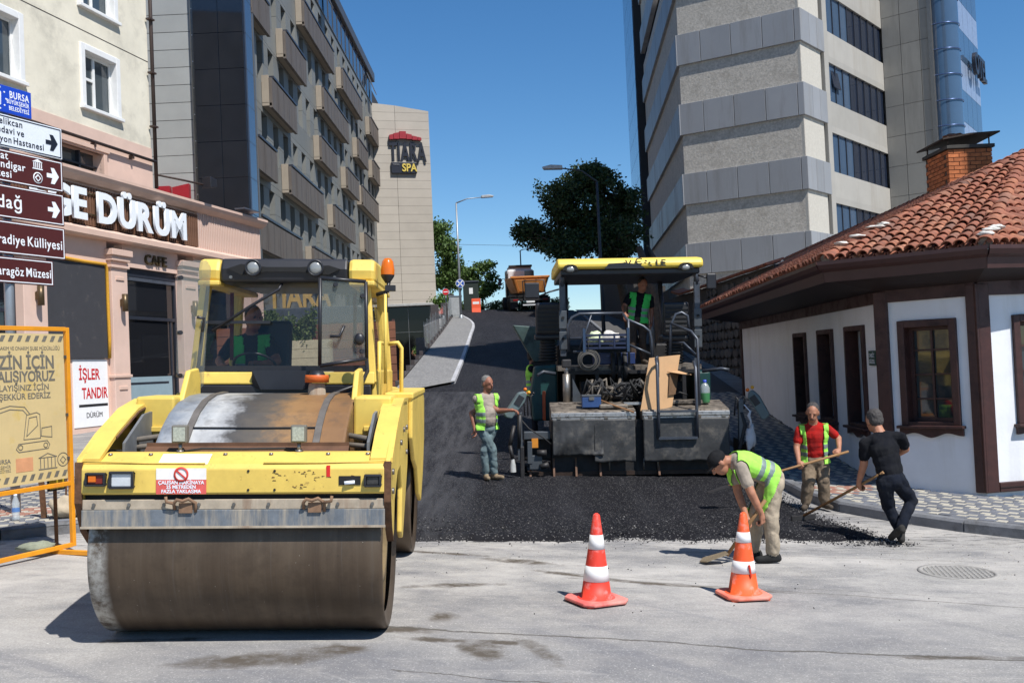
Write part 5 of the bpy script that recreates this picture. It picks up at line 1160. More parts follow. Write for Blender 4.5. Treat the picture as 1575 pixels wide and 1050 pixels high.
for s in (-1, 1):                                    # bolts, weld beads and dirty drips on the yoke
    for (y, z) in ((-.55, 1.18), (-.55, 1.05), (.2, 1.32), (.5, 1.4), (.8, 1.4), (.8, 1.2)): MB().cyl((1.07*s, y, z), (1.092*s, y, z), .022, n=6).build('bolt', M_steel, RO)
    MB().tube([(1.04*s, -.64, 1.262), (.6*s, -.648, 1.252), (.2*s, -.65, 1.25)], .006, 5).build('weld_bead', M_yelr, RO)
    MB().tube([(.93*s, -.32, 1.395), (.93*s, .14, 1.555), (.93*s, .5, 1.615), (.93*s, .95, 1.605)], .011, 6).build('edge_trim', M_rust, RO)
    MB().tube([(.98*s, -.5, 1.315), (.97*s, -.25, 1.30), (.9*s, .05, 1.27), (.8*s, .2, 1.25)], .012, 6).build('lamp_cable', M_rub, RO)
MB().tube([(-.44, -.4, 1.305), (-.3, -.37, 1.325), (0, -.36, 1.32), (.3, -.37, 1.325), (.4, -.4, 1.305)], .008, 6).build('lamp_cable', M_rub, RO)
for x in (-.9, -.62, -.1, .22, .62, .9): MB().cyl((x, -.5, 1.285), (x, -.5, 1.305), .016, n=6).build('bolt', M_steel, RO)
p = thing('filler', None, None); p.parent = RO; p.matrix_local = T(.34, .72, 1.66); MB().lathe([(.075, 0), (.07, .08), (.06, .1)], 20).build('neck', mat('dusty_strip', srgb(172, 158, 138)), p)
MB().lathe([(0, .125), (.03, .125), (.03, .165), (.095, .165), (.1, .155), (.1, .105), (.0, .105)][::-1], 20).build('cap', mat('filler_orange', srgb(206, 96, 34), .5, var=.15, scale=20), p); MB().lathe([(.0, .2), (.05, .2), (.07, .165)][::-1], 16).build('knob', M_blk, p)
# ---- cab
CAB = thing('cab', None, None); CAB.parent = RO; CAB.matrix_local = T(-.02, 1.08, 0)
w0, w1 = .80, .72                                   # half width bottom / top
zb, zs, zt = 1.30, 1.86, 2.615                       # cab base, sill, roof underside
def pillar(x0, x1, y0, y1, t=.045, m_=M_yel, nm='pillar'):
    m = MB(); vs = []
    for (x, y, z) in ((x0, y0, zs-.1), (x1, y1, zt+.02)):
        vs += [(x-t, y-t*.8, z), (x+t, y-t*.8, z), (x+t, y+t*.8, z), (x-t, y+t*.8, z)]
    m.add(vs, [(0, 3, 2, 1), (4, 5, 6, 7)]+[(i, (i+1) % 4, 4+(i+1) % 4, 4+i) for i in range(4)]); return m.build(nm, m_, CAB, bev=.008)
for s in (-1, 1):
    pillar(s*(w0-.03), s*(w1-.02), .06, .16); pillar(s*(w0-.02), s*(w1-.0), 1.45, 1.4, .05)
    pillar(s*(w0-.055), s*(w1-.05), .02, .12, .016, M_blk, 'window_seal')
    MB().prism_x([(.03, zb), (1.5, zb), (1.5, zs), (.07, zs)], s*w0-.03, s*w0+.03).build('side_panel', M_yelr, CAB, bev=.015)
    MB().add([(s*(w0-.02), .12, zs), (s*(w0-.02), 1.42, zs), (s*(w1-.02), 1.36, zt), (s*(w1-.02), .2, zt)], [(0, 1, 2, 3)]).build('side_glass', glass_mat('cab_glass', (.018, .022, .022), .02, alpha=.30, spec=1.0), CAB)
MB().box(-w0+.03, w0-.03, .0, .08, zb, 1.74).build('front_lower_panel', M_blk, CAB, bev=.012)
MB().add([(-.25, -.05, 1.86), (.25, -.05, 1.86), (.27, .02, 1.72), (-.27, .02, 1.72), (-.25, .1, 1.86), (.25, .1, 1.86), (.22, .1, 1.70), (-.22, .1, 1.70), (.18, -.03, 1.70), (-.18, -.03, 1.70)], [(0, 1, 5, 4), (0, 9, 8, 1), (3, 9, 0), (1, 8, 2), (9, 3, 7, 6, 2, 8), (0, 4, 7, 3), (1, 2, 6, 5), (4, 5, 6, 7)]).build('front_locker', mat('dark_blue_plastic', srgb(44, 48, 56), .4), CAB)
MB().prism_x([(-.005, 1.745), (.07, 1.74), (.09, 1.83), (.02, 1.85)], -w0+.0, w0-.0).build('yellow_sill', M_yel, CAB, bev=.012)
MB().box(-w0+.06, w0-.06, .03, .09, 1.852, 1.9).build('sill_seal', M_blk, CAB)
MB().add([(-w0+.07, .055, 1.9), (w0-.07, .055, 1.9), (w1-.06, .15, zt), (-w1+.06, .15, zt)], [(0, 1, 2, 3)]).build('windscreen', glass_mat('cab_glass', (.10, .12, .12)), CAB)
MB().add([(-w0+.07, 1.46, 1.9), (w0-.07, 1.46, 1.9), (w1-.06, 1.4, zt), (-w1+.06, 1.4, zt)], [(0, 1, 2, 3)]).build('rear_glass', glass_mat('cab_glass', (.10, .12, .12)), CAB)
MB().box(-w0+.03, w0-.03, 1.42, 1.5, zb, 1.72).build('rear_panel', M_blk, CAB); MB().box(-w0+.03, w0-.03, .08, 1.42, zb, zb+.05).build('cab_floor', M_blk, CAB)
# roof: black visor with round lamps, yellow corners and shell
MB().prism_x([(.02, zt-.01), (.0, zt+.10), (.04, zt+.19), (.5, zt+.21), (1.5, zt+.2), (1.55, zt), (.1, zt-.02)], -.54, .56).build('roof_visor', M_blk, CAB, bev=.02)
for s in (-1, 1):
    a, b_ = (.565, .80) if s > 0 else (-.74, -.545)
    MB().prism_x([(.03, zt-.01), (.01, zt+.09), (.06, zt+.19), (.5, zt+.2), (1.5, zt+.19), (1.54, zt), (.1, zt-.02)], a, b_).build('roof_corner', M_yel, CAB, bev=.035)
    MB().box(a+.01, b_+.0, -.02, 1.5, zt-.04, zt+.0).build('roof_gutter', M_yelr, CAB, bev=.01)
    x = .27*s+.02; l = thing('roof_lamp', None, None); l.parent = CAB; l.matrix_local = T(x, -.02, zt+.105) @ Matrix.Rotation(math.pi/2, 4, 'X')
    MB().lathe([(.07, -.01), (.072, .025), (.058, .03), (.056, .02)], 28).build('bezel', M_blk, l); MB().lathe([(0, .035), (.035, .032), (.056, .02), (.056, 0), (0, 0)], 28).build('lens', mat('grey_lens', srgb(150, 152, 150), .2, .2, var=.15), l)
    MB().cyl((s*.45, -.005, zt+.03), (s*.45, .03, zt+.03), .014).build('bolt', M_steel, CAB)
m = MB(); m.prism_y([(-.48, zt+.1), (-.36, zt+.05), (-.14, zt+.075), (.16, zt+.075), (.4, zt+.05), (.5, zt+.1), (.4, zt+.13), (.16, zt+.115), (-.14, zt+.115), (-.36, zt+.14)], -.012, .03); m.build('visor_slot', M_dark, CAB)
# wiper
MB().tube([(-.02, .06, zt-.02), (-.04, .03, zt-.07), (-.3, .04, zt-.22), (-.62, .05, zt-.42)], .014, 6).build('wiper', M_blk, CAB); MB().box(-.72, -.12, .05, .075, zt-.36, zt-.335, Matrix.Identity(4)).build('wiper_blade', M_blk, CAB)
# opened front side windows: left pane swung out, right framed pane
gm = glass_mat('tinted_pane', (.16, .18, .17), .03, alpha=.26)
F_ = frame((-.84, -.22, 1.72), (.75, .66)); m = MB(); m.prism_y([(0, .12), (.0, .98), (.04, 1.04), (.26, 1.06), (.30, 1.0), (.24, .02), (.2, -.02)], 0, .012, F_); m.build('swung_window', gm, CAB)
for z in (.9, .45, .1): MB().cyl(F_ @ Vector((.02, -.03, z)), F_ @ Vector((.02, .03, z)), .018, n=8).build('window_knob', M_blk, CAB)
MB().tube([F_ @ Vector((.16, -.04, .58)), F_ @ Vector((.22, -.04, .57)), F_ @ Vector((.2, -.05, .46))], .014, 6).build('window_latch', M_blk, CAB)
F_ = frame((.36, -.22, 1.90), (.9, .25))
m = MB()
for a, b2 in (((0, 0), (0, .72)), ((0, .72), (.39, .70)), ((.39, .70), (.40, .06)), ((0, 0), (.40, .06))): m.cyl(F_ @ Vector((a[0], 0, a[1])), F_ @ Vector((b2[0], 0, b2[1])), .016, n=8)
m.build('door_frame', M_blk, CAB); MB().prism_y([(0, 0), (0, .72), (.39, .70), (.40, .06)], -.004, .004, F_).build('door_glass', gm, CAB)
for x, z in ((.13, .67), (.36, .58), (.36, .12)): MB().cyl(F_ @ Vector((x, -.03, z)), F_ @ Vector((x, .03, z)), .02, n=8).build('door_knob', M_blk, CAB)
MB().tube([F_ @ Vector((.08, -.04, .24)), F_ @ Vector((.16, -.05, .24)), F_ @ Vector((.2, -.05, .33))], .013, 6).build('door_latch', M_blk, CAB); MB().ball(F_ @ Vector((.33, -.04, .22)), (.045, .03, .05)).build('round_mirror', M_blk, CAB)
MB().tube([(.74, .0, 1.86), (.70, -.1, 1.75), (.5, -.2, 1.68), (.36, -.2, 1.62)], .016, 6).build('mirror_arm', M_blk, CAB)
for x in (-.36, .22): MB().box(x-.03, x+.1, .07, .08, 1.86, 1.885).build('dash_item', mat('green_cloth', srgb(120, 220, 60), .8) if x < 0 else mat('pink_cloth', srgb(190, 120, 100), .8), CAB)
# interior: seat, wheel column, red belt
MB().box(-.60, -.12, .62, 1.1, 1.62, 1.75).build('seat', M_blk, CAB, bev=.04); MB().prism_x([(1.05, 1.7), (1.18, 1.7), (1.26, 2.32), (1.16, 2.34)], -.58, -.14).build('seat_back', M_blk, CAB, bev=.04)
m = MB(); m.lathe([(.19, -.013), (.205, 0), (.19, .013), (.177, 0), (.19, -.013)], 32, T(-.34, .45, 1.90) @ Matrix.Rotation(R(-35), 4, 'X')); m.cyl((-.34, .3, 1.55), (-.34, .45, 1.90), .03); m.box(-.5, -.18, .42, .46, 1.885, 1.905); m.build('steering_wheel', M_blk, CAB)
MB().box(-.25, .22, .12, .4, 1.35, 1.8).build('console', M_blk, CAB, bev=.03)
for x in (-.58, .55): MB().box(x, x+.03, .5, .52, 1.95, 2.55).build('safety_belt', mat('belt_red', srgb(96, 32, 28), .7), CAB)
# beacon on a stalk
p = thing('beacon', None, None); p.parent = RO; p.matrix_local = T(.86, 1.22, 2.56)
MB().tube([(-.08, .02, -.05), (.02, 0, -.02), (.03, 0, .06)], .018, 7).build('stalk', M_blk, p); MB().box(.0, .09, -.03, .03, -.02, .03).build('bracket', M_blk, p); MB().tube([(.0, 0, -.03), (.0, .02, -.2)], .022, 6).build('socket', M_blk, p)
MB().lathe([(.02, .05), (.055, .1), (.062, .12)], 20, T(.02, 0, 0)).build('base', M_blk, p); MB().lathe([(.06, .12), (.062, .16), (.05, .235), (.03, .262), (0, .266)], 20, T(.02, 0, 0)).build('dome', M_orange, p)
# hand rails right side and left
MB().tube([(.80, 1.30, 1.55), (.80, 1.3, 2.1), (.80, 1.9, 2.1)], .02, 7).build('grab_rail', M_yel, RO)
MB().tube([(.84, 1.75, 2.10), (.93, 1.75, 2.11), (.965, 1.75, 2.06), (.965, 1.75, 1.3)], .02, 8).build('grab_rail', M_yel, RO)
MB().tube([(.88, 1.05, 1.75), (.88, 1.0, 2.5)], .014, 7).build('grab_rail', M_yel, RO)
# rear module
side2 = [(y+2.55, z) for y, z in ((-.95, 1.62), (-.95, 1.25), (-.6, 1.02), (-.2, .9), (.1, .62), (.5, .5), (.85, .75), (1.1, 1.1), (1.1, 1.55), (.9, 1.62))]
for s in (-1, 1):
    x0, x1 = (1.04, 1.08) if s > 0 else (-1.08, -1.04); plate_x(side2, x0, x1).build('rear_side_plate', M_yelr, RO, bev=.012)
    MB().box(min(.82*s, 1.04*s), max(.82*s, 1.04*s), 1.45, 2.1, 1.28, 1.60).build('step_box', M_yel, RO, bev=.02)
    MB().box(min(.82*s, 1.09*s), max(.82*s, 1.09*s), 1.58, 3.6, 1.60, 1.66).build('rear_fender', M_yel, RO, bev=.015)
MB().prism_x([(2.65, 1.2), (2.65, 1.7), (3.9, 1.66), (4.05, 1.5), (4.05, 1.2)], -.8, .8).build('engine_cover', M_yel, RO, bev=.05)
MB().box(-.45, .45, .9, 2.7, .62, 1.25).build('chassis', M_dksteel, RO, bev=.03)
MB().box(-1.03, 1.03, 3.55, 3.85, 1.02, 1.3).build('rear_beam', M_yel, RO, bev=.02)
# ================================================================== ASPHALT PAVER
PM = Matrix.Translation((1.9, 15.65, gz(1.9, 15.6)+.05)) @ Matrix.Rotation(R(1.6), 4, 'Y') @ Matrix.Rotation(R(1.2), 4, 'X')
PV = thing('asphalt_paver', 'black and yellow asphalt paver with a yellow canopy laying the new road', 'asphalt paver', PM)
M_pvy = mat('paver_yellow', srgb(236, 204, 84), .45, var=.08, scale=3, dirt=srgb(186, 156, 82), dirt_amt=.15)
M_grime = mat('tarred_steel', (.022, .021, .022), .6, .3, var=.45, scale=7, bump=.4, bscale=25)
M_tube = mat('grey_tube', srgb(74, 79, 88), .4, .4, var=.2, scale=10, dirt=srgb(50, 48, 46), dirt_amt=.2)
M_teal = mat('dark_teal_paint', srgb(16, 62, 60), .5, var=.2, scale=3, dirt=srgb(24, 34, 32), dirt_amt=.3)
M_tplate = mat('worn_deck_plate', srgb(128, 118, 106), .6, .4, var=.3, scale=9, dirt=srgb(44, 38, 34), dirt_amt=.5, dirt_scale=7)
M_bright = mat('worn_bright_edge', srgb(176, 176, 176), .4, .7, var=.2, scale=14, dirt=srgb(70, 66, 62), dirt_amt=.3, dirt_scale=16)
M_tarp = mat('grimy_tarp', srgb(52, 52, 52), .55, var=.4, scale=4, bump=.5, bscale=9, dirt=srgb(92, 88, 82), dirt_amt=.3, dirt_scale=5)
# screed: two tops with bright front edges, hinge bars, body
for x0, x1 in ((-1.37, -.04), (.06, 1.43)):
    MB().prism_x([(0.0, .985), (.02, 1.055), (.72, 1.16), (.72, .9), (.0, .9)], x0, x1).build('screed_deck', M_tplate, PV, bev=.012)
    MB().box(x0, x1, -.022, .0, .965, 1.03).build('deck_edge', M_bright, PV, bev=.006); MB().box(x0+.02, x1-.02, -.034, -.022, .93, .955).build('hinge_bar', M_bright, PV)
    for x in np.linspace(x0+.12, x1-.1, 4): MB().box(x-.03, x+.03, -.045, -.02, .93, .975).build('hinge', M_steel, PV)
MB().box(-1.36, 1.42, .12, .9, .10, .9).build('screed_body', M_grime, PV)
MB().box(-1.75, 1.78, .1, .7, .035, .10).build('screed_plate', mat('hot_plate', srgb(66, 52, 44), .6, .5, var=.4), PV)
for x in (-1.72, -1.35, -1.0, -.62, .3, 1.3, 1.55):
    MB().prism_x([(-.02, .04), (.12, .04), (.12, .3+.1*(x % .3))], x, x+.03).build('edge_bracket', mat('rust_brown', srgb(104, 78, 62), .8, .2, var=.4), PV)
for x in (-.46, .08, .3): MB().cyl((x, .05, .12), (x, .05, .3), .012).build('adjuster_rod', M_steel, PV)
# rubber curtains as folded sheets
def curtain(x0, x1, zt, zb, amp, seed, sag=0):
    m = MB(); nx_, nz_ = 46, 20
    for j in range(nz_+1):
        for i in range(nx_+1):
            u, v = i/nx_, j/nz_; x = x0+(x1-x0)*u; z = zt+(zb-zt)*v+mnoise.noise((x*6, seed, 1))*.02*v
            y = -.03 - amp*v*(mnoise.noise((x*3.4+seed, v*1.3, seed))+.3*mnoise.noise((x*11, v*4, seed))) - .03*v + sag*math.sin((u*1.2+v)*5)*v*(1-u)*.6
            m.v.append((x, min(y, -.022), z))
    for j in range(nz_):
        for i in range(nx_): a = j*(nx_+1)+i; m.f.append((a, a+1, a+nx_+2, a+nx_+1)); m.sm.append(True); m.mi.append(0)
    o = m.build('curtain', M_tarp, PV, fix=False); s = o.modifiers.new('s', 'SOLIDIFY'); s.thickness = .008; return o
curtain(-1.35, -.56, .935, .37, .07, 1, .07); curtain(-.70, -.06, .93, .26, .03, 2); curtain(.07, 1.41, .93, .255, .025, 3)
# end gates and screed extensions
MB().box(-1.80, -1.36, .2, .7, .28, .62).build('extension_box', M_grime, PV, bev=.02); MB().box(-1.80, -1.38, .05, .2, .62, .74).build('extension_rail', mat('grey_weld', srgb(84, 88, 92), .5, .5, var=.2), PV, bev=.01)
MB().box(-1.86, -1.80, -.08, 1.2, .03, .52).build('end_gate', M_dksteel, PV, bev=.01); MB().box(1.74, 1.80, -.05, 1.2, .03, .5).build('end_gate', M_dksteel, PV, bev=.01)
for x, z0, z1 in ((-1.90, .3, 1.05), (-1.75, .25, .6), (1.56, .5, 1.2)): MB().box(x, x+.075, -.06, .02, z0, z1).build('gate_post', mat('grey_weld', srgb(84, 88, 92), .5, .5), PV, bev=.008)
MB().box(-1.68, -1.58, -.05, .03, .5, .64).build('orange_tag', mat('tag_amber', srgb(206, 130, 36), .6), PV); MB().cyl((-1.6, -.06, .42), (-1.45, -.06, .42), .05).build('valve', M_dksteel, PV); MB().cyl((-1.55, -.06, .2), (-1.42, -.06, .24), .045).build('valve', M_dksteel, PV)
MB().box(-1.72, -1.52, -.05, .02, .16, .38).build('valve_block', mat('grey_weld', srgb(84, 88, 92)), PV, bev=.01); MB().tube([(-1.85, -.02, .95), (-1.72, -.05, .8), (-1.5, -.06, .66), (-1.38, -.03, .55)], .012, 6).build('hose', M_rub, PV)
def console(x, y, z, rz, label_part, tilt):
    p = thing('control_console', None, None); p.parent = PV; p.matrix_local = T(x, y, z) @ Matrix.Rotation(rz, 4, 'Z') @ Matrix.Rotation(tilt, 4, 'Y')
    MB().prism_y([(-.09, -.22), (-.04, -.25), (.05, -.22), (.09, .1), (.06, .24), (-.0, .25), (-.07, .18)], -.07, .07).build('case', mat('console_grey', srgb(94, 108, 108), .5, var=.15), p, bev=.02)
    MB().box(-.05, .05, -.08, -.07, .0, .16).build('panel', M_blk, p); MB().ball((0, -.03, .28), .03, 10, 6).build('knob', M_orange, p); MB().ball((.08, .0, .27), .028, 10, 6).build('knob', mat('yellow_knob', srgb(226, 160, 40), .5), p)
    return p
console(-1.92, -.15, 1.18, R(10), '', R(32)); console(1.86, -.1, 1.12, R(-20), '', R(-35))
for a, b2 in (((-1.88, -.05, .5), (-1.86, -.1, 1.02)), ((-1.95, -.05, .85), (-2.02, -.12, .55)), ((-2.02, -.12, .55), (-1.98, -.14, .34))): MB().tube([a, b2], .03, 7).build('console_arm', M_dksteel, PV)
MB().lathe([(.05, .0), (.045, .1), (.02, .22)], 12, T(-1.98, -.14, .14)).build('sensor', mat('pale_sensor', srgb(176, 176, 172), .5), PV)
for k in range(3): MB().tube([(-1.78+.05*k, -.03, 1.0), (-1.80+.06*k, -.06, 1.3), (-1.74+.05*k, -.03, 1.34)], .01, 6).build('lever', M_dksteel, PV); MB().ball((-1.74+.05*k, -.03, 1.35), .022, 8, 5).build('lever_ball', M_orange if k == 0 else M_blk, PV)
for k in range(2): MB().tube([(1.5+.11*k, -.02, .95), (1.52+.11*k, -.04, 1.25), (1.55+.11*k, -.05, 1.2), (1.54+.11*k, -.04, 1.05)], .014, 6).build('chain', M_dksteel, PV)
MB().tube([(1.6, -.04, 1.0), (1.66, -.06, .8), (1.58, -.06, .5), (1.54, -.05, .35)], .03, 7).build('ribbed_hose', M_rub, PV)
# tractor: tracks, body, hopper
for s in (-1, 1):
    m = MB(); pts = [(1.55+.33-.33*math.cos(a), .36+.33*math.sin(a)) for a in np.linspace(-math.pi/2, math.pi/2, 9)][::-1]
    prof_ = [(1.4, .35), (1.5, .1), (1.75, .02), (4.3, .02), (4.55, .1), (4.65, .35), (4.55, .6), (4.3, .68), (1.75, .68), (1.5, .6)]
    MB().prism_x(prof_, s*1.08-.16, s*1.08+.16).build('track', M_rub, PV, bev=.02)
MB().box(-.9, .9, 1.2, 4.6, .3, 1.0).build('chassis', M_grime, PV)
MB().box(-1.15, 1.15, 2.55, 4.3, 1.0, 2.1).build('engine_house', M_grime, PV, bev=.04); MB().box(-1.2, 1.2, 1.05, 2.6, 1.66, 1.74).build('platform', M_tplate, PV)
m = MB(); m.prism_y([(-1.62, .78), (-1.66, 1.2), (-1.58, 1.72), (-1.18, 1.76), (-1.18, .78)], 1.75, 2.6); m.build('side_tank', M_teal, PV, bev=.04)
MB().box(1.2, 1.5, 1.8, 2.6, .8, 1.6).build('side_tank', M_teal, PV, bev=.04)
MB().box(-1.45, -1.4, 1.66, 1.72, .8, 1.3).build('orange_rod', mat('orange_rod', srgb(196, 80, 30), .5), PV)
for s in (-1, 1):
    if s > 0: continue
    m = MB(); m.add([(s*1.95, 3.6, 2.5), (s*1.05, 3.6, 2.42), (s*1.15, 3.6, 1.75), (s*1.55, 3.6, 1.78), (s*1.95, 5.6, 2.5), (s*1.05, 5.6, 2.42), (s*1.15, 5.6, 1.75), (s*1.55, 5.6, 1.78)], [(0, 1, 2, 3), (7, 6, 5, 4), (0, 4, 5, 1), (1, 5, 6, 2), (2, 6, 7, 3), (3, 7, 4, 0)]); m.build('hopper_wing', mat('hopper_green_grey', srgb(66, 84, 80), .5, .2, var=.3, scale=4, dirt=srgb(40, 44, 44), dirt_amt=.4), PV, bev=.02)
MB().prism_y([(-1.6, 1.77), (-1.0, 1.77), (-1.0, 1.2), (-1.3, 1.2)], 3.5, 5.5).build('hopper_side', M_grime, PV)
# seats on bellows
def seat(x, y, z, nm):
    p = thing(nm, None, None); p.parent = PV; p.matrix_local = T(x, y, z)
    for k in range(7): MB().lathe([(.12, k*.055), (.19-.006*k, k*.055+.027), (.12, k*.055+.055)], 18).build('bellow', M_rub, p)
    MB().box(-.24, .24, -.24, .24, .39, .5).build('cushion', M_blk, p, bev=.04); MB().prism_x([(-.26, .48), (-.12, .48), (-.2, 1.05), (-.3, 1.05)], -.22, .22).build('backrest', M_blk, p, bev=.04)
    for k in range(6): MB().box(-.19, .19, -.33, -.27, .55+k*.075, .59+k*.075, Matrix.Identity(4)).build('rib', M_rub, p)
seat(.82, 1.5, 1.74, 'seat'); seat(-1.32, 2.3, 1.8, 'seat')
# posts, canopy
def post(x, y, z0, z1, w=.05):
    MB().box(x-w, x+w, y-.04, y+.04, z0, z1).build('canopy_post', M_tube, PV, bev=.012)
post(-1.1, 1.2, 1.9, 3.12); post(1.17, 1.2, 2.0, 3.12)
for s in (-1, 1):
    x = -1.1 if s < 0 else 1.17; MB().tube([(x, 1.2, 3.08), (x-.0*s, 1.2, 3.22), (x-.09*s, 1.2, 3.34)], .05, 8).build('canopy_bend', M_tube, PV)
    for z in (2.55, 2.2): MB().box(x-.065, x+.065, 1.12, 1.16, z-.18, z+.12).build('post_plate', mat('grey_weld', srgb(84, 88, 92)), PV, bev=.006); MB().cyl((x, 1.1, z), (x, 1.13, z), .025, n=10).build('bolt', M_dark, PV)
MB().tube([(.88, 2.9, 1.9), (.80, 2.9, 3.3)], .045, 8).build('canopy_post', M_tube, PV); MB().tube([(.52, 2.0, 1.8), (.50, 2.0, 2.9)], .045, 8).build('exhaust_pipe', M_galv, PV); MB().tube([(-.95, 2.9, 1.9), (-.95, 2.9, 3.3)], .04, 8).build('canopy_post', M_tube, PV)
cs = [(.78, 3.34), (.76, 3.42), (.82, 3.50), (1.2, 3.545), (3.2, 3.545), (3.5, 3.5), (3.55, 3.34)]
MB().prism_x(cs, -1.19, 1.21).build('canopy', M_pvy, PV, bev=.035)
MB().box(-1.14, 1.16, .84, 3.5, 3.24, 3.338).build('canopy_lining', M_blk, PV, bev=.02)
m = MB(); m.prism_y([(-.42, 3.335), (-.35, 3.42), (-.1, 3.43), (.16, 3.40), (.24, 3.335)], .745, .79); m.build('lamp_recess', M_blk, PV)
for x in (-.98, .92):
    l = thing('canopy_lamp', None, None); l.parent = PV; l.matrix_local = T(x, .77, 3.34); MB().prism_y([(-.13, -.02), (-.1, .05), (-.04, .075), (.04, .075), (.1, .05), (.13, -.02)], -.02, .03).build('recess', M_dark, l); MB().ball((0, 0, .0), (.085, .03, .05), 14, 8).build('lens', mat('grey_lens', srgb(150, 152, 150)), l)
for s_, x in (('V', -.08), ('C', .08), ('LE', .42)): text('canopy_lettering', s_, .15, M_blk, PV, T(x, .755, 3.37 if s_ != 'C' else 3.40) @ Matrix.Rotation(R(0), 4, 'X') @ TXT, .006, .002, 1.15)
for k, (x, z) in enumerate(((.24, 3.45), (.3, 3.42), (.32, 3.375))): MB().prism_y([(x, z), (x+.04, z-.01), (x+.035, z+.015), (x+.01, z+.02)], .752, .76).build('letter_scrap', M_blk, PV)
# mirrors
p = thing('mirror', None, None); p.parent = PV; p.matrix_local = T(-1.62, .8, 3.0); MB().box(-.12, .12, -.03, .03, -.13, .13).build('shell', M_blk, p, bev=.02); MB().tube([(.1, .02, -.1), (.3, .05, -.02), (.45, .1, .02)], .015, 6).build('arm', M_blk, p); MB().tube([(-.14, .02, -.17), (-.15, .02, .16), (.2, .03, .18), (.22, .03, -.05)], .012, 6).build('guard', M_blk, p)
p = thing('mirror', None, None); p.parent = PV; p.matrix_local = T(1.36, .9, 3.12); MB().box(-.08, .08, -.03, .03, -.14, .12).build('shell', M_blk, p, bev=.02); MB().tube([(-.08, 0, .05), (-.2, .1, .1)], .015, 6).build('arm', M_blk, p)
# rails
TB = lambda pts, r=.024: MB().tube(pts, r, 8).build('hand_rail', M_tube, PV)
TB([(-1.02, .95, 1.98), (-1.03, .95, 2.42), (-.96, .95, 2.55), (-.83, .95, 2.61), (-.12, .95, 2.61)]); TB([(-.95, .95, 1.98), (-.72, .95, 1.98)], .02); TB([(-.84, .95, 2.02), (-.63, .95, 2.6)], .015)
TB([(-1.05, .97, 2.2), (-.1, .97, 2.22)], .02); TB([(-.12, .95, 2.61), (-.06, .8, 2.5), (.2, .75, 2.38), (.30, .75, 2.3), (.33, .75, 2.15), (.33, .75, 1.75)]); TB([(-.04, .78, 2.5), (-.04, .78, 1.75)], .02); TB([(-.03, .78, 2.08), (.32, .75, 1.92)], .02)
TB([(.62, .78, 1.72), (.66, .78, 2.4), (.74, .78, 2.57), (.84, .8, 2.6), (.94, .8, 2.54), (.96, .8, 2.3)]); TB([(.66, .78, 2.42), (.94, .5, 2.28), (1.02, .4, 2.15), (1.0, .2, 1.1)]); TB([(.68, .78, 2.1), (.85, .7, 2.1), (1.0, .45, 1.9)], .02)
# boarding ladder in front of the screed
TB([(.30, .05, 1.86), (.30, -.05, 1.75), (.30, -.09, 1.1), (.30, -.10, .62)], .026); TB([(.90, .12, 1.8), (.90, -.05, 1.7), (.90, -.09, 1.1), (.90, -.10, .62)], .026); TB([(.30, .05, 1.86), (.33, .12, 1.88), (.35, .2, 1.8), (.35, .2, 1.1)], .022)
MB().box(.30, .90, -.13, -.07, .60, .64).build('ladder_step', M_tube, PV); MB().box(.30, .90, -.13, -.07, 1.02, 1.055).build('ladder_step', M_tube, PV)
# hydraulic ram, arms, hoses, dark machinery between screed and platform
MB().cyl((-1.08, .72, 1.12), (-1.08, .72, 1.62), .062).build('ram_barrel', M_steel, PV); MB().cyl((-1.08, .72, 1.62), (-1.07, .74, 1.8), .035).build('ram_rod', M_bright, PV); MB().box(-1.15, -1.0, .66, .8, 1.72, 1.86).build('ram_clevis', M_dksteel, PV, bev=.02); MB().box(-1.22, -.94, .55, .9, 1.1, 1.16).build('ram_foot', M_tplate, PV, bev=.01)
MB().prism_y([(-.98, 1.12), (-.78, 1.12), (-.98, 1.55)], .7, .76).build('gusset', mat('grey_weld', srgb(84, 88, 92)), PV); MB().box(1.0, 1.06, .6, .66, 1.1, 1.85).build('ram_arm', M_tube, PV)
for x, y, z, w, h in ((-.62, 1.3, 1.2, .4, .55), (-.1, 1.4, 1.25, .35, .5), (.35, 1.35, 1.1, .5, .45), (.8, 1.3, 1.2, .35, .5)): MB().box(x-w/2, x+w/2, y-.1, y+.15, z-h/2, z+h/2).build('machinery_block', M_grime, PV, bev=.02)
for x in (-.28, -.18, -.08): MB().lathe([(.05, -.03), (.24, -.03), (.24, .03), (.05, .03)], 24, T(x, 1.15, 1.72) @ Matrix.Rotation(math.pi/2, 4, 'Y')).build('hose_reel', M_rub, PV)
rg = random.Random(11)
for k in range(34):
    x = rg.uniform(-.85, .25); y0 = rg.uniform(.25, .9); pts = [(x, y0, 1.16+rg.random()*.1)]
    for j in range(4): x += rg.uniform(-.16, .22); pts.append((x, y0+rg.uniform(-.1, .12), 1.2+rg.random()*.34*(1 if j < 3 else .4)))
    MB().tube(pts, rg.uniform(.014, .034), 6).build('hose', M_rub if k % 4 else mat('dusty_hose', srgb(104, 96, 86), .8), PV)
MB().box(-.2, .3, .2, .3, 1.13, 1.17).build('pale_bar', M_bright, PV); MB().box(-.6, -.15, .08, .3, 1.08, 1.15).build('tray', M_tplate, PV, bev=.02); MB().box(.52, 1.15, .32, .62, 1.12, 1.18).build('rubber_mat', M_tplate, PV, bev=.01)
for x in (-.95, -.55, -.15, .3, .9): MB().box(x-.03, x+.03, 1.0, 1.08, 1.0, 1.7).build('frame_upright', M_grime, PV)
MB().box(-1.1, 1.1, .98, 1.05, 1.6, 1.66).build('step_edge', M_grime, PV); MB().box(.12, .36, .62, .95, 1.42, 1.46).build('step', M_tplate, PV); MB().box(.12, .36, .5, .75, 1.2, 1.24).build('step', M_tplate, PV)
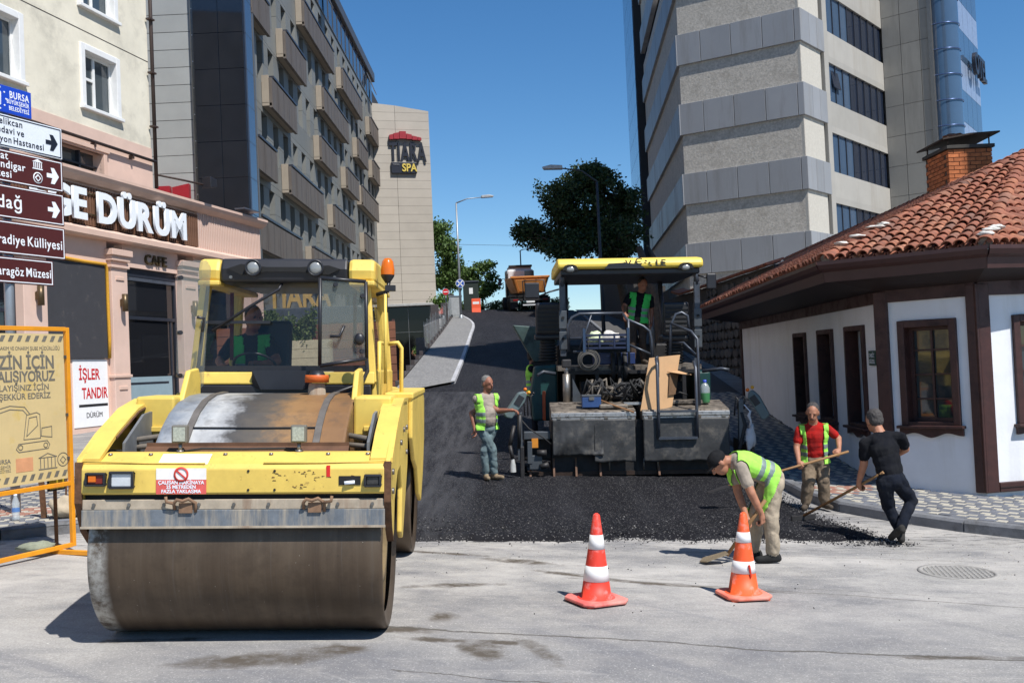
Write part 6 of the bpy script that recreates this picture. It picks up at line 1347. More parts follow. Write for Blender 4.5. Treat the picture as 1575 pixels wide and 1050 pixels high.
MB().box(-.6, .1, 1.1, 1.3, 1.76, 1.95).build('blue_locker', mat('blue_plastic', srgb(26, 46, 92), .5, var=.2), PV, bev=.01)
MB().tube([(1.2, 1.0, 1.62), (1.5, .9, 1.66), (1.62, .85, 1.64)], .03, 6).build('side_arm', M_tube, PV); MB().tube([(-1.25, .95, 1.62), (-1.45, .9, 1.66), (-1.55, .85, 1.6)], .03, 6).build('side_arm', M_tube, PV)
# ---- loose things lying on the machine
def on_paver(name, label, cat, M): return thing(name, label, cat, PM @ M)
t = on_paver('cable_coil', 'grey coil of cable hanging below the paver handrail', 'coil', T(-.72, .68, 1.83))
for k in range(7): MB().lathe([(.11+.012*k, -.008), (.118+.012*k, 0), (.11+.012*k, .008), (.102+.012*k, 0), (.11+.012*k, -.008)], 30, T(rg.uniform(-.012, .012), .01*k-.03, rg.uniform(-.012, .012)) @ Matrix.Rotation(math.pi/2+rg.uniform(-.06, .06), 4, 'X')).build('loop', mat('grey_cable', srgb(78, 76, 72), .7), t)
MB().tube([(0, 0, .17), (.02, 0, .35), (.0, .1, .42)], .006, 5).build('hanging_cord', mat('grey_cable', srgb(120, 118, 112)), t)
t = on_paver('plastic_crate', 'dark blue plastic crate with bags, hung on the paver rail', 'crate', T(-.42, .86, 2.02))
m = MB(); 
for z in (0, .07, .14, .21): m.box(-.36, .36, -.16, -.145, z, z+.035); m.box(-.36, .36, .145, .16, z, z+.035); m.box(-.36, -.345, -.145, .145, z, z+.035); m.box(.345, .36, -.145, .145, z, z+.035)
m.box(-.36, .36, -.145, .145, 0, .01); m.build('slats', mat('navy_plastic', srgb(24, 34, 62), .5), t)
for x in (-.36, -.12, .12, .33): MB().box(x, x+.03, -.17, -.16, 0, .25).build('rib', mat('navy_plastic', srgb(24, 34, 62)), t)
for x in (-.38, .34): MB().box(x, x+.04, -.18, -.14, -.05, .34).build('bracket', mat('blue_bracket', srgb(40, 62, 88), .5), t)
for i, (x, c) in enumerate(((-.18, srgb(196, 206, 170)), (.08, srgb(206, 202, 196)))): 
    o = lump((0, 0, 0), (.15, .1, .11), 'carrier_bag', mat('bag%d' % i, c, .5, var=.35, scale=12), None, i+3); o.matrix_world = PM @ T(-.42+x, .86, 2.2); tag(o, ('green and white plastic bag in the blue crate', 'white plastic bag in the blue crate')[i], 'bag')
M_card = mat('cardboard', srgb(186, 148, 108), .85, var=.08, scale=4)
t = on_paver('cardboard_sheet', 'large unfolded cardboard box leaning on the paver ladder', 'cardboard', T(.1, .06, 1.04) @ Matrix.Rotation(R(-6), 4, 'X'))
MB().add([(-.06, 0, 0), (.22, -.01, .01), (.3, .12, .86), (.12, .1, .84), (-.06, .008, 0), (.22, -.002, .01), (.3, .128, .86), (.12, .108, .84)], [(0, 1, 2, 3), (4, 5, 6, 7), (0, 1, 5, 4), (1, 2, 6, 5), (2, 3, 7, 6), (3, 0, 4, 7)]).build('left_flap', M_card, t)
MB().add([(.22, -.01, .01), (.46, .12, .06), (.64, .26, .9), (.3, .12, .86), (.22, -.002, .01), (.46, .128, .06), (.64, .268, .9), (.3, .128, .86)], [(0, 1, 2, 3), (4, 5, 6, 7), (0, 1, 5, 4), (1, 2, 6, 5), (2, 3, 7, 6), (3, 0, 4, 7)]).build('main_panel', M_card, t)
MB().add([(.40, .1, .62), (.62, .0, .57), (.78, .05, .56), (.60, .22, .64), (.40, .11, .612), (.62, .01, .562), (.78, .06, .552), (.60, .23, .632)], [(0, 1, 2, 3), (4, 5, 6, 7), (0, 1, 5, 4), (1, 2, 6, 5), (2, 3, 7, 6), (3, 0, 4, 7)]).build('top_flap', M_card, t)
MB().add([(.40, .06, .24), (.52, .12, .26), (.60, .2, .62), (.44, .1, .61)], [(0, 1, 2, 3)]).build('dark_opening', mat('cardboard_inside', srgb(104, 78, 54), .9), t)
t = on_paver('water_jug', 'clear plastic jug with green liquid on the right end of the paver deck', 'jug', T(1.12, .38, 1.13)); MB().lathe([(0, 0), (.07, 0), (.08, .02), (.08, .16)], 18).build('green_liquid', mat('green_liquid', srgb(70, 130, 84), .2), t); MB().lathe([(.081, .16), (.08, .24), (.05, .3), (.025, .32), (.025, .35)], 18).build('bottle_top', glass_mat('clear_plastic', (.5, .55, .56), .1, alpha=.45), t); MB().lathe([(.03, .33), (.03, .37), (0, .372)], 14).build('cap', mat('blue_cap', srgb(40, 66, 170), .5), t)
t = on_paver('tool_case', 'small blue steel tool case on the left paver deck', 'tool case', T(-.72, .22, 1.10)); MB().box(-.15, .15, -.1, .1, 0, .17).build('body', mat('blue_steel', srgb(44, 72, 118), .5, var=.2), t, bev=.01); MB().box(-.155, .155, -.105, .105, .17, .2).build('lid', mat('grey_weld', srgb(84, 88, 92)), t, bev=.008); MB().box(-.04, .04, -.115, -.1, .12, .17).build('latch', M_steel, t)
MB().tube([(-.75, .35, 1.28), (-.4, .1, 1.14), (-.08, -.08, 1.03)], .016, 7).build('wooden_stick', mat('stick_wood', srgb(128, 92, 60), .8, var=.2), None, label='thin wooden stick lying across the paver deck', cat='stick').matrix_world = PM
t = on_paver('white_bag', 'knotted white plastic bag hanging at the right end of the screed', 'bag', T(1.72, -.12, .62)); bg_ = lump((0, 0, 0), (.085, .06, .2), 'bag', mat('white_cloth', srgb(196, 194, 194), .8, var=.2, scale=9, bump=.6, bscale=12), t, 2.7); bg_.location = (0, 0, .0); bg_.rotation_euler = (0, .12, .4)
MB().tube([(0, 0, .14), (.012, 0, .24), (-.02, .01, .33), (.015, 0, .41)], [.03, .016, .028, .012], 8).build('twisted_neck', mat('white_cloth', srgb(196, 194, 194)), t)
MB().tube([(0, 0, .4), (-.08, .05, .5)], .008, 5).build('string', M_ltr, t)
# ================================================================== DUMP TRUCK
M_dumpo = mat('dump_orange', srgb(206, 130, 62), .5, var=.12, scale=3, dirt=srgb(150, 100, 60), dirt_amt=.3)
M_trw = mat('truck_white', srgb(206, 208, 210), .4, var=.06)
TK = thing('dump_truck', 'orange dump truck with white cab parked at the top of the hill', 'truck', Matrix.Translation((1.3, 62.8, gz(1.3, 62.8)+.055)) @ Matrix.Rotation(R(5), 4, 'Z') @ Matrix.Rotation(R(4), 4, 'X'))
def frustum(x0, x1, z1, a0, a1, z0, y0, y1, yb0, yb1):
    return MB().add([(a0, yb0, z0), (a1, yb0, z0), (a1, yb1, z0), (a0, yb1, z0), (x0, y0, z1), (x1, y0, z1), (x1, y1, z1), (x0, y1, z1)], [(0, 3, 2, 1), (4, 5, 6, 7), (0, 1, 5, 4), (1, 2, 6, 5), (2, 3, 7, 6), (3, 0, 4, 7)])
frustum(-1.22, 1.22, 2.2, -.82, .9, 1.2, 0, 5.2, .25, 5).build('dump_body', M_dumpo, TK, bev=.03)
frustum(-1.0, 1.0, 2.05, -.68, .74, 1.3, -.06, .3, .16, .4).build('tailgate', mat('tailgate_orange', srgb(222, 146, 76), .5, var=.1), TK, bev=.02)
for x in (-.98, -.3, .4, .98): MB().add([(x-.05, -.1, 2.1), (x+.05, -.1, 2.1), (x*.75+.05, .14, 1.25), (x*.75-.05, .14, 1.25), (x-.05, -.02, 2.1), (x+.05, -.02, 2.1), (x*.75+.05, .22, 1.25), (x*.75-.05, .22, 1.25)], [(0, 1, 2, 3), (7, 6, 5, 4), (0, 4, 5, 1), (1, 5, 6, 2), (2, 6, 7, 3), (3, 7, 4, 0)]).build('tailgate_rib', M_dumpo, TK)
MB().box(-1.25, 1.25, -.08, .05, 2.16, 2.28).build('top_rail', M_dumpo, TK, bev=.02)
MB().box(-1.0, .82, 5.3, 7.2, .9, 2.85).build('cab', M_trw, TK, bev=.12); MB().prism_x([(5.4, 2.85), (5.6, 3.1), (6.9, 3.0), (7.0, 2.85)], -.85, .7).build('roof_fairing', M_trw, TK, bev=.05)
MB().box(-.85, .75, 5.35, 5.6, 3.0, 3.16).build('roof_bar', M_blk, TK, bev=.04); MB().box(.2, .85, 5.26, 5.32, 2.35, 2.75).build('rear_window', M_pane, TK); MB().box(-1.1, -.95, 5.0, 5.3, .9, 2.6).build('exhaust_stack', M_dksteel, TK, bev=.03)
p = thing('mirror', None, None); p.parent = TK; p.matrix_local = T(-1.38, 6.9, 2.05); MB().box(-.1, .1, -.06, .06, -.25, .28).build('shell', M_blk, p, bev=.03); MB().box(-.085, .085, -.065, -.06, -.22, .25).build('glass', M_blueg, p); MB().tube([(.1, 0, .2), (.4, .05, .25)], .02, 6).build('arm', M_blk, p)
MB().box(-.45, .45, .2, 7.2, .75, 1.1).build('chassis', M_dksteel, TK)
for y in (.9, 2.25, 6.3):
    for x in (-1.05, 1.05):
        w = thing('wheel', None, None); w.parent = TK; w.matrix_local = T(x, y, .5) @ Matrix.Rotation(math.pi/2, 4, 'Y')
        MB().lathe([(.27, -.2), (.44, -.22), (.5, -.16), (.5, .16), (.44, .22), (.27, .2)], 28).build('tyre', M_rub, w); MB().lathe([(0, -.08), (.15, -.1), (.27, -.18), (.27, .18), (.15, .1), (0, .08)], 20).build('rim', M_steel, w)
MB().box(-1.2, 1.2, .1, .2, .72, .86).build('rear_bumper', M_dksteel, TK); MB().box(-.5, .5, .06, .1, .42, .5).build('under_run_bar', M_trw, TK); MB().box(-.26, .26, .085, .1, .6, .71).build('number_plate', M_white, TK)
for s in (-1, 1): MB().box(s*.95-.16, s*.95+.16, .06, .1, .74, .84).build('tail_lamp', mat('tail_red', srgb(130, 20, 20), .3), TK); MB().box(s*1.03-.24, s*1.03+.24, .3, .32, .25, .95).build('mud_flap', M_rub, TK)
MB().box(-1.2, 1.2, .25, 3.1, 1.0, 1.06).build('mudguard', M_dksteel, TK)
# ================================================================== CONES
def cone(x, y, h, fr, label, red, rz, sc_, pale):
    t = thing('traffic_cone', label, 'traffic cone', ground_matrix(x, y, rz), group='traffic cones')
    mo = mat('cone_' + pale, red, .55, var=.1, scale=8, dirt=tuple(c*.6+.25 for c in red), dirt_amt=.3, dirt_scale=8); mw = mat('cone_white', srgb(232, 230, 228), .5, var=.08, scale=10, dirt=srgb(190, 180, 170), dirt_amt=.15)
    b = .215*sc_; k = .07
    oct_ = [(-b+k, -b), (b-k, -b), (b, -b+k), (b, b-k), (b-k, b), (-b+k, b), (-b, b-k), (-b, -b+k)]
    MB().prism_z(oct_, .012, .042).build('base', mat('cone_base_' + pale, tuple(min(1, c*.85+.10) for c in red), .7, var=.2, scale=6, dirt=srgb(206, 150, 136), dirt_amt=.5), t, bev=.012)
    for sx in (-1, 1):
        for sy in (-1, 1): MB().cyl((sx*b*.7, sy*b*.7, 0), (sx*b*.7, sy*b*.7, .014), .03, n=10).build('foot', mo, t)
    R0, R1 = .125, .028; rad = lambda f: R1+(R0-R1)*f; zz = lambda f: .04+(h-.04)*(1-f)
    fs = [0]+fr+[1]
    for i in range(5):
        a, c = fs[i], fs[i+1]; e = .0025 if i % 2 else 0
        pr = [(rad(a)+e, zz(a)-.0005), (rad(c)+e, zz(c)+.0005)]
        if i == 0: pr = [(.008, zz(0)+.004), (.02, zz(0)+.006), (.028, zz(0)-.004)] + [pr[1]]
        if i == 4: pr += [(R0+.02, .05), (R0+.03, .041)]
        if i % 2: pr = [(rad(a), zz(a))]+pr+[(rad(c), zz(c))]
        MB().lathe(pr, 36).build('sleeve' if i % 2 else 'body', mw if i % 2 else mo, t, fix=False)
    MB().lathe([(.006, h+.006), (.012, h+.012), (.016, h+.004), (.01, h-.005)], 14).build('tip_ring', mo, t)
    return t
cone(.585, 8.1, .705, [.24, .41, .61, .79], 'red and white traffic cone, the nearer one left of the other cone', srgb(222, 62, 44), R(28), 1.0, 'red')
c2 = cone(1.82, 8.3, .69, [.23, .36, .59, .74], 'orange and white traffic cone with a scraped band, beside the bending worker', srgb(240, 92, 40), R(12), .92, 'orange')
MB().prism_y([(-.004, .28), (.012, .18), (.022, .19), (.008, .285)], -.115, -.085).build('scrape_mark', mat('scrape_red', srgb(206, 54, 30), .6), c2)
# ================================================================== ROADWORKS BOARD
BF = Matrix.Translation((0, 0, gz(-4.64, 10.41))) @ frame((-4.64, 10.41, 0), (.39, .92))
RB = thing('roadworks_board', 'yellow municipal roadworks board with excavator drawing in an orange tube frame', 'sign board', BF)
M_bo = mat('frame_orange', srgb(226, 150, 30), .5, var=.15, scale=6, dirt=srgb(190, 120, 50), dirt_amt=.25); M_by = mat('board_yellow', srgb(206, 184, 134), .6, var=.08, scale=3, dirt=srgb(200, 168, 70), dirt_amt=.18, dirt_scale=2.5); M_bk = mat('board_ink', srgb(112, 108, 98), .7, var=.35, scale=14)
W = 1.55; e = .022
for x in (-W, -e*2): MB().box(x, x+.044, -.022, .022, .05, 2.32).build('upright', M_bo, RB, bev=.004)
for z in (2.28, .68, .045): MB().box(-W+.044, -.044, -.021, .021, z, z+.044).build('rail', M_bo, RB, bev=.004)
for x in (-W+.1, -.22): MB().box(x, x+.05, -.5, .45, .0, .045).build('foot', M_bo, RB, bev=.004)
MB().box(-W+.07, -.075, -.012, .012, .76, 2.25).build('board', M_by, RB)
BT = lambda x, z: T(x, -.0135, z) @ TXT
text('board_text', 'YAPIM BAKIM VE ONARIM ŞUBE MÜDÜRLÜĞÜ', .052, M_bk, RB, BT(-.125, 2.085), .0008, 0, .8, 'RIGHT')
text('board_text', 'SİZİN İÇİN', .185, M_bk, RB, BT(-.20, 1.90), .0008, .005, .8, 'RIGHT'); text('board_text', 'ÇALIŞIYORUZ', .145, M_bk, RB, BT(-.20, 1.775), .0008, .004, .82, 'RIGHT')
text('board_text', 'ANLAYIŞINIZ İÇİN', .082, M_bk, RB, BT(-.275, 1.685), .0008, .0012, 1.0, 'RIGHT'); text('board_text', 'TEŞEKKÜR EDERİZ', .082, M_bk, RB, BT(-.26, 1.60), .0008, .0012, 1.0, 'RIGHT')
def stroke(pts, w=.008, close=False, name='drawing_line'):
    if close: pts = pts+[pts[0]]
    m = MB()
    for a, b in zip(pts[:-1], pts[1:]):
        d = Vector((b[0]-a[0], b[1]-a[1])); 
        if d.length < 1e-6: continue
        d.normalize(); n = Vector((-d.y, d.x))*w/2; d = d*w*.4
        m.add([(a[0]-d.x+n.x, -.0142, a[1]-d.y+n.y), (a[0]-d.x-n.x, -.0142, a[1]-d.y-n.y), (b[0]+d.x-n.x, -.0142, b[1]+d.y-n.y), (b[0]+d.x+n.x, -.0142, b[1]+d.y+n.y)], [(0, 1, 2, 3)])
    return m.build(name, M_bk, RB, fix=False)
stroke([(-.60, 1.20), (-.56, 1.44), (-.44, 1.46), (-.40, 1.44), (-.40, 1.2)], close=True); stroke([(-.565, 1.23), (-.53, 1.41), (-.44, 1.42), (-.43, 1.33)], close=True); stroke([(-.39, 1.22), (-.38, 1.3), (-.26, 1.31), (-.26, 1.2)], close=True)
stroke([(-.66, 1.08), (-.69, 1.11), (-.66, 1.16), (-.32, 1.17), (-.29, 1.13), (-.31, 1.09)], close=True)
for x in (-.64, -.34): stroke([(x+.024*math.cos(a), 1.125+.024*math.sin(a)) for a in np.linspace(0, 2*math.pi, 14)])
stroke([(-.52, 1.45), (-.58, 1.52), (-.75, 1.54), (-.95, 1.5), (-1.2, 1.2)]); stroke([(-.56, 1.45), (-.6, 1.49), (-.75, 1.505), (-.93, 1.46)]); stroke([(-1.2, 1.2), (-1.1, 1.1), (-.98, 1.15), (-.93, 1.46)])
for i in range(5): stroke([(-.41+.045*i, .9), (-.41+.045*i, .99)], .01)
stroke([(-.43, .885), (-.21, .885)], .012); stroke([(-.43, 1.0), (-.21, 1.0), (-.32, 1.04)], .008, True)
stroke([(-.13+.068*math.cos(a), .96+.068*math.sin(a)) for a in np.linspace(0, 2*math.pi, 28)]); stroke([(-.13, .92), (-.095, .955), (-.13, .99), (-.165, .955)], close=True)
MB().box(-.70, -.50, -.0143, -.012, .885, 1.02).build('faded_patch', mat('faded_pink', srgb(208, 150, 110), .7), RB)
text('board_text', 'BURSA', .06, M_bk, RB, BT(-.76, .985), .0006, .001, 1, 'RIGHT'); text('board_text', 'BÜYÜKŞEHİR', .04, M_bk, RB, BT(-.76, .94), .0006, 0, 1, 'RIGHT'); text('board_text', 'BELEDİYESİ', .04, M_bk, RB, BT(-.76, .90), .0006, 0, 1, 'RIGHT')
for z in (.79, 2.17):
    for i in range(14):
        x = -W+.1+i*.1; MB().add([(x, -.0138, z), (x+.045, -.0138, z), (x+.075, -.0138, z+.06), (x+.03, -.0138, z+.06)], [(0, 1, 2, 3)]).build('hazard_stripe', M_bk, RB)
for z in (2.0, 1.4, .95): MB().box(-.08, -.04, -.018, .018, z, z+.03).build('board_clip', M_steel, RB)
YS = thing('yellow_panel', 'narrow yellow sign panel standing behind the roadworks board', 'sign', BF @ T(.12, .35, 0)); MB().box(-.1, .1, 0, .03, .62, 1.72).build('panel', mat('panel_yellow', srgb(176, 154, 40), .5, var=.15), YS, bev=.03); MB().box(-.115, .115, .01, .025, .605, 1.735).build('border', M_blk, YS); MB().cyl((0, .04, 0), (0, .04, 1.6), .02).build('post', M_rust, YS)
# ================================================================== DIRECTION SIGNS ON A POLE
DF = Matrix.Translation((0, 0, gz(-6.2, 12.4)+.12)) @ frame((-6.2, 12.4, 0), (.37, .93)); dz = -(gz(-6.2, 12.4)+.12)
DS = thing('direction_sign', 'pole of brown, white and blue direction signs with white arrows', 'road sign', DF)
MB().cyl((0, .06, 0), (0, .06, 5.7+dz), .057, n=18).build('pole', mat('pole_grey', srgb(150, 156, 162), .4, .5, var=.1), DS)
M_br = mat('sign_brown', srgb(78, 32, 30), .45, var=.06); M_wh2 = mat('sign_white_face', srgb(222, 228, 236), .4, var=.04); M_bl2 = mat('sign_blue_face', srgb(26, 70, 186), .4, var=.05); M_navy = mat('sign_navy', srgb(22, 28, 44), .5)
def panel(z0, z1, x1, face, ink, lines, arrow=True, border=True):
    z0 += dz; z1 += dz; p = thing('sign_plate', None, None); p.parent = DS; p.matrix_local = T(0, 0, z0); H = z1-z0
    MB().box(-1.3, x1, -.015, .015, 0, H).build('plate', face, p, bev=.006); MB().box(-1.2, x1-.1, .015, .05, H*.4, H*.6).build('rib', M_galv, p)
    if border:
        for a in ((-1.28, x1-.02, .015, .027), (-1.28, x1-.02, H-.027, H-.015), (x1-.032, x1-.02, .027, H-.027)): MB().box(a[0], a[1], -.0185, -.014, a[2], a[3]).build('border_line', ink, p)
    for s_, x, z, sz, sx in lines:
        for wd in reversed(s_.split(' ')):                # one object per word
            o = text('sign_text', wd, sz, ink, p, T(x, -.017, z) @ TXT, .001, sz*.012, sx, 'RIGHT', 1.12); xs_ = [v.co.x for v in o.data.vertices]; x -= (max(xs_)-min(xs_))*sx+sz*.28
    if arrow:
        c = (x1-.16, H*.47); a = .085
        m = MB().prism_y([(c[0]-.11, c[1]-.028), (c[0]-.02, c[1]-.028), (c[0]-.045, c[1]-.105), (c[0]+.01, c[1]-.105), (c[0]+.085, c[1]), (c[0]+.01, c[1]+.105), (c[0]-.045, c[1]+.105), (c[0]-.02, c[1]+.028), (c[0]-.11, c[1]+.028)], -.0205, -.014); m.build('arrow', ink, p)
    return p
panel(5.36, 5.70, .37, M_bl2, M_ltr, [('BURSA', .33, .2, .125, .74), ('BÜYÜKŞEHİR', .33, .125, .075, .68), ('BELEDİYESİ', .33, .045, .075, .72)], False, False)
bp = DS.children[-1]; 
m = MB(); m.prism_y([(-.20, .09), (-.15, .05), (-.10, .09), (-.095, .24), (-.15, .29), (-.205, .24)], -.021, -.014); m.build('crest', M_ltr, bp); m = MB(); m.prism_y([(-.185, .1), (-.15, .075), (-.115, .1), (-.115, .18), (-.185, .18)], -.024, -.02); m.build('crest_shield', M_bl2, bp)
for k in range(10):
    a = 2*math.pi*k/10; MB().cyl((-.15+.13*math.cos(a), -.02, .17+.14*math.sin(a)), (-.15+.13*math.cos(a), -.014, .17+.14*math.sin(a)), .012, n=5).build('star', M_ltr, bp)
panel(4.92, 5.33, .85, M_wh2, M_navy, [('Çelikcan', .22, .29, .12, .95), ('Fizik Tedavi ve', .24, .18, .12, .95), ('Rehabilitasyon Hastanesi', .55, .065, .12, .92)])
b1 = panel(4.48, 4.89, .85, M_br, M_ltr, [('Murat', -.02, .29, .135, 1), ('Hüdavendigar', .24, .18, .135, 1), ('Müzesi', .03, .065, .135, 1)])
b2 = panel(4.03, 4.45, .85, M_br, M_ltr, [('Uludağ', .18, .13, .23, 1)]); b3 = panel(3.58, 4.0, .85, M_br, M_ltr, [('Muradiye Külliyesi', .80, .13, .175, .85)], False); b4 = panel(3.22, 3.55, .64, M_br, M_ltr, [('Karagöz Müzesi', .60, .10, .16, .82)], False)
for i in range(5): MB().box(.37+.03*i, .382+.03*i, -.0195, -.014, .26, .33).build('temple_column', M_ltr, b1)
MB().box(.355, .515, -.0195, -.014, .24, .255).build('temple_base', M_ltr, b1); MB().prism_y([(.35, .335), (.52, .335), (.435, .375)], -.0195, -.014).build('temple_roof', M_ltr, b1)
m = MB(); m.lathe([(.062, -.002), (.074, -.002), (.074, .002), (.062, .002)], 28, T(.435, -.017, .13) @ Matrix.Rotation(math.pi/2, 4, 'X')); m.build('emblem_ring', M_ltr, b1); m = MB(); m.box(-.035, .035, -.0195, -.014, -.035, .035, T(.435, 0, .13) @ Matrix.Rotation(R(45), 4, 'Y')); m.build('emblem_diamond', M_ltr, b1); MB().box(-.02, .02, -.0215, -.019, -.02, .02, T(.435, 0, .13) @ Matrix.Rotation(R(45), 4, 'Y')).build('emblem_hole', M_br, b1)
# ================================================================== BITS AND PIECES BY THE BOARD
M_rock = mat('pale_rock', srgb(176, 162, 140), .95, var=.25, scale=6, bump=.5, bscale=18); M_rockg = mat('greenish_rock', srgb(132, 136, 118), .9, var=.3, scale=8, bump=.5, bscale=22)
def rock(x, y, r, m_, label, seed, dzz=0):
    o = lump((0, 0, 0), r, 'rock', m_, None, seed); o.matrix_world = Matrix.Translation((x, y, gz(x, y)+r[2]*.75+dzz)) @ Matrix.Rotation(seed, 4, 'Z'); return tag(o, label, 'rock', 'stones weighing down the board')
rock(-5.42, 11.95, (.2, .18, .16), M_rock, 'big pale angular boulder behind the roadworks board', 2.0, .12); rock(-4.9, 10.12, (.17, .09, .055), M_rockg, 'flat greenish stone lying on the orange frame foot', .35, .05); rock(-5.02, 9.3, (.12, .1, .07), mat('brown_rock', srgb(128, 108, 92), .95, var=.3, scale=9, bump=.5), 'brown stone at the left edge on the board frame', 4.0, .04)
t = thing('water_bottle', 'clear plastic water bottle standing on the pavement behind the board', 'bottle', loc=(-5.92, 11.75, gz(-5.92, 11.75)+.13)); MB().lathe([(0, 0), (.04, 0), (.045, .02), (.042, .06), (.045, .1), (.042, .14), (.045, .2), (.02, .27), (.018, .3)], 16).build('bottle', glass_mat('pet_plastic', (.62, .68, .72), .08, alpha=.5), t); MB().lathe([(.02, .29), (.02, .315), (0, .316)], 12).build('cap', M_ltr, t); MB().lathe([(.0455, .1), (.0455, .15)], 16).build('wrapper', mat('bottle_blue', srgb(90, 130, 190), .4), t)
for i, (a, b_, l) in enumerate((((-5.66, 11.9, .15), (-5.69, 11.9, .75), 'rusty steel post standing behind the roadworks board'), ((-6.1, 11.25, .17), (-5.75, 10.95, .15), 'rusty square bar lying across the kerb'), ((-5.52, 12.15, .15), (-5.46, 12.1, .72), 'dark steel pin standing beside the pale boulder'))):
    o = MB().cyl((0, 0, 0), tuple(Vector(b_)-Vector(a)), .035 if i == 0 else .025 if i == 1 else .012, n=4 if i < 2 else 8, smooth=False).build('steel_bar', M_rust, None); o.matrix_world = Matrix.Translation((a[0], a[1], gz(a[0], a[1])+a[2]-.02)); tag(o, l, 'steel bar')
# terrace furniture
def chair(x, y, rz, label):
    t = thing('terrace_chair', label, 'chair', loc=(x, y, TZ), rz=rz, group='terrace chairs'); mk = mat('chair_grey', srgb(62, 64, 66), .6)
    for sx in (-.2, .2):
        for sy in (-.2, .2): MB().cyl((sx, sy, 0), (sx, sy, .45), .015, n=8).build('leg', mk, t)
    MB().box(-.24, .24, -.24, .24, .43, .49).build('seat', mk, t, bev=.015); MB().box(-.23, .23, .2, .25, .49, .92).build('backrest', mk, t, bev=.02); return t
chair(-4.9, 38.5, R(150), 'grey terrace chair turned away, left of the white one'); chair(-4.35, 37.2, R(160), 'grey terrace chair at the corner of the sunken terrace'); chair(-5.4, 37.5, R(30), 'grey terrace chair half hidden by the roller rail')
t = thing('terrace_table', 'small dark table on the sunken hotel terrace', 'table', loc=(-3.9, 38.2, TZ)); MB().cyl((0, 0, .7), (0, 0, .74), .4, n=24).build('top', M_blk, t); MB().cyl((0, 0, 0), (0, 0, .7), .04).build('column', M_blk, t); MB().cyl((0, 0, 0), (0, 0, .03), .22, n=18).build('foot', M_blk, t)
# ================================================================== PEOPLE
M_skin = mat('tanned_skin', srgb(166, 114, 88), .6, var=.2, scale=12); M_skind = mat('sunburnt_skin', srgb(142, 92, 70), .6, var=.2, scale=12)
M_greyh = mat('grey_hair', srgb(112, 110, 106), .8, var=.3, scale=60); M_darkh = mat('dark_hair', srgb(40, 36, 34), .75, var=.3, scale=60); M_salt = mat('salt_hair', srgb(64, 60, 58), .8, var=.4, scale=60)
def cloth(name, c, amt=.15, b=.35): return mat(name, c, .95, var=amt+.08, scale=7, bump=b+.25, bscale=16, spec=.12, dirt=tuple(x*.62+.012 for x in c), dirt_amt=.42, dirt_scale=6)
M_vest = mat('lime_vest', srgb(158, 226, 82), .8, var=.12, scale=7, bump=.5, bscale=13, dirt=srgb(128, 180, 74), dirt_amt=.3, dirt_scale=5); M_vestg = mat('green_vest', srgb(60, 190, 84), .8, var=.12, scale=7, bump=.5, bscale=13); M_refl = mat('reflective_band', srgb(118, 132, 128), .5, var=.08)
def capsule(m, p0, p1, r0, r1, n=12):
    p0 = Vector(p0); p1 = Vector(p1); d = (p1-p0); L = d.length; d = d.normalized() if L > 1e-6 else Vector((0, 0, 1)); pts = []; rs = []
    for a in (90, 55, 20): pts.append(p0-d*r0*math.sin(R(a))*.98); rs.append(max(.0015, r0*math.cos(R(a))))
    pts.append(p0); rs.append(r0); pts.append(p1); rs.append(r1)
    for a in (20, 55, 90): pts.append(p1+d*r1*math.sin(R(a))*.98); rs.append(max(.0015, r1*math.cos(R(a))))
    a_ = d.orthogonal().normalized(); b_ = d.cross(a_); vs = []
    for p, r in zip(pts, rs): vs += [p+(a_*math.cos(2*math.pi*i/n)+b_*math.sin(2*math.pi*i/n))*r for i in range(n)]
    k = len(pts); fs = [(j*n+i, j*n+(i+1) % n, (j+1)*n+(i+1) % n, (j+1)*n+i) for j in range(k-1) for i in range(n)]+[tuple(range(n-1, -1, -1)), tuple((k-1)*n+i for i in range(n))]
    m.add(vs, fs)
class Fig:
    def __init__(s): s.m = MB(); s.pr = []
    def cap(s, p0, p1, r0, r1, tag_): capsule(s.m, p0, p1, r0, r1); s.pr.append(('c', np.array(p0, float), np.array(p1, float), r0, r1, tag_))
    def ell(s, c, r, B, tag_):
        M = Matrix.Translation(c) @ B; s.m.ball((0, 0, 0), r, 16, 10, M); Bi = np.array(B.to_3x3()).T; s.pr.append(('e', np.array(c, float), Bi, np.array(r, float), None, tag_))
    def dist(s, P):
        D = []
        for p in s.pr:
            if p[0] == 'c':
                a, b, r0, r1 = p[1:5]; d = b-a; L2 = max(1e-9, d@d); t = np.clip(((P-a)@d)/L2, 0, 1); D.append(np.linalg.norm(P-(a+t[:, None]*d), axis=1)-(r0+(r1-r0)*t))
            else:
                q = (P-p[1])@p[2].T; k = np.linalg.norm(q/p[3], axis=1); D.append((k-1)*np.min(p[3])*1.0)
        return np.array(D)
def basis(f, u):
    """columns: right, forward, up"""
    u = Vector(u).normalized(); f = Vector(f); f = (f-u*f.dot(u)).normalized(); r = f.cross(u); B = Matrix.Identity(4)
    for i, c in enumerate((r, f, u)):
        for k in range(3): B[k][i] = c[k]
    return B
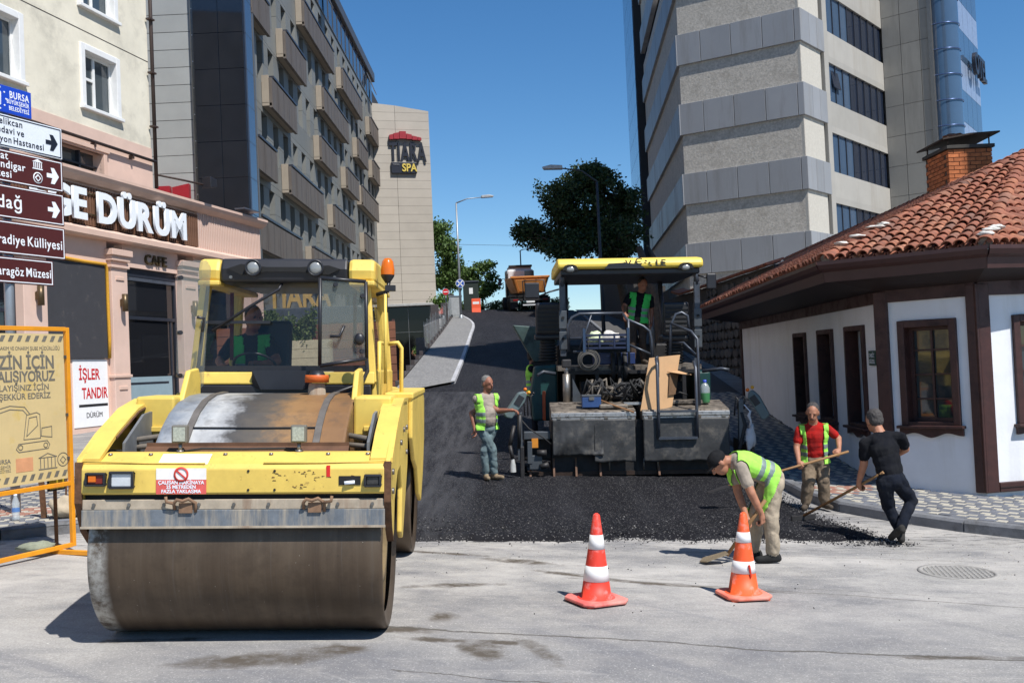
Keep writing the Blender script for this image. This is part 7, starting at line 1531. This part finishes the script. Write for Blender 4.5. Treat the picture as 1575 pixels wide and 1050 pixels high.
def person(label, M, J, look, voxel=.0095, scale=1.0):
    """J: joints in metres (x right, y away, z up); look: materials and options"""
    F = Fig(); V = lambda k: Vector(J[k]); pel, ch, hd = V('pelvis'), V('chest'), V('head'); fw = Vector(J['face']); bf = Vector(J.get('front', J['face'])); hf = Vector(J.get('hipfront', J.get('front', J['face'])))
    up = (ch-pel).normalized(); B = basis(bf, up); rt = (B.to_3x3() @ Vector((1, 0, 0))); ft = B.to_3x3() @ Vector((0, 1, 0)); Bp = basis(hf, J.get('hipup', (0, 0, 1))); rp = Bp.to_3x3() @ Vector((1, 0, 0))
    belly = look.get('belly', 0); L = (ch-pel).length
    # torso: stacked ellipsoids
    F.ell(pel+Vector((0, 0, -.02)), (.165, .118, .12), Bp, 'trousers'); F.ell(pel+up*L*.22+ft*belly*.5, (.155, .115+belly, .15), B, 'shirt'); F.ell(pel+up*L*.45+ft*belly*.6, (.16, .118+belly, .16), B, 'shirt'); F.ell(pel+up*L*.72, (.175, .122, .17), B, 'shirt'); F.ell(pel+up*L*.93, (.165, .10, .10), B, 'shirt')
    sh = {}
    for s, k in ((-1, 'L'), (1, 'R')):
        sp = V('sh'+k) if 'sh'+k in J else ch+rt*s*.175-up*.02; sh[k] = sp
        F.cap(ch+up*.0+rt*s*.05, sp, .068, .058, 'shirt')
        el, wr = V('el'+k), V('wr'+k); F.cap(sp, el, .052, .043, 'skin'); F.cap(el, (el+wr)/2, .042, .038, 'skin'); F.cap((el+wr)/2, wr, .037, .027, 'skin')
        if look.get('long'): F.cap(sp, el, .062, .052, 'shirt'); F.cap(el, el+(wr-el)*.93, .052, .04, 'shirt')
        else: F.cap(sp, sp+(el-sp)*.62, .059, .061, 'shirt')
        # hand
        hd_ = Vector(J.get('hd'+k, tuple(wr-el))).normalized(); pn = Vector(J.get('hn'+k, tuple(rt*-s))); pn = (pn-hd_*pn.dot(hd_)).normalized(); sd = hd_.cross(pn); curl = J.get('curl'+k, .35)
        kn = wr+hd_*.085
        F.cap(wr, wr+hd_*.04, .027, .031, 'skin')
        for o in (-.024, 0, .024): F.cap(wr+hd_*.025+sd*o*.7, kn+sd*o, .016, .0145, 'skin')
        for i, o in enumerate((-.031, -.0105, .0105, .031)):
            p = kn+sd*o; d = hd_.copy(); ln = (.036, .042, .040, .03)[i]
            for j in range(3):
                a = curl*(.7+.25*j)*1.6; ax = sd; q = Quaternion(ax, -a if hd_.cross(pn).dot(sd) > 0 else a); d2 = (d*math.cos(a)+pn*math.sin(a)).normalized()
                pn2 = (pn*math.cos(a)-d*math.sin(a)).normalized(); p2 = p+d2*ln*(1-.18*j); F.cap(p, p2, .0105-.0008*j, .0098-.0008*j, 'skin'); p = p2; d = d2
                pn_keep = pn; pn = pn2
            pn = Vector(J.get('hn'+k, tuple(rt*-s))); pn = (pn-hd_*pn.dot(hd_)).normalized()
        th = 1 if (sd.dot(rt*-s) >= 0) else -1; th = J.get('th'+k, th)
        p1 = wr+hd_*.03+sd*th*.026; p2 = p1+(hd_*.6+sd*th*.6+pn*.45).normalized()*.04; p3 = p2+(hd_*.7+sd*th*.05+pn*.7).normalized()*.034; F.cap(p1, p2, .015, .0125, 'skin'); F.cap(p2, p3, .012, .0105, 'skin')
        # leg
        hp = pel+rp*s*.088+Vector((0, 0, -.05)); kn_, an = V('kn'+k), V('an'+k); bag = look.get('baggy', 0)
        if look.get('shorts'): F.cap(hp, hp+(kn_-hp)*.8, .095, .085, 'trousers'); F.cap(hp, kn_, .075, .055, 'skin'); F.cap(kn_, an, .053, .036, 'skin')
        else: F.cap(hp, kn_, .092, .068+bag, 'trousers'); F.cap(kn_, kn_+(an-kn_)*.45, .064+bag, .062+bag, 'trousers'); F.cap(kn_+(an-kn_)*.4, kn_+(an-kn_)*.93, .062+bag, .052+bag*.8, 'trousers'); F.cap(kn_, an, .05, .038, 'sock')
        td = Vector(J['toe'+k]).normalized(); an2 = an+Vector((0, 0, -.01)); side_ = td.cross(Vector((0, 0, 1)))
        F.cap(an, an-td*.045+Vector((0, 0, -.035))+(Vector((0, 0, .0))), .042, .036, 'shoe'); heel = an-td*.05+td.cross(side_).normalized()*0+Vector((0, 0, -.05)) if abs(td.z) < .3 else an-td*.03
        F.cap(heel, heel+td*.12, .036, .040, 'shoe'); F.cap(heel+td*.10, heel+td*.205, .042, .034, 'shoe'); F.cap(an, heel+td*.1, .04, .038, 'shoe')
    nk = ch+up*.05; F.cap(ch+up*.01, nk+(hd-nk)*.55, .062, .056, 'skin')
    if look.get('collar'): F.cap(ch+up*.03, ch+up*.065, .075, .068, 'shirt')
    hu = Vector(J.get('headup', (0, 0, 1))); HB = basis(fw, hu); h3 = HB.to_3x3(); hp_ = lambda x, y, z: hd+h3 @ Vector((x, y, z))
    F.ell(hd+h3 @ Vector((0, -.008, .02)), (.076, .096, .098), HB, 'skin'); F.ell(hp_(0, .022, -.045), (.058, .068, .075), HB, 'skin'); F.cap(hp_(0, .088, .015), hp_(0, .108, -.022), .011, .016, 'skin')
    F.cap(hp_(-.03, .075, .03), hp_(.03, .075, .03), .014, .014, 'brow' if look.get('brow') else 'skin'); F.cap(hp_(-.018, .082, -.055), hp_(.018, .082, -.055), .010, .010, 'lip')
    for s in (-1, 1): F.ell(hp_(s*.077, -.005, -.005), (.012, .022, .034), HB, 'skin'); F.ell(hp_(s*.030, .076, .006), (.009, .010, .0045), HB, 'eye'); F.cap(hp_(s*.020, .082, .024), hp_(s*.042, .074, .024), .007, .005, 'hair')
    if look.get('cap'):
        F.ell(hp_(0, -.012, .045), (.086, .105, .083), HB, 'hat'); F.ell(hp_(0, .10, .035), (.06, .065, .012), HB, 'hat')
    elif not look.get('bald'): F.ell(hp_(0, -.034, .046), (.082, .09, .086), HB, 'hair'); F.ell(hp_(0, -.045, -.005), (.079, .068, .07), HB, 'hair')
    if look.get('beard'): F.ell(hp_(0, .03, -.075), (.056, .066, .05), HB, 'hair')
    me0 = F.m.mesh('tmp', [M_skin], fix=True); o = bpy.data.objects.new('tmp', me0); COL.objects.link(o)
    rm = o.modifiers.new('r', 'REMESH'); rm.mode = 'VOXEL'; rm.voxel_size = voxel; rm.adaptivity = 0
    sm = o.modifiers.new('s', 'SMOOTH'); sm.factor = .5; sm.iterations = 3
    bpy.context.view_layer.update(); me = bpy.data.meshes.new_from_object(o.evaluated_get(bpy.context.evaluated_depsgraph_get())); bpy.data.objects.remove(o)
    nv = len(me.vertices); co = np.empty(nv*3); me.vertices.foreach_get('co', co); co = co.reshape(-1, 3); no = np.empty(nv*3); me.vertices.foreach_get('normal', no); no = no.reshape(-1, 3)
    tags = sorted({p[5] for p in F.pr}); ti = {t: i for i, t in enumerate(tags)}; Dv = F.dist(co); tv = np.array([ti[p[5]] for p in F.pr])[Dv.argmin(0)]
    # folds in the cloth
    isc = np.isin(tv, [ti[t] for t in ('shirt', 'trousers') if t in ti])
    Q = np.array(Matrix.Rotation(.9, 3, (.3, .8, .5))); cr = co@Q.T
    amp = np.array([(abs(mnoise.noise((x*8, y*8, z*6)))*2-.5)*.011+mnoise.noise((x*19+5, y*17, z*21))*.004 for x, y, z in cr]); amp[tv == ti['shirt']] *= .6; ish = tv == ti.get('hair', -1)
    amph = np.array([mnoise.noise((x*60, y*55, z*50))*.006 if h else 0 for (x, y, z), h in zip(cr, ish)]); co2 = co+no*(amp*isc+amph)[:, None]
    me.vertices.foreach_set('co', co2.ravel()); nf = len(me.polygons); fc = np.empty(nf*3); me.polygons.foreach_get('center', fc); fc = fc.reshape(-1, 3); D = F.dist(fc); tf = np.array([ti[p[5]] for p in F.pr])[D.argmin(0)]
    look_m = dict(skin=M_skin, shirt=M_skin, trousers=M_skin, shoe=M_blk, hair=M_darkh, hat=M_blk, eye=M_dark, lip=M_skind, brow=M_darkh, sock=M_blk); look_m.update(look['mats'])
    me.materials.clear()
    for t_ in tags: me.materials.append(look_m[t_])
    me.polygons.foreach_set('material_index', tf.astype(np.int32)); me.polygons.foreach_set('use_smooth', np.ones(nf, bool)); me.update(); me.name = 'person'
    body = bpy.data.objects.new('person', me); COL.objects.link(body); body.matrix_world = M @ Matrix.Diagonal((scale, scale, scale, 1)); tag(body, label, 'person')
    if look.get('vest'):
        tl = (fc-np.array(pel)); upn, rtn, ftn = np.array(up), np.array(rt), np.array(ft); tt = tl@upn/L; lat = tl@rtn; dep = tl@ftn
        ok = ((tf == ti['shirt']) | ((tf == ti['trousers']) & (tt > -.14))) & (tt > look.get('vlow', -.14)) & (np.abs(lat) < .18) & ~((dep > 0) & (np.abs(lat) < look.get('gap', .06)+.03*np.clip(tt-.5, 0, 1)))
        armd = np.min([d for d, p in zip(D, F.pr) if p[0] == 'c' and p[5] == 'shirt' and p[3] == .059 and p[4] == .061], axis=0) if not look.get('long') else np.full(nf, 9.)
        ok &= ~((np.abs(lat) > .14) & (tt < .82) & (armd < .006)) & ~((tt > 1.08))
        ids = np.where(ok)[0]; used = {}; vs = []; fs = []; mi = []
        for i in ids:
            f = []
            for v in me.polygons[i].vertices:
                if v not in used: used[v] = len(vs); vs.append(tuple(co2[v]+no[v]*(.014+.012*max(0, .25-float((co2[v]-np.array(pel))@upn)/L))))
                f.append(used[v])
            fs.append(tuple(f)); t_ = tt[i]; back = dep[i] < 0
            mi.append(1 if (.12 < t_ < .24 or .36 < t_ < .48) else 0)
        vm = bpy.data.meshes.new('vest'); vm.from_pydata(vs, [], fs); vm.materials.append(look['vest']); vm.materials.append(M_refl); vm.polygons.foreach_set('material_index', mi); vm.polygons.foreach_set('use_smooth', [True]*len(fs)); vm.update()
        vo = bpy.data.objects.new('vest', vm); COL.objects.link(vo); vo.parent = body; s_ = vo.modifiers.new('s', 'SOLIDIFY'); s_.thickness = .007; s_.offset = 0
    return body
LEFT = Vector((-1, 0, 0))
# 1. grey-haired operator beside the screed console
person('grey-haired man in lime vest and jeans standing beside the paver console', Matrix.Translation((-.50, 15.3, gz(-.5, 15.3)+.056)),
    dict(pelvis=(.06, 0, .83), chest=(.065, .0, 1.27), head=(.10, -.03, 1.47), face=(.62, -.7, -.28), front=(.45, -.9, 0), headup=(.05, -.12, 1), elL=(-.17, .03, 1.03), wrL=(-.13, -.05, .80), elR=(.25, -.06, 1.05), wrR=(.42, -.20, 1.06), hdR=(.9, -.3, -.05), hnR=(0, 0, -1),
         knL=(.0, -.02, .45), anL=(.01, .02, .09), knR=(.13, -.03, .45), anR=(.14, .02, .09), toeL=(.25, -1, 0), toeR=(.8, -.65, 0)),
    dict(mats=dict(skin=M_skind, shirt=cloth('beige_tee', srgb(158, 146, 134)), trousers=cloth('pale_jeans', srgb(106, 122, 124), .3), shoe=cloth('tan_shoe', srgb(140, 122, 98)), hair=M_greyh), vest=M_vest, belly=.035, gap=.085), voxel=.009)
# 2. man in red tee holding a tool
person('man in red tee and open lime vest holding a wooden tool handle', Matrix.Translation((3.86, 13.15, gz(3.86, 13.15)+.01)),
    dict(pelvis=(.06, .02, .66), chest=(.05, -.03, 1.07), head=(.02, -.12, 1.27), face=(-.35, -.8, -.55), front=(-.15, -1, -.05), headup=(-.05, -.45, 1), elL=(.36, -.06, .92), wrL=(.31, -.22, .79), elR=(-.19, -.04, .82), wrR=(-.22, -.22, .66), hnL=(-.5, .2, -.6), hnR=(.3, -.2, -.6), hdL=(-.3, -.5, -.35), hdR=(-.1, -.55, -.35), curlL=.85, curlR=.85,
         knL=(.13, -.07, .37), anL=(.15, -.02, .09), knR=(-.06, -.06, .38), anR=(-.10, .0, .09), toeL=(.2, -1, 0), toeR=(-.5, -1, 0)),
    dict(mats=dict(skin=M_skin, shirt=cloth('red_tee', srgb(168, 34, 30)), trousers=cloth('khaki_trousers', srgb(126, 110, 92), .3, .6), shoe=cloth('dusty_shoe', srgb(84, 74, 64)), hair=M_salt, lip=M_salt), vest=M_vest, gap=.10, baggy=.02, beard=False, collar=True), voxel=.009)
# 3. man in black, seen from behind, raking
person('man in black tee and dark jeans seen from behind, raking asphalt', Matrix.Translation((4.10, 10.72, gz(4.1, 10.72)+.005)),
    dict(pelvis=(-.09, .03, .70), chest=(-.15, .08, 1.12), head=(-.19, .17, 1.29), face=(-.3, .95, -.35), front=(-.35, .9, 0), headup=(-.1, .3, 1), shL=(-.33, .08, 1.07), shR=(.05, .06, 1.12), elL=(-.33, .14, .84), wrL=(-.36, .24, .64), elR=(.13, .16, .98), wrR=(-.02, .30, .86), hdL=(.15, .35, -.7), hnL=(.7, .1, .1), curlL=.8, curlR=.7, hnR=(-.4, .3, -.6),
         knL=(-.10, .13, .38), anL=(-.01, .05, .10), knR=(.14, .10, .44), anR=(-.06, -.06, .17), toeL=(.25, .9, 0), toeR=(-.3, .75, -.62)),
    dict(mats=dict(skin=M_skin, shirt=cloth('black_tee', srgb(24, 25, 30)), trousers=cloth('dark_jeans', srgb(26, 30, 40), .3), shoe=cloth('grey_shoe', srgb(58, 56, 54)), hair=M_salt)), voxel=.0085, scale=1.02)
# 4. bending man shovelling
person('bending man in lime vest, cap and beige trousers working a short shovel', Matrix.Translation((2.44, 9.82, gz(2.44, 9.82)+.005)),
    dict(pelvis=(.05, .0, .83), chest=(-.30, -.03, .99), head=(-.47, -.05, .98), face=(-.75, -.1, -.7), front=(-.35, -.05, -1), headup=(-.75, 0, .65), hipfront=(-1, 0, -.4), hipup=(-.35, 0, 1), shL=(-.29, -.20, .95), shR=(-.29, .15, .95), elL=(-.22, -.28, .70), wrL=(-.13, -.26, .50), elR=(-.27, .1, .68), wrR=(-.22, -.02, .44), hdL=(.1, .1, -.9), hnL=(-.6, .5, .2), hdR=(.1, -.2, -.8), hnR=(-.5, -.5, .1), curlL=.8, curlR=.8,
         knL=(-.01, -.11, .45), anL=(.0, -.10, .09), knR=(-.10, .09, .46), anR=(-.13, .13, .09), toeL=(-1, -.1, 0), toeR=(-1, .1, 0)),
    dict(mats=dict(skin=M_skin, shirt=cloth('stone_tee', srgb(160, 148, 134)), trousers=cloth('beige_trousers', srgb(168, 154, 134), .2, .5), shoe=cloth('black_shoe', srgb(42, 42, 42)), hat=cloth('black_cap', srgb(30, 30, 32)), hair=M_darkh), vest=M_vest, gap=.11, cap=True, baggy=.012, vlow=-.05), voxel=.0085)
# 5. paver driver on the platform
person('paver driver in green vest standing under the yellow canopy', PM @ Matrix.Translation((.16, 1.55, 1.74)),
    dict(pelvis=(.04, 0, .78), chest=(.10, -.02, 1.18), head=(.14, -.07, 1.36), face=(.25, -.75, -.5), front=(-.1, -1, 0), headup=(.1, -.35, 1), elR=(-.20, -.12, .98), wrR=(-.22, -.42, .87), hdR=(0, -.5, -.4), hnR=(.2, 0, -1), elL=(.30, .04, .95), wrL=(.28, -.02, .72), knL=(.12, -.05, .42), anL=(.14, .0, .09), knR=(-.06, -.08, .42), anR=(-.06, -.1, .09), toeL=(.2, -1, 0), toeR=(-.1, -1, 0)),
    dict(mats=dict(skin=M_skind, shirt=cloth('black_tee', srgb(24, 25, 30)), trousers=cloth('brown_trousers', srgb(72, 60, 52)), shoe=cloth('dusty_shoe', srgb(84, 74, 64)), hair=M_darkh), vest=M_vestg, gap=.05), voxel=.012)
# 6. roller driver seated in the cab
person('roller driver in green vest seated in the glazed cab', RM @ Matrix.Translation((-.50, 2.06, -.08)),
    dict(pelvis=(0, .02, 1.80), chest=(-.02, .0, 2.22), head=(.02, -.04, 2.42), face=(.5, -.8, -.1), front=(.2, -1, 0), elL=(.26, -.12, 2.02), wrL=(.18, -.38, 2.0), elR=(-.30, -.08, 2.02), wrR=(-.2, -.36, 1.98), knL=(.16, -.38, 1.80), anL=(.14, -.42, 1.42), knR=(-.16, -.38, 1.80), anR=(-.14, -.42, 1.42), toeL=(0, -1, 0), toeR=(0, -1, 0), hipfront=(0, -1, 0)),
    dict(mats=dict(skin=M_skind, shirt=cloth('navy_tee', srgb(28, 32, 44)), trousers=cloth('dark_trousers', srgb(40, 40, 44)), hair=M_darkh), vest=M_vestg, gap=.05), voxel=.012)
# 7. man on the hotel terrace
person('man in black tee and shorts standing on the sunken hotel terrace', Matrix.Translation((-4.0, 41.5, TZ)),
    dict(pelvis=(0, 0, .92), chest=(-.02, 0, 1.42), head=(-.10, 0, 1.62), face=(-1, -.2, -.4), elL=(-.1, -.2, 1.1), wrL=(-.25, -.2, .95), elR=(.02, .2, 1.1), wrR=(-.1, .2, .9), knL=(0, -.1, .5), anL=(.02, -.1, .09), knR=(0, .1, .5), anR=(.02, .1, .09), toeL=(-1, 0, 0), toeR=(-1, 0, 0)),
    dict(mats=dict(skin=M_skin, shirt=cloth('black_tee', srgb(24, 25, 30)), trousers=cloth('grey_shorts', srgb(52, 54, 60)), hair=M_darkh), shorts=True), voxel=.016)
# 8. worker half hidden behind the left side of the paver
person('worker in lime vest half hidden behind the left side of the paver', Matrix.Translation((.37, 19.6, gz(.37, 19.6)+.055)),
    dict(pelvis=(0, 0, .88), chest=(0, 0, 1.36), head=(.03, 0, 1.56), face=(1, -.1, -.3), elL=(.0, -.22, 1.1), wrL=(.1, -.24, .88), elR=(0, .22, 1.1), wrR=(.1, .22, .88), knL=(0, -.1, .48), anL=(0, -.1, .09), knR=(.02, .1, .48), anR=(.0, .1, .09), toeL=(1, 0, 0), toeR=(1, 0, 0)),
    dict(mats=dict(skin=M_skind, shirt=cloth('navy_tee', srgb(28, 32, 44)), trousers=cloth('dark_trousers', srgb(40, 40, 44)), hair=M_darkh), vest=M_vest, gap=.05), voxel=.014)
# ---- tools in their hands
M_hand = mat('tool_wood', srgb(140, 104, 66), .7, var=.2, scale=12)
def tool(name, label, cat, p0, p1, r=.016):
    t = thing(name, label, cat, loc=p0); MB().tube([(0, 0, 0), tuple((Vector(p1)-Vector(p0))*.5), tuple(Vector(p1)-Vector(p0))], r, 9).build('handle', M_hand, t); return t
g3 = gz(3.09, 12.0)
b0 = Vector((3.40, 12.0, gz(3.4, 12.0)+.11)); hL = Vector((4.10-.36*1.02+.03, 10.72+.24*1.02+.05, gz(4.1, 10.72)+.62)); hR = Vector((4.10-.02, 10.72+.34, gz(4.1, 10.72)+.86))
d = (hL-b0).normalized(); t = tool('asphalt_rake', 'long wooden rake pulled by the man in black', 'rake', b0, hL+d*.42)
hd2 = MB(); Fq = frame((0, 0, -.02), (d.y, -d.x)); hd2.box(-.17, .17, -.012, .012, -.03, .03, Fq); hd2.build('rake_head', M_dksteel, t, bev=.004)
for k in range(9): MB().box(-.165+k*.041, -.152+k*.041, -.008, .008, -.085, -.03, Fq).build('tine', M_dksteel, t)
q0 = Vector((3.86-.24, 13.15-.30, gz(3.86, 13.15)+.62)); q1 = Vector((3.86+.29, 13.15-.29, gz(3.86, 13.15)+.745)); d = (q1-q0).normalized(); t = tool('wooden_tool', 'wooden tool handle held across by the man in red', 'shovel', q0-d*.95, q1+d*.12)
MB().prism_x([(-.09, -.16), (.09, -.16), (.11, .1), (0, .14), (-.11, .1)], -.006, .006, Matrix.Rotation(R(75), 4, 'Y') @ T(0, 0, -.12)).build('blade', M_dksteel, t)
h0 = Vector((2.44-.15, 9.82-.27, gz(2.44, 9.82)+.56)); h1 = Vector((2.44-.45, 9.82-.12, gz(2.0, 9.8)+.08)); t = tool('short_shovel', 'short shovel with a worn pale blade held by the bending man', 'shovel', h1, h0+(h0-h1).normalized()*.1, .018)
F_ = frame((0, 0, 0), (1, 0)); m = MB(); m.add([(.0, -.07, .03), (.0, .07, .03), (-.22, .10, -.03), (-.27, .0, -.045), (-.22, -.10, -.03), (0, -.07, .022), (0, .07, .022), (-.22, .10, -.038), (-.27, 0, -.053), (-.22, -.10, -.038)], [(0, 1, 2, 3, 4), (9, 8, 7, 6, 5), (0, 5, 6, 1), (1, 6, 7, 2), (2, 7, 8, 3), (3, 8, 9, 4), (4, 9, 5, 0)]); m.build('blade', mat('worn_blade', srgb(158, 140, 112), .5, .5, var=.2), t)
